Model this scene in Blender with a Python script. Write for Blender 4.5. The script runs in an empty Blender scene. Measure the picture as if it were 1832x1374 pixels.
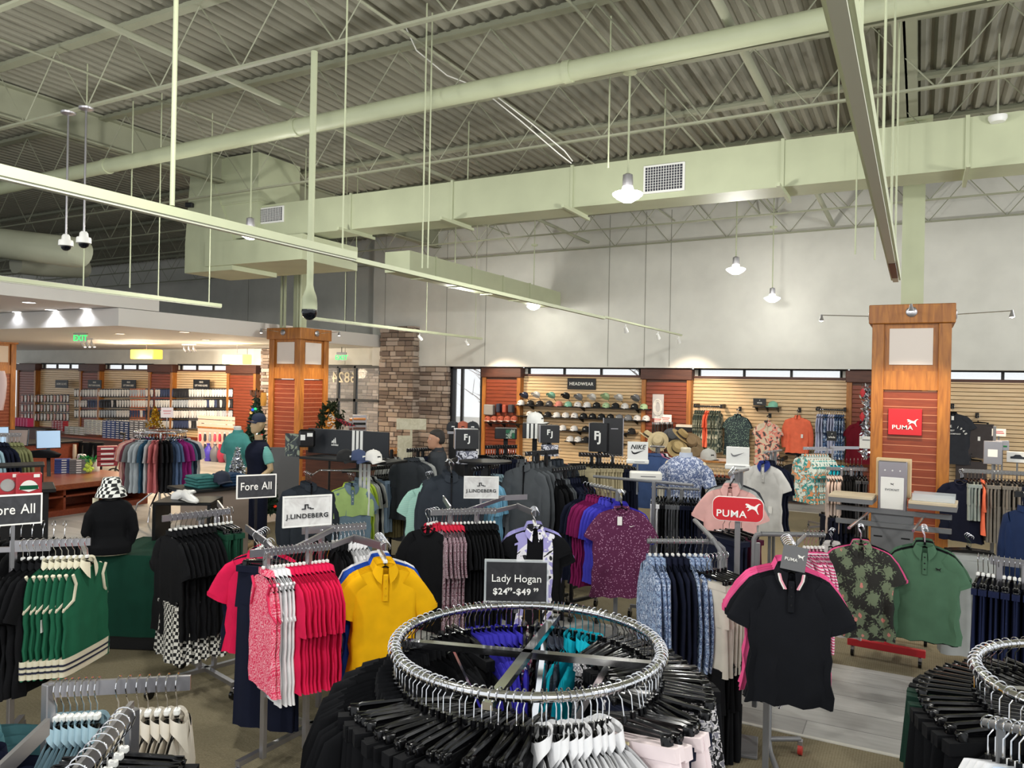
import bpy, math, random
from mathutils import Vector, Matrix
SC = bpy.context.scene
COL = SC.collection
R = math.radians
# ------------------------------------------------------------------ camera
F = 1376.0; CX = 916.0; CY = 687.0; ROLL = R(1.1); YAW = R(27.9); H = 2.3
cam = bpy.data.objects.new('camera', bpy.data.cameras.new('camera'))
COL.objects.link(cam); SC.camera = cam
cam.data.sensor_width = 36; cam.data.lens = 36 * F / 1832; cam.data.clip_end = 200; cam.data.clip_start = 0.05
_r = Vector((math.cos(YAW), math.sin(YAW), 0)); _f = Vector((-math.sin(YAW), math.cos(YAW), 0)); _u = Vector((0, 0, 1))
_cr = _r * math.cos(ROLL) + _u * math.sin(ROLL); _cu = _u * math.cos(ROLL) - _r * math.sin(ROLL)
m3 = Matrix((_cr, _cu, -_f)).transposed()
cam.matrix_world = Matrix.Translation((0, 0, H)) @ m3.to_4x4()
# measuring: a point of the photograph to a point of the shop
def ray(px, py):
    X = px - CX; Y = -(py - CY)
    a = X * math.cos(ROLL) - Y * math.sin(ROLL); b = X * math.sin(ROLL) + Y * math.cos(ROLL)
    s, c = math.sin(YAW), math.cos(YAW)
    return Vector(((-s * F + c * a) / F, (c * F + s * a) / F, b / F))
def atz(px, py, z):
    d = ray(px, py); return Vector((0, 0, H)) + d * ((z - H) / d.z)
def aty(px, py, y):
    d = ray(px, py); return Vector((0, 0, H)) + d * (y / d.y)
def atx(px, py, x):
    d = ray(px, py); return Vector((0, 0, H)) + d * (x / d.x)
def att(px, py, t): return Vector((0, 0, H)) + ray(px, py) * t
def facing(p): return math.atan2(-p[1], -p[0]) + math.pi / 2      # rotation whose local -y looks at the photographer
# ------------------------------------------------------------------ world, exposure
def lin(c):
    if isinstance(c, str): c = [int(c[i:i + 2], 16) for i in (0, 2, 4)]
    return tuple(((v / 255) / 12.92 if v / 255 <= .04045 else ((v / 255 + .055) / 1.055) ** 2.4) for v in c) + (1,)
W = bpy.data.worlds.new('daylight'); SC.world = W; W.use_nodes = True
W.node_tree.nodes['Background'].inputs[0].default_value = (.93, .97, 1, 1)
W.node_tree.nodes['Background'].inputs[1].default_value = 1.0
SC.view_settings.view_transform = 'Standard'; SC.view_settings.look = 'None'
SC.view_settings.gamma = 1; SC.view_settings.use_curve_mapping = False
SC.view_settings.exposure = 0.2
SC.cycles.use_denoising = True
SC.cycles.max_bounces = 6; SC.cycles.diffuse_bounces = 3; SC.cycles.glossy_bounces = 3; SC.cycles.transmission_bounces = 4
SC.cycles.sample_clamp_indirect = 6
PENDANTS = [(-2.62, 7.35), (-7.85, 7.35), (-8.03, 12.7), (-7.75, 15.6), (-2.66, 12.7), (-2.56, 15.6)]
PENDANTS_OUT = [(2.66, 7.5), (2.66, 12.65), (-2.66, 2.3), (-8.0, 2.3), (2.66, 2.3), (-2.66, -1.4), (2.66, -1.4)]
PW = 120; SPOTW = 95
# ------------------------------------------------------------------ materials
_mats = {}
def mat(key, col, rough=.6, metal=0., pat=None, col2=None, scale=10., emit=0., alpha=1., bump=0., col3=None, spec=.5, trans=0.):
    if key in _mats: return _mats[key]
    m = bpy.data.materials.new(key); m.use_nodes = True; nt = m.node_tree; N = nt.nodes; L = nt.links
    b = N['Principled BSDF']; c1 = lin(col)
    b.inputs['Base Color'].default_value = c1; b.inputs['Roughness'].default_value = rough
    b.inputs['Metallic'].default_value = metal; b.inputs['Specular IOR Level'].default_value = spec
    if alpha < 1: b.inputs['Alpha'].default_value = alpha
    if trans: b.inputs['Transmission Weight'].default_value = trans
    if emit:
        b.inputs['Emission Color'].default_value = c1; b.inputs['Emission Strength'].default_value = emit
    tc = N.new('ShaderNodeTexCoord'); co = tc.outputs['Object']
    def mapping(s):
        mp = N.new('ShaderNodeMapping'); L.new(co, mp.inputs[0]); mp.inputs['Scale'].default_value = s; return mp.outputs[0]
    def noise(vec, s, det=3., dist=0.):
        n = N.new('ShaderNodeTexNoise'); L.new(vec, n.inputs['Vector']); n.inputs['Scale'].default_value = s
        n.inputs['Detail'].default_value = det; n.inputs['Distortion'].default_value = dist; return n.outputs[0]
    def ramp(fac, stops, const=False):
        r = N.new('ShaderNodeValToRGB'); L.new(fac, r.inputs[0]); e = r.color_ramp.elements
        if const: r.color_ramp.interpolation = 'CONSTANT'
        while len(e) < len(stops): e.new(.5)
        for el, (p, cc) in zip(e, stops): el.position = p; el.color = cc
        return r.outputs[0]
    c2 = lin(col2) if col2 is not None else tuple(v * .6 for v in c1[:3]) + (1,)
    c3 = lin(col3) if col3 is not None else c2
    out = None; hgt = None
    if pat == 'cloth':
        n = noise(mapping((1, 1, 1)), 9, 2); out = ramp(n, [(.3, tuple(v * .86 for v in c1[:3]) + (1,)), (.7, c1)])
    elif pat == 'camo': out = ramp(noise(mapping((1, 1, 1)), scale, 1.5, 1.), [(0, c1), (.46, c2), (.56, c3)], True)
    elif pat == 'speck':
        v = N.new('ShaderNodeTexVoronoi'); L.new(mapping((1, 1, 1)), v.inputs[0]); v.inputs['Scale'].default_value = scale
        out = ramp(v.outputs['Distance'], [(0, c2), (.24, c1)], True)
    elif pat == 'floral':
        v = N.new('ShaderNodeTexVoronoi'); L.new(mapping((1, 1, .8)), v.inputs[0]); v.inputs['Scale'].default_value = scale
        n = noise(mapping((1, 1, 1)), scale * 2.2, 2, 2.5)
        a = N.new('ShaderNodeMath'); a.operation = 'MULTIPLY'; L.new(v.outputs['Distance'], a.inputs[0]); L.new(n, a.inputs[1])
        out = ramp(a.outputs[0], [(0, c3), (.07, c2), (.24, c1)], True)
    elif pat == 'stripe':
        w = N.new('ShaderNodeTexWave'); w.bands_direction = 'Z'; L.new(mapping((1, 1, 1)), w.inputs[0]); w.inputs['Scale'].default_value = scale
        out = ramp(w.outputs[1], [(0, c1), (.5, c2)], True)
    elif pat == 'squig':
        w = N.new('ShaderNodeTexWave'); w.bands_direction = 'DIAGONAL'; L.new(mapping((1, 1, 1)), w.inputs[0]); w.inputs['Scale'].default_value = scale
        w.inputs['Distortion'].default_value = 14; w.inputs['Detail'].default_value = 1; w.inputs['Detail Scale'].default_value = 1.4
        out = ramp(w.outputs[1], [(0, c1), (.62, c2)], True)
    elif pat == 'check':
        k = N.new('ShaderNodeTexChecker'); L.new(mapping((1, .001, 1)), k.inputs[0]); k.inputs['Scale'].default_value = scale
        k.inputs[1].default_value = c1; k.inputs[2].default_value = c2; out = k.outputs[0]
    elif pat == 'wood':
        n = noise(mapping((3, 3, .35) if scale < 50 else (.35, 3, 3)), 6, 4, 1.2); out = ramp(n, [(.3, c2), (.7, c1)])
    elif pat == 'carpet':
        n = noise(mapping((1, 1, 1)), 55, 3); n2 = noise(mapping((1, 1, 1)), .9, 2)
        w = N.new('ShaderNodeTexWave'); w.bands_direction = 'X'; L.new(mapping((1, 1, 1)), w.inputs[0]); w.inputs['Scale'].default_value = 19
        w.inputs['Distortion'].default_value = 3; w.inputs['Detail'].default_value = 2; w.inputs['Detail Scale'].default_value = 6
        a = N.new('ShaderNodeMath'); a.operation = 'MULTIPLY_ADD'; L.new(w.outputs[1], a.inputs[0]); a.inputs[1].default_value = .45; L.new(n, a.inputs[2])
        a2 = N.new('ShaderNodeMath'); a2.operation = 'MULTIPLY_ADD'; L.new(n2, a2.inputs[0]); a2.inputs[1].default_value = .7; L.new(a.outputs[0], a2.inputs[2])
        d = N.new('ShaderNodeMath'); d.operation = 'DIVIDE'; L.new(a2.outputs[0], d.inputs[0]); d.inputs[1].default_value = 1.9
        out = ramp(d.outputs[0], [(.2, c2), (.75, c1)]); hgt = n
    elif pat == 'tile':
        br = N.new('ShaderNodeTexBrick'); L.new(mapping((1, 1, 1)), br.inputs[0]); br.inputs['Scale'].default_value = 1
        br.inputs['Brick Width'].default_value = 1.3; br.inputs['Row Height'].default_value = .3; br.inputs['Mortar Size'].default_value = .004
        br.inputs['Color1'].default_value = c1; br.inputs['Color2'].default_value = c2; br.inputs['Mortar'].default_value = tuple(v * .6 for v in c2[:3]) + (1,)
        n = noise(mapping((.6, 5, 1)), 5, 4)
        mx = N.new('ShaderNodeMix'); mx.data_type = 'RGBA'; mx.blend_type = 'MULTIPLY'; mx.inputs[0].default_value = .45
        L.new(br.outputs[0], mx.inputs[6]); L.new(ramp(n, [(.3, (.6, .6, .6, 1)), (.7, (1, 1, 1, 1))]), mx.inputs[7]); out = mx.outputs[2]
    elif pat == 'paint':
        n = noise(mapping((1, 1, 1)), 2.2, 3); out = ramp(n, [(.3, tuple(v * .9 for v in c1[:3]) + (1,)), (.7, c1)])
    elif pat == 'marble':
        n = noise(mapping((1, 1, 1)), 12, 3, 1.5); out = ramp(n, [(.35, c2), (.62, c1)])
    if out is not None: L.new(out, b.inputs['Base Color'])
    if bump:
        bp = N.new('ShaderNodeBump'); bp.inputs['Strength'].default_value = bump; bp.inputs['Distance'].default_value = .01
        if hgt is None: hgt = noise(mapping((1, 1, 1)), 16, 4)
        L.new(hgt, bp.inputs['Height']); L.new(bp.outputs[0], b.inputs['Normal'])
    _mats[key] = m; return m
def cloth(c, **k): return mat('cloth_' + (c if isinstance(c, str) else '%d_%d_%d' % c), c, .85, pat='cloth', spec=.2, **k)
CHROME = mat('chrome', 'dcdcde', .12, 1.); STEEL = mat('brushed_steel', 'a8a6aa', .32, .85); GREYM = mat('grey_powder_coat', '77787a', .4, .2)
WHITE = mat('white_plastic', 'e8e8e4', .4); BLACKP = mat('black_plastic', '0b0b0c', .22); BLACKM = mat('black_metal', '121214', .45, .3)
DARKP = mat('dark_board', '1a1c20', .5); PAINT = mat('ceiling_paint', 'a6a892', .7, pat='paint'); PAINTL = mat('duct_paint', 'bcc2a2', .55, pat='paint')
DECKM = mat('deck_paint', '8f8d7e', .75, pat='paint'); BEAMM = mat('beam_paint', '9c9e88', .65, pat='paint')
WALLW = mat('wall_paint', 'd9d8d0', .8, pat='paint'); SOFF = mat('soffit_paint', 'd8d5d0', .8); SKIN = mat('skin', 'bd8e74', .5)
OAK = mat('honey_oak', 'b5752f', .4, pat='wood', col2='8a5220'); REDW = mat('cherry_slat', '8a3f22', .42, pat='wood', col2='743018', scale=60)
BRNW = mat('brown_trim', '5a3324', .5, pat='wood', col2='452519', scale=60); TAN = mat('maple_slat', 'e8cba0', .32, pat='wood', col2='dcb98a', scale=60)
GROOVE = mat('slat_groove', '5b4630', .7); GROOVER = mat('cherry_slat_edge', 'b9795a', .5); RED = mat('red_paint', 'c3202a', .4); PAPER = mat('paper', 'f2f0ea', .6)
LAMPM = mat('lamp_glass', 'fffaf0', .3, emit=22.); BULB = mat('spot_bulb', 'fff0dd', .3, emit=14.); FROST = mat('frosted_panel', 'dcd2ca', .5)
GLASS = mat('window_glass', 'ffffff', .02, alpha=.12); ACRYL = mat('clear_acrylic', 'e8eef0', .1, alpha=.35); KHAKI = mat('khaki', 'b2a684', .8, pat='cloth')
# ------------------------------------------------------------------ mesh building
class MB:
    def __init__(s): s.v = []; s.f = []; s.m = []; s.sm = []
    def add(s, vs, fs, mi=0, smooth=False):
        o = len(s.v); s.v += [tuple(v) for v in vs]
        for f in fs: s.f.append(tuple(i + o for i in f)); s.m.append(mi); s.sm.append(smooth)
        return s
    def box(s, x0, x1, y0, y1, z0, z1, mi=0, c=0.):
        if c <= 0:
            return s.add([(x0, y0, z0), (x1, y0, z0), (x1, y1, z0), (x0, y1, z0), (x0, y0, z1), (x1, y0, z1), (x1, y1, z1), (x0, y1, z1)],
                         [(3, 2, 1, 0), (4, 5, 6, 7), (0, 1, 5, 4), (1, 2, 6, 5), (2, 3, 7, 6), (3, 0, 4, 7)], mi)
        c = min(c, .45 * min(x1 - x0, y1 - y0, z1 - z0)); vs = []; idx = {}
        for i, X in ((0, x0), (1, x1)):
            for j, Y in ((0, y0), (1, y1)):
                for k, Z in ((0, z0), (1, z1)):
                    sx, sy, sz = (c, -c)[i], (c, -c)[j], (c, -c)[k]
                    for a, p in (('x', (X, Y + sy, Z + sz)), ('y', (X + sx, Y, Z + sz)), ('z', (X + sx, Y + sy, Z))): idx[i, j, k, a] = len(vs); vs.append(p)
        g = lambda i, j, k, a: idx[i, j, k, a]; fs = []
        for i in (0, 1): fs += [(g(i, 0, 0, 'x'), g(i, 1, 0, 'x'), g(i, 1, 1, 'x'), g(i, 0, 1, 'x')), (g(0, i, 0, 'y'), g(1, i, 0, 'y'), g(1, i, 1, 'y'), g(0, i, 1, 'y')), (g(0, 0, i, 'z'), g(1, 0, i, 'z'), g(1, 1, i, 'z'), g(0, 1, i, 'z'))]
        for i in (0, 1):
            for j in (0, 1):
                fs += [(g(i, j, 0, 'x'), g(i, j, 1, 'x'), g(i, j, 1, 'y'), g(i, j, 0, 'y')), (g(i, 0, j, 'x'), g(i, 1, j, 'x'), g(i, 1, j, 'z'), g(i, 0, j, 'z')), (g(0, i, j, 'y'), g(1, i, j, 'y'), g(1, i, j, 'z'), g(0, i, j, 'z'))]
                for k in (0, 1): fs.append((g(i, j, k, 'x'), g(i, j, k, 'y'), g(i, j, k, 'z')))
        return s.add(vs, fs, mi)
    def obox(s, p, q, w, h, mi=0):          # bar from p to q, w across (horizontal), h upright
        p = Vector(p); q = Vector(q); d = (q - p).normalized(); up = Vector((0, 0, 1)) if abs(d.z) < .95 else Vector((1, 0, 0))
        a = d.cross(up).normalized() * w / 2; b = a.cross(d).normalized() * h / 2; vs = []
        for c in (p, q): vs += [c - a - b, c + a - b, c + a + b, c - a + b]
        return s.add(vs, [(0, 1, 2, 3), (7, 6, 5, 4), (0, 4, 5, 1), (1, 5, 6, 2), (2, 6, 7, 3), (3, 7, 4, 0)], mi)
    def tube(s, pts, r, n=8, mi=0, cap=True, close=False, flat=1.):
        pts = [Vector(p) for p in pts]; k = len(pts); rr = r if isinstance(r, (list, tuple)) else [r] * k; vs = []; A = None
        for i, p in enumerate(pts):
            a = pts[(i - 1) % k] if (close or i > 0) else p; b = pts[(i + 1) % k] if (close or i < k - 1) else p
            d = (b - a).normalized()
            if A is None: A = d.cross(Vector((0, 0, 1)) if abs(d.z) < .9 else Vector((0, 1, 0))).normalized()
            A = (A - d * A.dot(d)).normalized(); B = d.cross(A)
            for j in range(n):
                t = 2 * math.pi * j / n; vs.append(p + A * math.cos(t) * rr[i] + B * math.sin(t) * rr[i] * flat)
        fs = []
        for i in range(k if close else k - 1):
            i2 = (i + 1) % k
            for j in range(n): fs.append((i * n + j, i * n + (j + 1) % n, i2 * n + (j + 1) % n, i2 * n + j))
        if cap and not close: fs += [tuple(range(n))[::-1], tuple((k - 1) * n + j for j in range(n))]
        return s.add(vs, fs, mi, True)
    def loft(s, rings, mi=0, cap=(True, True), close_u=True):   # rings: lists of equally many points
        n = len(rings[0]); vs = [p for r in rings for p in r]; fs = []
        for i in range(len(rings) - 1):
            for j in range(n if close_u else n - 1): fs.append((i * n + j, i * n + (j + 1) % n, (i + 1) * n + (j + 1) % n, (i + 1) * n + j))
        if cap[0]: fs.append(tuple(range(n))[::-1])
        if cap[1]: fs.append(tuple((len(rings) - 1) * n + j for j in range(n)))
        return s.add(vs, fs, mi, True)
    def lathe(s, prof, n=16, c=(0, 0, 0), mi=0, cap=(True, True), sx=1., sy=1.):
        return s.loft([[(c[0] + r * sx * math.cos(2 * math.pi * j / n), c[1] + r * sy * math.sin(2 * math.pi * j / n), c[2] + z) for j in range(n)] for r, z in prof], mi, cap)
    def prism(s, pts, y0, y1, mi=0):          # outline in x,z pushed along y
        n = len(pts); vs = [(x, y0, z) for x, z in pts] + [(x, y1, z) for x, z in pts]
        return s.add(vs, [tuple(range(n)), tuple(range(2 * n - 1, n - 1, -1))] + [(i, (i + 1) % n, n + (i + 1) % n, n + i) for i in range(n)], mi)
    def xf(s, M):
        s.v = [tuple(M @ Vector(v)) for v in s.v]; return s
    def join(s, o, M=None):
        vs = [M @ Vector(v) for v in o.v] if M else o.v; b = len(s.v); s.v += [tuple(v) for v in vs]
        for f, m_, q in zip(o.f, o.m, o.sm): s.f.append(tuple(i + b for i in f)); s.m.append(m_); s.sm.append(q)
        return s
    def mesh(s, name, mats):
        me = bpy.data.meshes.new(name); me.from_pydata(s.v, [], s.f)
        for m_ in (mats if isinstance(mats, (list, tuple)) else [mats]): me.materials.append(m_)
        me.polygons.foreach_set('material_index', s.m); me.polygons.foreach_set('use_smooth', s.sm)
        me.update()
        if any(s.sm): me.set_sharp_from_angle(angle=R(50))
        return me
    def obj(s, name, mats, parent=None, loc=None, rz=0.):
        return link(name, s.mesh(name, mats), parent, loc, rz)
def link(name, data, parent=None, loc=None, rz=0.):
    o = bpy.data.objects.new(name, data); COL.objects.link(o)
    if parent: o.parent = parent
    if loc is not None: o.location = loc
    o.rotation_euler.z = rz
    return o
def empty(name, loc, rz=0.):
    o = link(name, None, None, loc, rz); o.empty_display_size = .1; return o
def tag(o, label, cat, group=None):
    o['label'] = label; o['category'] = cat
    if group: o['group'] = group
    return o
def struct(mb, name, mats, loc=None):
    o = mb.obj(name, mats, None, loc); o['kind'] = 'structure'; return o
_txt = {}
def text_mesh(s, size, m, bold=.0, sx=1., shear=0., align='CENTER'):
    k = (s, size, m.name, bold, sx, shear, align)
    if k in _txt: return _txt[k]
    cu = bpy.data.curves.new('lettering', 'FONT'); cu.body = s; cu.size = size; cu.offset = bold * size; cu.shear = shear
    cu.align_x = align; cu.space_character = 1 + bold * 5; cu.align_y = 'CENTER'; cu.extrude = .0015; cu.resolution_u = 3
    o = bpy.data.objects.new('lettering', cu); COL.objects.link(o); dg = bpy.context.evaluated_depsgraph_get()
    me = bpy.data.meshes.new_from_object(o.evaluated_get(dg)); bpy.data.objects.remove(o)
    for v in me.vertices: x, y, z = v.co; v.co = (x * sx, -z, y)
    me.materials.clear(); me.materials.append(m); me.name = 'lettering'; _txt[k] = me; return me
def letter(parent, s, size, m, x=0, y=0, z=0, **k):
    o = link('lettering', text_mesh(s, size, m, **k), parent, (x, y, z)); return o
def poly(parent, name, pts, m, sc, x=0, y=0, z=0, d=.003):
    return MB().prism([(a * sc, b * sc) for a, b in pts], -d / 2, d / 2).obj(name, m, parent, (x, y, z))
# ------------------------------------------------------------------ floor
XL, XR, YW = -34.0, 6.5, 16.9
CARPET = mat('carpet', '847b66', .95, pat='carpet', col2='676049', bump=.5, spec=.1)
TILE = mat('plank_tile', 'bdbcb8', .45, pat='tile', col2='9a9996'); TRIMM = mat('metal_strip', 'c9c7bd', .4)
struct(MB().box(XL, XR, -2, YW + 4, -.12, 0), 'floor', CARPET)
struct(MB().box(-9.2, XR, 5.45, 7.0, 0, .004), 'floor_walkway', TILE)
struct(MB().box(XL, -9.2, -2, YW, 0, .004).box(-9.2, XR, 15.35, YW, 0, .004), 'floor_tile', TILE)
struct(MB().box(-9.2, XR, 5.42, 5.45, 0, .007).box(-9.2, XR, 15.32, 15.35, 0, .006), 'trim_1', TRIMM)
# ------------------------------------------------------------------ roof
def zd(x): return 6.32 + .008 * x
mb = MB(); pitch = .17; x = XL; pts = []
while x < XR:
    for dx, dz in ((0, 0), (.035, .06), (.085, .06), (.12, 0)): pts.append((x + dx, zd(x) + dz))
    x += pitch
n = len(pts)
mb.add([(a, -2.5, b) for a, b in pts] + [(a, YW + .1, b) for a, b in pts], [(i, i + 1, n + i + 1, n + i) for i in range(n - 1)])
struct(mb, 'ceiling', DECKM)
def joist(y):
    r = tag(empty('steel_joist', (0, y, 0)), 'painted open web steel joist spanning under the corrugated roof deck', 'joist', 'open web joists under the roof deck')
    a, b = (XL, -11.0), (-11.0, XR)
    t = MB(); bo = MB(); w = MB()
    for x0, x1 in ((XL, XR),):
        t.obox((x0, 0, zd(x0) - .05), (x1, 0, zd(x1) - .05), .12, .045); t.obox((x0, .0, zd(x0) - .02), (x1, 0, zd(x1) - .02), .03, .06)
        bo.obox((x0, 0, zd(x0) - .83), (x1, 0, zd(x1) - .83), .05, .025)
        x = x0; up = 0
        while x < x1 - .62:
            x2 = x + .62; z1 = zd(x) - (.83 if up else .07); z2 = zd(x2) - (.07 if up else .83)
            w.tube([(x, 0, z1), (x2, 0, z2)], .008, 4, cap=False); x = x2; up = 1 - up
    t.obj('top_chord', BEAMM, r); bo.obj('bottom_chord', BEAMM, r); w.obj('web', BEAMM, r)
for y in (1.95, 3.75, 5.55, 7.35, 9.15, 10.95, 12.7, 14.5, 16.35): joist(y)
def girder(x, lab):
    z1 = zd(x) - .02; z0 = z1 - .46; mb = MB()
    mb.box(x - .11, x + .11, -2, YW, z0, z0 + .025).box(x - .11, x + .11, -2, YW, z1 - .025, z1).box(x - .012, x + .012, -2, YW, z0, z1)
    return tag(mb.obj('steel_girder', BEAMM), lab, 'beam')
girder(-.19, 'deep steel beam running to the column above the pillar with the red square sign')
girder(-11.0, 'deep steel beam at left running past the boxy riser duct')
# bridging and sprinkler pipes that run away from the photographer
def pipe_y(px, py, z, r, lab, y0=-1.5, y1=16.7, name='sprinkler_pipe'):
    p = atz(px, py, z); return tag(MB().tube([(p.x, y0, z), (p.x, y1, z)], r, 8).obj(name, PAINT), lab, 'pipe')
pipe_y(420, 147, 5.62, .035, 'painted sprinkler pipe crossing the joists at upper left')
pipe_y(1350, 130, 5.6, .045, 'painted sprinkler pipe crossing the joists left of the long strip light')
for k, (px, py) in enumerate(((700, 40), (1070, 60), (1240, 190), (260, 170))):
    pipe_y(px, py, 5.95, .016, ['thin bridging rod between joists near the top centre', 'thin bridging rod between joists left of the single bright pendant lamp', 'thin bridging rod between joists right of the single bright pendant lamp', 'thin bridging rod between joists at far upper left'][k], name='bridging_rod')
a = aty(145, 307, 7.0); b = aty(1476, 34, 7.0); d = (b - a).normalized(); r0 = tag(empty('drain_pipe', a - d * 9), 'thick round painted roof drain pipe crossing the whole ceiling', 'pipe')
o = -(a - d * 9); MB().tube([(0, 0, 0), (b + d * 5) + o], .1, 14).obj('pipe_run', PAINTL, r0)
for t in range(2, 22, 3): q = d * t * 1.2; MB().tube([q - d * .04, q + d * .04], .112, 14).obj('coupling', PAINTL, r0)
# ------------------------------------------------------------------ ducts
dr = empty('supply_duct', (0, 9.7, 0)); tag(dr, 'long rectangular pale green supply duct hung across the shop', 'duct')
DX0 = aty(430, 400, 9.7).x
MB().box(DX0, XR, 0, .52, 4.74, 5.3).obj('duct_body', PAINTL, dr)
for px in (627, 808, 1022, 1398, 1728):
    x = aty(px, 400, 9.7).x; MB().box(x - .02, x + .02, -.02, .54, 4.72, 5.32).obj('duct_seam', PAINTL, dr)
    MB().obox((x, -.3, 4.70), (x, .62, 4.70), .04, .04).obj('duct_strut', PAINTL, dr)
for x in (-9.2, -6.0, -3.0, -.9, 2.0):
    MB().tube([(x, .1, 5.3), (x, .1, 6.2)], .01, 6).obj('hanger_rod', PAINTL, dr)
def grille(px0, px1, py, y, z0, z1):
    x0 = aty(px0, py, y).x; x1 = aty(px1, py, y).x
    g = MB().box(x0, x1, -.03, 0, z0, z1, c=.006).box(x0 + .03, x1 - .03, -.034, -.028, z0 + .03, z1 - .03, 1)
    o = g.obj('air_grille', [WHITE, mat('grille_dark', '33333d', .6)], dr)
    s = MB(); k = 14
    for i in range(1, k): xx = x0 + .03 + (x1 - x0 - .06) * i / k; s.box(xx - .003, xx + .003, -.042, -.03, z0 + .03, z1 - .03)
    for i in range(1, 9): zz = z0 + .03 + (z1 - z0 - .06) * i / 9; s.box(x0 + .03, x1 - .03, -.040, -.03, zz - .002, zz + .002)
    s.obj('grille_blades', WHITE, o)
zz = aty(1188, 320, 9.7).z
grille(1152, 1226, 320, 9.7, zz - .18, zz + .19)
zz = aty(487, 385, 9.7).z; grille(466, 509, 385, 9.7, zz - .14, zz + .14)
rx0 = aty(366, 330, 9.6).x; rx1 = aty(462, 330, 9.6).x
rd = tag(empty('riser_duct', ((rx0 + rx1) / 2, 9.6, 5.0)), 'tall boxy riser duct dropping from the roof at left', 'duct')
hw = (rx1 - rx0) / 2
MB().box(-hw, hw, 0, 1.0, -.25, 1.2).box(-hw - .02, hw + .02, -.02, 1.02, .35, .38).obj('riser_body', PAINTL, rd)
MB().loft([[(-hw - .42, -.05, -.8), (hw * .2, -.05, -.8), (hw * .2, 1.0, -.8), (-hw - .42, 1.0, -.8)], [(-hw - .42, -.05, -.25), (hw * .2, -.05, -.25), (hw * .2, 1, -.25), (-hw - .42, 1, -.25)], [(-hw - .36, 0, 1.2), (-hw, 0, 1.2), (-hw, 1, 1.2), (-hw - .36, 1, 1.2)]]).obj('plenum', PAINTL, rd)
for p in rd.children[-1].data.polygons: p.use_smooth = False
p0 = aty(375, 440, 9.6); p1 = aty(548, 470, 9.6)
MB().box(p0.x, p1.x, 9.5, 10.9, 4.3, 4.6)
mb = MB().box(p0.x - rd.location.x, p1.x - rd.location.x, -.1, 1.3, -.72, -.3); mb.obj('duct_elbow', PAINTL, rd)
bd = tag(empty('branch_duct', (-7.6, 9.6, 4.1)), 'rectangular branch duct running back to the white wall above the strip lights', 'duct')
MB().box(-.25, .25, .65, 6.6, 0, .34).obj('duct_body', PAINTL, bd)
for y in (1.4, 2.6, 3.8, 5.0): MB().box(-.265, .265, y, y + .03, -.015, .355).obj('duct_seam', PAINTL, bd)
q = [att(-60, 425, 12.5), att(70, 440, 12.3), att(150, 446, 12.1)]
tag(MB().tube([att(-60, 428, 12.6), att(60, 442, 12.4), att(140, 452, 12.2), att(152, 456, 12.3)], [.24, .24, .24, .2], 16).obj('round_duct', PAINT), 'large round duct behind the two small dome cameras', 'duct')
tag(MB().tube([att(28, 470, 12.8), att(75, 476, 13.2), att(150, 480, 14.)], .18, 14).obj('round_duct', mat('duct_dark', '8c8c7c', .6)), 'smaller round duct elbow below the large round duct', 'duct')
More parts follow.
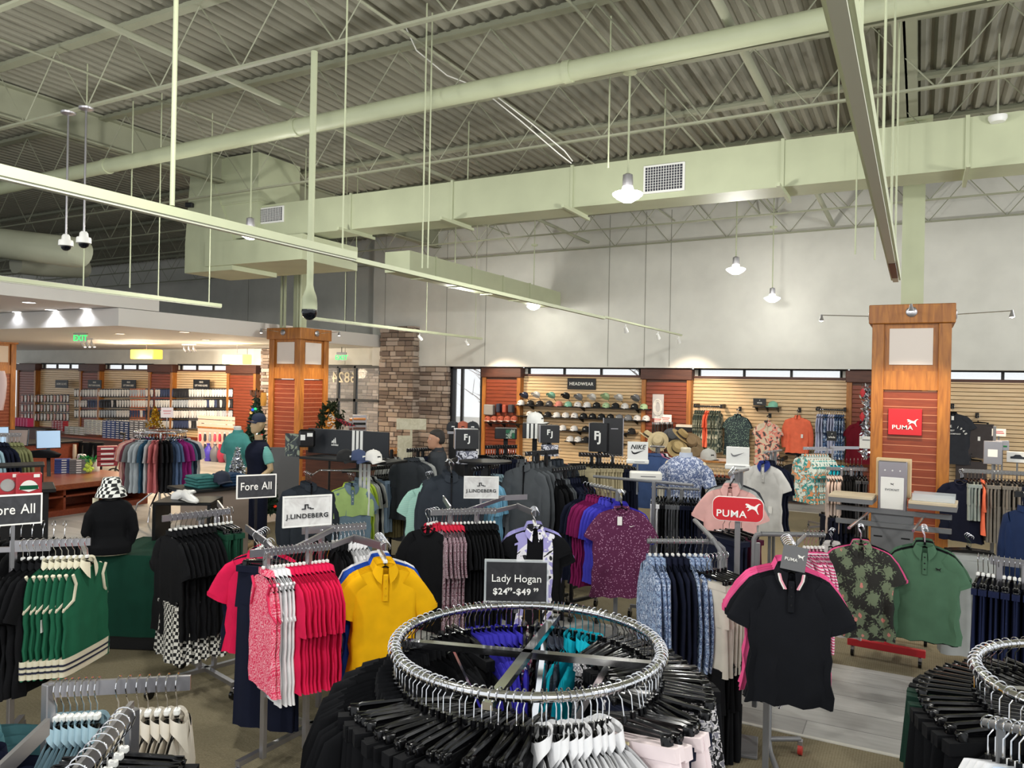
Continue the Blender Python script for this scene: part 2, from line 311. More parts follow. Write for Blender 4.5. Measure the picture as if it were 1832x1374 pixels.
# ------------------------------------------------------------------ columns and pillars
def pillar(px, py, w, lab, ztop=3.4, front=True, conduits=False, sides=('f', 'r')):
    """px,py: near left (front) top corner"""
    p = atz(px, py, ztop); x0, y0 = p.x, p.y; x1 = x0 + w; cx = w / 2
    r = tag(empty('display_pillar', (x0 + cx, y0 + cx, 0)), lab, 'pillar'); h = cx; b = h - .04
    mb = MB(); mb.box(-h, h, -h, h, ztop - .24, ztop, c=.008).obj('cap', OAK, r)
    f = MB(); pw = .14
    for sx in (-1, 1):
        for sy in (-1, 1): f.box(min(sx * b, sx * (b - pw)), max(sx * b, sx * (b - pw)), min(sy * b, sy * (b - pw)), max(sy * b, sy * (b - pw)), 0, ztop - .24, c=.006)
    f.box(-b + .02, b - .02, -b + .02, b - .02, ztop - 1.08, ztop - .84).box(-b + .02, b - .02, -b + .02, b - .02, 0, .25)
    f.obj('post_frame', OAK, r)
    pn = MB().box(-b + .1, b - .1, -b + .05, b - .05, ztop - .84, ztop - .24).box(-b + .05, b - .05, -b + .1, b - .1, ztop - .84, ztop - .24); pn.obj('backing', OAK, r)
    for a in (0, 1, 2, 3):
        m = MB().box(-b + .2, b - .2, -b + .038, -b + .05, ztop - .76, ztop - .3); m.xf(Matrix.Rotation(a * math.pi / 2, 4, 'Z')); m.obj('frosted_panel', FROST, r)
    s = MB(); z = .25
    while z < ztop - 1.1:
        z2 = min(z + .088, ztop - 1.08); s.box(-b + .06, b - .06, -b + .045, b - .045, z, z2, 0); s.box(-b + .045, b - .045, -b + .06, b - .06, z, z2, 0)
        s.box(-b + .058, b - .058, -b + .043, b - .043, z2, z2 + .01, 1); s.box(-b + .043, b - .043, -b + .058, b - .058, z2, z2 + .01, 1); z = z2 + .01
    s.obj('slat_panel', [REDW, GROOVER], r)
    for a in ((0, 1, 3) if front else (0, 1)):
        M = Matrix.Rotation(a * math.pi / 2, 4, 'Z')
        d = MB(); d.lathe([(.065, 0), (.065, .02), (.05, .03)], 16, mi=0); d.xf(M @ Matrix.Translation((0, -h, ztop - .1)) @ Matrix.Rotation(R(90), 4, 'X')); d.obj('spotlight_base', STEEL, r)
        arm = MB().tube([M @ Vector((0, -h - .03, ztop - .1)), M @ Vector((0, -h - .62, ztop - .07))], .006, 6).obj('spotlight_arm', CHROME, r)
        c0 = M @ Vector((0, -h - .62, ztop - .1))
        hd = MB().tube([c0 + Vector((0, 0, .04)), c0, c0 - Vector((0, 0, .05))], [.012, .02, .035], 10).obj('spotlight_head', STEEL, arm)
        MB().lathe([(.001, -.012), (.028, 0), (.001, .012)], 10, c0 - Vector((0, 0, .05)), cap=(False, False)).obj('bulb', BULB, arm)
        l = bpy.data.lights.new('pillar_spot', 'SPOT'); l.energy = SPOTW * 1.6; l.color = (1, .82, .62); l.spot_size = R(110); l.spot_blend = .7; l.shadow_soft_size = .03
        lo = link('pillar_spot', l, r, c0 - Vector((0, 0, .08)))
    return r, x0, y0
PR, prx, pry = pillar(1555, 546, .97, 'honey oak pillar with cherry slat panels and a red square sign')
PL, plx, ply = pillar(477, 587, .97, 'honey oak pillar with cherry slats between the decorated tree and the entrance')
PT = pillar(-66, 598, .97, 'oak display pillar cut off at the far left edge')[0]
def column(x, y, z0, lab, w=.26):
    mb = MB().box(x - w / 2, x + w / 2, y - w / 2, y + w / 2, z0, zd(x) - .5); mb.box(x - .2, x + .2, y - .2, y + .2, zd(x) - .52, zd(x) - .48)
    return tag(mb.obj('steel_column', PAINTL), lab, 'column')
column(PR.location.x, PR.location.y, 3.41, 'square painted steel column rising from the pillar with the red square sign')
cl = PL.location
column(cl.x, cl.y, 3.41, 'painted steel column rising from the pillar by the entrance', .2)
for i, dx in enumerate((-.3, -.2, .17, .25)):
    tag(MB().tube([(cl.x + dx, cl.y - .25, 3.41), (cl.x + dx, cl.y - .25, 6.1)], .03, 8).obj('conduit', PAINTL), 'vertical painted conduit in the bundle above the pillar by the entrance', 'conduit', 'conduits above the entrance pillar')
# square sign on the right pillar
fy = pry + .04 + .03
sg = tag(empty('square_sign', (aty(1619, 755, fy).x, fy + .01, aty(1619, 755, fy).z)), 'square red sign with white cat logo and lettering on the oak pillar', 'sign')
MB().box(-.19, .19, -.03, 0, -.165, .165, c=.003).obj('panel', RED, sg)
CAT = [(-.95, .42), (-.8, .55), (-.55, .5), (-.2, .3), (.2, .2), (.5, .45), (.75, .62), (1, .55), (.78, .5), (.6, .25), (.52, -.1), (.62, -.5), (.75, -.78), (.6, -.74), (.42, -.42), (.2, -.2), (-.1, -.12), (-.35, -.25), (-.6, -.42), (-.66, -.34), (-.42, -.1), (-.6, .05), (-.85, .0), (-.8, .12), (-.66, .2)]
poly(sg, 'cat_logo', CAT, PAPER, .068, .085, -.033, .0); letter(sg, 'PUMA', .075, PAPER, -.03, -.033, -.07, bold=.012, sx=1.15)
# ------------------------------------------------------------------ back wall
WIN = mat('window_frame', '15161a', .5)
def zat(x): return 2.72
gapL = aty(585, 660, YW).x; gapR = aty(680, 660, YW).x; wl = aty(813, 700, YW).x; wr = aty(869, 700, YW).x
ent0, ent1 = gapL, gapR
uw = MB().box(XL, gapL - .9, YW, YW + .25, 2.72, 6.3).box(gapL - .9, gapR + .2, YW + .0, YW + .25, 2.75, 6.3).box(gapR, XR, YW - .35, YW, 2.72, 6.3).box(XL, gapL - .9, YW - .02, YW, 2.72, 2.9)
struct(uw, 'wall_back', WALLW)
sm = MB()
for px in (1155, 1200, 1090, 870, 800, 690, 620, 445): x = aty(px, 500, YW - .35).x; sm.box(x - .006, x + .006, YW - .356, YW - .345, 2.75, 6.2)
struct(sm, 'trim_2', mat('panel_joint', '8f8e84', .8))
# bays: slat panels and dark pilasters, from left to right
def bay(px0, px1, kind, n):
    x0 = aty(px0, 700, YW).x; x1 = aty(px1, 700, YW).x
    if kind == 'slat':
        s = MB(); z = .42
        while z < 2.5:
            s.box(x0, x1, YW - .045, YW, z, z + .066, 0, c=.004); s.box(x0, x1, YW - .02, YW, z + .066, z + .076, 1); z += .076
        s.box(x0, x1, YW - .06, YW, 2.5, 2.555, 2).box(x0, x1, YW - .06, YW, 0, .42, 3)
        struct(s, 'wall_panel', [TAN, GROOVE, BRNW, REDW])
        fr = MB(); w = x1 - x0; k = 3
        fr.box(x0, x1, YW - .02, YW + .05, 2.69, 2.74)
        for i in range(k + 1):
            xx = x0 + .12 + (w - .24) * i / k; fr.box(xx - .025, xx + .025, YW, YW + .06, 2.55, 2.7)
        fr.box(x0, x0 + .12, YW, YW + .1, 2.55, 2.72, 1).box(x1 - .12, x1, YW, YW + .1, 2.55, 2.72, 1)
        struct(fr, 'window_%d' % n, [WIN, WALLW]); g = MB().box(x0 + .12, x1 - .12, YW + .03, YW + .036, 2.55, 2.7); g = g.obj('glass', GLASS); g['kind'] = 'structure'
    else:
        s = MB(); z = .25; y0 = YW - .22
        s.box(x0, x1, y0, YW, 0, .25, 1).box(x0 + .05, x1 - .05, y0 + .06, YW + .02, .2, 2.72, 1)
        while z < 2.4:
            s.box(x0 + .1, x1 - .1, y0 + .03, YW, z, z + .082, 0, c=.004); s.box(x0 + .1, x1 - .1, y0 + .05, YW, z + .082, z + .09, 2); z += .09
        s.box(x0, x0 + .1, y0, YW, .25, 2.46, 3, c=.005).box(x1 - .1, x1, y0, YW, .25, 2.46, 3, c=.005).box(x0 - .02, x1 + .02, y0 - .03, YW, 2.46, 2.7, 1, c=.01)
        struct(s, 'wall_pilaster', [REDW, BRNW, GROOVE, OAK])
wn = 1
for i, (a, b, k) in enumerate(((870, 938, 'p'), (938, 1153, 'slat'), (1153, 1241, 'p'), (1241, 1516, 'slat'), (1516, 1660, 'p'), (1660, 2080, 'slat'),
        (415, 467, 'p'), (318, 415, 'slat'), (275, 318, 'p'), (188, 275, 'slat'), (152, 188, 'p'), (74, 152, 'slat'), (40, 74, 'p'), (-40, 24, 'slat'))):
    bay(a, b, k, wn); wn += (k == 'slat')
# stone: random ashlar courses built stone by stone in one mesh
STONES = [mat('stone_a', 'a08f80', .9, bump=.6), mat('stone_b', '86766a', .9, bump=.6), mat('stone_c', 'b3a498', .9, bump=.6), mat('stone_d', '7a6a60', .9, bump=.6), mat('mortar', '3b332d', .95)]
def stone_wall(x0, x1, y, z0, z1, name, side=0, out=False):
    rnd = random.Random(int(abs(x0 * 10))); s = MB().box(x0 + .03, x1 - .03, y + .04, y + max(side, .2), z0, z1, 4); z = z0
    while z < z1:
        h = rnd.uniform(.07, .14); x = x0 - rnd.uniform(0, .03)
        while x < x1:
            w = min(rnd.uniform(.16, .42), x1 + rnd.uniform(0, .03) - x)
            if w > .03: s.box(x + .006, x + w - .006, y - rnd.uniform(0, .035), y + .1, z + .006, min(z + h, z1) - .004, rnd.randrange(4), c=.012)
            x += w + .001
        if side:
            yy = y
            while yy < y + side: w = rnd.uniform(.16, .4); s.box(x1 - .1, x1 + rnd.uniform(0, .03), yy + .006, min(yy + w, y + side) - .006, z + .006, min(z + h, z1) - .004, rnd.randrange(4), c=.012); yy += w
        z += h
    return struct(s, name, STONES)
cx0 = aty(680, 650, YW - .6).x; cx1 = aty(739, 650, YW - .6).x
stone_wall(cx0, cx1, YW - .6, 0, 3.75, 'wall_stone_pier', side=.5)
stone_wall(cx1, wl, YW - .3, 0, 2.72, 'wall_stone')
sl0 = aty(466, 700, YW - .35).x; stone_wall(sl0, sl0 + .55, YW - .35, 0, 3.2, 'wall_stone_left', side=.3)
# tall window at the right of the stone
s = MB().box(wl, wl + .07, YW - .2, YW, 0, 2.72).box(wr - .05, wr, YW - .2, YW, 0, 2.72).box(wl, wr, YW - .2, YW, 2.66, 2.72).box(wl, wr, YW - .2, YW, 0, .12).box(wl + .25, wl + .3, YW - .1, YW, 0, 2.7)
struct(s, 'window_20', WIN); g = MB().box(wl, wr, YW - .05, YW - .044, .1, 2.7).obj('glass', GLASS); g['kind'] = 'structure'
# entrance: glass doors, address figures seen from inside
s = MB(); e0, e1 = ent0 - .75, ent1 + .4; y = YW + .1
for f in (0, .58, .98): x = ent0 - .3 + (ent1 - ent0 + .3) * f; s.box(x - .04, x + .04, y - .05, y + .05, 0, 2.72)
s.box(e0, e1, y - .05, y + .05, 1.72, 1.8).box(e0, e1, y - .05, y + .05, 2.66, 2.74).box(e0, e1, y - .05, y + .05, 0, .12); xd = ent0 - .3 + (ent1 - ent0 + .3) * .3
s.box(xd - .03, xd + .03, y - .05, y + .05, 0, 2.7)
struct(s, 'door_1', WIN); g = MB().box(e0, e1, y, y + .006, .1, 2.68).obj('glass', GLASS); g['kind'] = 'structure'
p = aty(614, 676, y - .06); ad = link('address_figures', text_mesh('6824', .42, mat('gold_vinyl', 'd8cdb0', .5), bold=.01), None, (p.x, y - .03, p.z)); ad.scale.x = -1
for v in (): pass
tag(ad, 'address number in pale vinyl on the entrance glass, read backwards from inside', 'numbers')
stone_wall(ent0 - 3.2, ent0 + .3, YW + 3.0, 0, 3.4, 'wall_outside')
struct(MB().box(-60, 30, YW + 4, YW + 30, -.14, -.1), 'ground_outside', mat('paving', 'b9b6ae', .9))
BARK = mat('bark', '5a4c44', .9); LEAFO = mat('leaf_out', '8aa07a', .9)
def street_tree(x, y, h, lab, seed):
    rnd = random.Random(seed); r = tag(empty('street_tree', (x, y, -.1)), lab, 'tree'); t = MB().tube([(0, 0, 0), (.05, 0, h * .5), (0, .05, h)], [.08, .06, .02], 7)
    for i in range(26):
        a = rnd.uniform(0, 6.3); z = rnd.uniform(.35, .95) * h; l = rnd.uniform(.5, 1.2)
        q = Vector((math.cos(a) * l, math.sin(a) * l, z + l * .7)); t.tube([(0, 0, z), q * .6 + Vector((0, 0, z * .4 + .05)), q], [.02, .012, .004], 4)
        for j in range(3): b = rnd.uniform(0, 6.3); t.tube([q * .75 + Vector((0, 0, z * .25)), q + Vector((math.cos(b) * .4, math.sin(b) * .4, rnd.uniform(0, .4)))], [.008, .003], 3)
    t.obj('trunk', BARK, r)
street_tree(-12.6, 22.5, 3.2, 'thin bare street tree seen through the tall window beside the stone wall', 3)
street_tree(-8.0, 24.5, 3.4, 'bare street tree seen through the high windows over the hat shelves', 5)
# ------------------------------------------------------------------ soffits at left
SX = -12.7
struct(MB().box(XL, SX, -2, 9.7, 3.54, 3.84), 'ceiling_soffit_near', SOFF)
struct(MB().box(XL, SX, 8.87, YW, 3.21, 3.53), 'ceiling_soffit_far', SOFF)
def downlight(px, py, z, warm, e=40):
    p = atz(px, py, z); o = tag(empty('downlight', p), 'round recessed downlight in the ' + ('warm lit low ceiling near the hanging box lamps' if warm else 'pale soffit above the checkout, one of four in the group'), 'light', 'warm downlights' if warm else 'white downlights')
    MB().lathe([(.1, -.004), (.1, .0)], 16).obj('lens', mat('lens_warm' if warm else 'lens_white', 'ffe2b8' if warm else 'ffffff', .3, emit=6), o)
    MB().lathe([(.11, 0), (.125, -.008), (.105, -.008)], 16, cap=(False, False)).obj('trim_ring', WHITE, o)
    l = bpy.data.lights.new('downlight', 'SPOT'); l.energy = e * 2.2; l.spot_size = R(130); l.color = (1, .75, .5) if warm else (.9, .92, 1); l.shadow_soft_size = .08; link('downlight_lamp', l, o, (0, 0, -.03))
for px, py in ((52, 541), (32, 558), (91, 554), (154, 552)): downlight(px, py, 3.54, False, 14)
for px, py in ((215, 597), (330, 594), (368, 608), (520, 604), (545, 608)): downlight(px, py, 3.21, True, 85)
BOXL = mat('shade_glow', 'ffc64a', .5, emit=1.1)
for px, py, y, w, cool in ((262, 634, 14.2, 62, 0), (424, 643, 14.6, 52, 1)):
    p = aty(px, py, y); t = (p - Vector((0, 0, H))).dot(_f); o = tag(empty('box_lamp', p), ['glowing amber rectangular box lamp hanging left of the glove wall centre', 'glowing pale yellow rectangular box lamp hanging near the stone pier'][cool], 'lamp')
    hw = w / F * t / 2; MB().box(-hw, hw, -.16, .16, -.13, .13, c=.02).obj('lamp_shade', BOXL if not cool else mat('shade_glow_pale', 'fff08a', .5, emit=1.1), o)
    MB().tube([(0, 0, .13), (0, 0, 3.21 - p.z)], .006, 6).obj('stem', STEEL, o)
    l = bpy.data.lights.new('box_lamp', 'POINT'); l.energy = 110; l.color = (1, .8, .55); l.shadow_soft_size = .2; link('box_lamp_light', l, o, (0, -.3, -.25))
def exit_sign(px, py, y, w, lab):
    p = aty(px, py, y); o = tag(empty('exit_sign', p, R(12)), lab, 'sign')
    MB().box(-w / 2 - .02, w / 2 + .02, -.03, .03, .07, .13, c=.005).obj('housing', STEEL, o)
    MB().box(-w / 2, w / 2, -.004, .004, -.1, .07).obj('acrylic_plate', ACRYL, o)
    letter(o, 'EXIT', .17, mat('exit_green', '2ee06a', .4, emit=1.6), 0, -.008, -.015, bold=.02)
    MB().tube([(0, 0, .13), (0, 0, .3)], .01, 6).obj('stem', BLACKM, o)
exit_sign(144, 604, 10.2, .3, 'green exit sign hanging from the low soffit at left'); exit_sign(611, 639, YW - .7, .24, 'small green exit sign above the entrance doors')
# ------------------------------------------------------------------ pendants
def pendant(x, y, lab, group=None, vis=True, zl=4.22):
    if y > 14: zl = 4.06
    o = empty('pendant_lamp', (x, y, zl)); tag(o, lab, 'lamp', group)
    MB().lathe([(.0, -.075), (.05, -.07), (.11, -.035), (.15, 0), (.152, .012), (.14, .02), (.06, .045), (.05, .09)], 20, cap=(True, True)).obj('lamp_shade', LAMPM, o)
    MB().lathe([(.052, .085), (.055, .12), (.05, .2), (.02, .215)], 14).obj('socket', STEEL, o)
    MB().tube([(0, 0, .2), (0, 0, (6.25 if y > 14 else 5.46) - zl)], .011, 8).obj('stem', PAINTL, o)
    MB().lathe([(.02, -.03), (.07, -.01), (.075, .02)], 14, (0, 0, 5.45 - zl)).obj('canopy', PAINTL, o)
    l = bpy.data.lights.new('pendant', 'POINT'); l.energy = PW * (.06 if y > 14 else 1.6 if y < 3 else 1); l.color = (1, .985, .93); l.shadow_soft_size = .12
    link('pendant_light', l, o, (0, 0, -.16))
PLAB = ['bright pendant lamp hanging in front of the duct beside the larger air grille', 'bright pendant lamp in front of the duct elbow under the small air grille',
        'bright pendant lamp beside the strip light below the branch duct, nearer of two there', 'bright pendant lamp by the end of the branch duct, farther of two there',
        'higher of the two bright pendant lamps against the white upper wall', 'lower of the two bright pendant lamps against the white upper wall']
for (x, y), lab in zip(PENDANTS, PLAB): pendant(x, y, lab)
for x, y in PENDANTS_OUT: pendant(x, y, 'pendant lamp above the shop floor outside the photograph', 'pendant lamps out of frame')
# ------------------------------------------------------------------ strip lights and tracks
TUBEM = mat('strip_diffuser', 'c6c8b6', .5)
def strip(a, b, lab, w=.07, h=.05, diff=True, rods=(), name='track_light'):
    o = tag(empty(name, (0, 0, 0)), lab, 'light'); MB().obox(a, b, w, h).obj('housing', PAINTL, o)
    if diff: MB().obox(a - Vector((0, 0, h * .6)), b - Vector((0, 0, h * .6)), w * .6, h * .3).obj('rail_slot', TUBEM, o)
    for f in rods: q = a.lerp(b, f); MB().tube([q, (q.x, q.y, 6.24)], .008, 6).obj('hanger_rod', PAINTL, o)
    return o
def spots(o, pts, e=SPOTW, aim=(0, 1, -1)):
    for p in pts:
        aimv = Vector(aim).normalized(); h = MB().tube([p - Vector((0, 0, .02)), p - Vector((0, 0, .1))], .008, 6); h.tube([p - Vector((0, 0, .1)) - aimv * .05, p - Vector((0, 0, .1)) + aimv * .06], [.025, .04], 10)
        hh = h.obj('spotlight_head', WHITE, o); c = p - Vector((0, 0, .1)) + aimv * .065
        MB().lathe([(.001, -.015), (.032, 0), (.001, .015)], 10, c, cap=(False, False)).obj('bulb', BULB, hh)
        l = bpy.data.lights.new('track_spot', 'SPOT'); l.energy = e; l.color = (1, .8, .6); l.spot_size = R(75); l.spot_blend = .6; l.shadow_soft_size = .04
        lo = link('track_spot', l, o, c + aimv * .03); lo.rotation_euler = aimv.to_track_quat('-Z', 'Y').to_euler()
a = atz(-160, 255, 3.38); b = atz(633, 458, 3.38)
X1 = b.x
o = strip(Vector((X1, .3, 3.38)), Vector((X1, b.y, 3.38)), 'long white strip light running from the left edge past the duct elbow', .075, .06, rods=(.97,), name='strip_light')
E1 = atz(1000, 550, 3.36); MB().obox((X1, b.y, 3.35), (X1, 11.2, 3.35), .05, .04).obj('track', PAINTL, o)
MB().obox((X1, 11.2, 3.37), (X1, 15.6, 3.37), .035, .03).obj('track', PAINTL, o)
for px in (308,): q = atx(px, 368, X1); MB().tube([q, (q.x, q.y, 5.9)], .016, 8).obj('conduit_drop', PAINTL, o)
spots(o, [Vector((X1, 15.4, 3.35)), Vector((X1, 14.0, 3.35)), Vector((X1, 12.2, 3.35))])
c = atz(1603, 495, 3.38); o = strip(Vector((c.x, .4, 3.38)), Vector((c.x, c.y, 3.38)), 'strip light running overhead toward the pillar with the red square sign', .08, .07, rods=(.35, .6, .8, .95), name='strip_light')
MB().obox((c.x, c.y - 1.2, 3.335), (c.x, c.y - .3, 3.335), .05, .02).obj('louver', BLACKM, o)
a = atz(595, 572, 3.38); b = atz(853, 606, 3.38)
o = strip(Vector(((a.x + b.x) / 2, a.y - .4, 3.38)), Vector(((a.x + b.x) / 2, b.y, 3.38)), 'white track light beside the stone pier with one lit spot at its far end', .06, .045, rods=(.15, .6, .95))
spots(o, [Vector(((a.x + b.x) / 2, b.y - .7, 3.35)), Vector(((a.x + b.x) / 2, b.y - 2.6, 3.35))], SPOTW * 1.5, (.3, .7, -.8))
a = atz(0, 487, 3.4); b = atz(448, 548, 3.4); xx = -9.35
o = strip(Vector((xx, 1.0, 3.4)), Vector((xx, 8.2, 3.4)), 'white strip light in front of the low soffit at left', .06, .05, rods=(.45, .7, .85, .97), name='strip_light')
# ladder of fine rods and cables hanging from the roof
def rod(px, y0, y1, t, r, lab, g='thin hanger rods and cables dropping from the roof'):
    a = att(px, y1, t); return tag(MB().tube([a, (a.x, a.y, 6.24)], r, 6).obj('hanger_rod', PAINTL), lab, 'rod', g)
for px, y, t in ((232, 515, 11), (375, 500, 13), (635, 575, 14), (755, 480, 8), (765, 480, 8.2), (1088, 300, 8.2), (1530, 455, 8.6), (1565, 465, 8.4), (1592, 470, 8.3)):
    rod(px, 0, y, t, .009, 'thin painted rod or cable dropping straight from the roof')
for k, (pts) in enumerate((((722, 40), (745, 90), (800, 135), (860, 158)), ((880, 175), (930, 215), (1000, 275), (1022, 292)), ((885, 170), (950, 220), (1010, 270), (1024, 288)))):
    tag(MB().tube([att(px, py, 8.6 + i * .2) for i, (px, py) in enumerate(pts)], .008, 5).obj('cable', WALLW), ['slack white cable drooping under the deck near the top centre', 'lower of two slack cables drooping above the long duct', 'upper of two slack cables drooping above the long duct'][k], 'cable')
# ------------------------------------------------------------------ ceiling cameras
DOMEB = mat('camera_dome', '0a0c14', .05)
p = aty(554, 535, 5.55); o = tag(empty('surveillance_camera', p), 'large pole mounted dome camera with black globe in front of the oak pillar', 'camera')
MB().tube([(0, 0, .1), (0, 0, 5.42 - p.z)], .032, 12).obj('pole', PAINTL, o)
MB().lathe([(.03, .14), (.04, .09), (.065, .02), (.072, -.04), (.072, -.1)], 18).obj('housing', PAINTL, o)
MB().lathe([(.072, -.1), (.074, -.13), (.06, -.17), (.03, -.195), (.001, -.2)], 18).obj('dome', DOMEB, o)
for k, (px, py) in enumerate(((118, 430), (150, 425))):
    p = aty(px, py, 5.55); o = tag(empty('surveillance_camera', p), ['left one of two small white dome cameras on thin rods', 'right one of two small white dome cameras on thin rods'][k], 'camera')
    MB().tube([(0, 0, .05), (0, 0, 5.42 - p.z)], .012, 8).obj('pole', STEEL, o)
    MB().lathe([(.03, .07), (.045, .05), (.05, 0), (.075, 0), (.08, -.02), (.08, -.065), (.06, -.07)], 18).obj('housing', WHITE, o)
    MB().lathe([(.058, -.068), (.05, -.1), (.025, -.12), (.001, -.125)], 16).obj('dome', DOMEB, o)
    MB().lathe([(.02, -.03), (.08, -.01), (.085, .01)], 14, (0, 0, 5.4 - p.z)).obj('ceiling_plate', STEEL, o)
p = att(1785, 211, 8.2); o = tag(empty('smoke_detector', p), 'round white detector near the duct at upper right', 'detector')
MB().lathe([(.02, -.05), (.07, -.045), (.09, -.01), (.09, .02)], 16).obj('housing', WHITE, o); MB().tube([(0, 0, .02), (0, 0, .9)], .01, 6).obj('stem', PAINT, o)
p = aty(339, 367, 9.5); o = tag(MB().box(-.07, .07, -.04, .04, -.04, .04, c=.01).obj('sensor_box', DARKP, None, p, .3), 'small dark sensor box beside the riser duct', 'sensor')
# ------------------------------------------------------------------ garments
HANG = mat('hanger_black', '08080a', .2, spec=.35)
_pm = {}
def cached(key, fn):
    if key not in _pm: _pm[key] = fn()
    return _pm[key]
def hook_mb(r=.02):
    pts = [(r * math.cos(R(a)), 0, r * math.sin(R(a))) for a in range(-30, 200, 23)] + [(-r * .6, 0, -r * .9), (0, 0, -r * 1.6), (0, 0, -.088)]
    return MB().tube(pts, .0022, 5)
def hanger_meshes(kind, big):
    hk = cached(('hook', big), lambda: hook_mb(.03 if big else .021).mesh('hook', CHROME))
    def arms():
        m = MB()
        if kind == 'shirt':
            m.tube([(0, 0, -.082), (0, 0, -.105)], .008, 6)
            m.tube([(-.165, 0, -.198), (-.14, 0, -.184), (-.06, 0, -.145), (0, 0, -.114), (.06, 0, -.145), (.14, 0, -.184), (.165, 0, -.198)], [.004, .006, .007, .01, .007, .006, .004], 6, flat=.6)
        else:
            m.tube([(0, 0, -.08), (0, 0, -.1)], .009, 6); m.tube([(-.17, 0, -.125), (-.13, 0, -.112), (0, 0, -.102), (.13, 0, -.112), (.17, 0, -.125)], .0075, 6)
            m.box(-.165, .165, -.004, .004, -.124, -.108)
            for s in (-1, 1): m.box(s * .15 - .016, s * .15 + .016, -.013, .013, -.168, -.112, c=.005)
        return m.mesh('hanger', HANG)
    return cached(('hanger', kind), arms), hk
def shirt_mb(w=.225, L=.72, th=.045, sleeve='short', seed=0, vneck=.05, flare=1.06, sw=.105, hw=.185):
    rnd = random.Random(seed); m = MB(); n = 28; ph = rnd.uniform(0, 6); ph2 = rnd.uniform(0, 6); K = 12; rings = []
    def A(s): return hw + (w - hw) * min(1, s / .22) ** .7 if s < .22 else w * (1 + (flare - 1) * (s - .22) / .78) - .012 * math.sin((s - .22) / .78 * math.pi)
    def B(s): return .006 + (th / 2 - .006) * min(1, s / .18) + th * .12 * max(0, s - .3)
    for i in range(K + 1):
        s = (i / K) ** 1.25; a = A(s); b = B(s); ring = []
        for j in range(n):
            u = 2 * math.pi * j / n; cu, su = math.cos(u), math.sin(u)
            x = a * math.copysign(abs(cu) ** .75, cu); y = b * math.copysign(abs(su) ** .55, su)
            ax = abs(x); zt = -.055 * (ax / hw) ** 1.4
            if ax < .07: zt += (-vneck if su < 0 else -.008) * (1 - (ax / .07) ** 2)
            f = min(1, s * 1.6)
            y += f * th * (.30 * math.sin(5 * x / .12 + ph) + .16 * math.sin(11 * x / .12 + ph2 + s * 3)); x += f * .008 * math.sin(7 * s * 3 + ph)
            z = zt * (1 - s) - L * s + (.004 * math.sin(9 * x / .2 + ph) * s)
            ring.append((x, y, z - .118))
        rings.append(ring)
    m.loft(rings, cap=(False, False))
    if sleeve != 'none':
        for sx in (-1, 1):
            j = rnd.uniform(-.012, .012)
            if sleeve == 'short': P = [(.135, -.088, .045), (.172, -.115, .056), (.212, -.172, .064), (.246 + j, -.236, .068), (.27 + j, -.29, .07)]
            elif sleeve == 'cap': P = [(.15, -.1, .05), (.2, -.13, .065), (.225, -.165, .07), (.245, -.21, .07)]
            elif sleeve == 'hang': P = [(.15, -.095, .048), (.19, -.125, .062), (.212, -.19, .074), (.222 + j, -.265, .078), (.23 + j, -.335, .078)]
            else: P = [(.15, -.1, .05), (.2, -.13, .07), (.245, -.24, .07), (.275 + j, -.38, .06), (.285 + j, -.52, .052), (.275 + j, -.65, .042)]
            sc = hw / .2; rr = []
            for k, (x, z, rad) in enumerate(P):
                x0, z0 = P[max(0, k - 1)][:2]; x1, z1 = P[min(len(P) - 1, k + 1)][:2]; d = Vector((x1 - x0, 0, z1 - z0)).normalized(); nx, nz = -d.z, d.x
                if k == len(P) - 1: nx, nz = -P[-1][1] + P[-2][1], P[-1][0] - P[-2][0]; q = math.hypot(nx, nz); nx /= q; nz /= q
                ring = []
                for jn in range(14):
                    u = 2 * math.pi * jn / 14; cc = math.cos(u) * rad; ss = math.sin(u) * th * .42 * (1 + .15 * math.sin(3 * u + ph + k))
                    ring.append((sx * (x * sc + nx * cc), ss + .004 * math.sin(k * 2 + ph), z - .105 + nz * cc))
                rr.append(ring)
            m.loft(rr, cap=(False, False))
            if sleeve in ('short', 'cap', 'hang'):    # turned sleeve band
                m.loft([[(x * 1.004, y * 1.12, z + .012) for x, y, z in rr[-1]], [(x * 1.006, y * 1.12, z - .012) for x, y, z in rr[-1]]], cap=(False, False))
    return m
def collar_mb(kind='polo', vn=.05):
    m = MB(); n = 18; r1 = []; r2 = []; r3 = []
    if kind == 'polo':
        for j in range(n + 1):
            a = R(-90 + 16) + (R(360 - 32)) * j / n; f = math.cos((a + math.pi / 2)) * .5 + .5   # f: 1 at front
            x, y = math.cos(a), math.sin(a); k = f ** 4
            r1.append((x * .056, y * .02 - .004, -.1 - .035 * f ** 2)); r2.append((x * .06, y * .026 - .006, -.088 - .03 * f ** 2)); r3.append((x * (.078 + .012 * k), y * .03 - .012, -.122 - (.075 * k + .022 * f)))
        m.loft([r1, r2, r3], cap=(False, False), close_u=False)
    elif kind == 'stand':
        for j in range(n + 1):
            a = R(-90 + 10) + R(340) * j / n; f = math.cos(a + math.pi / 2) * .5 + .5; x, y = math.cos(a), math.sin(a)
            r1.append((x * .058, y * .024 - .004, -.085 - .02 * f)); r2.append((x * .066, y * .028 - .006, -.135 - .04 * f ** 2))
        m.loft([r1, r2], cap=(False, False), close_u=False)
    else:
        pts = []
        for j in range(20): a = 2 * math.pi * j / 20; f = max(0, -math.sin(a)); pts.append((math.cos(a) * .062, math.sin(a) * .02 - .006 * f, -.118 - vn * f ** 1.2))
        m.tube(pts, .0065, 6, close=True, flat=1.4)
    return m
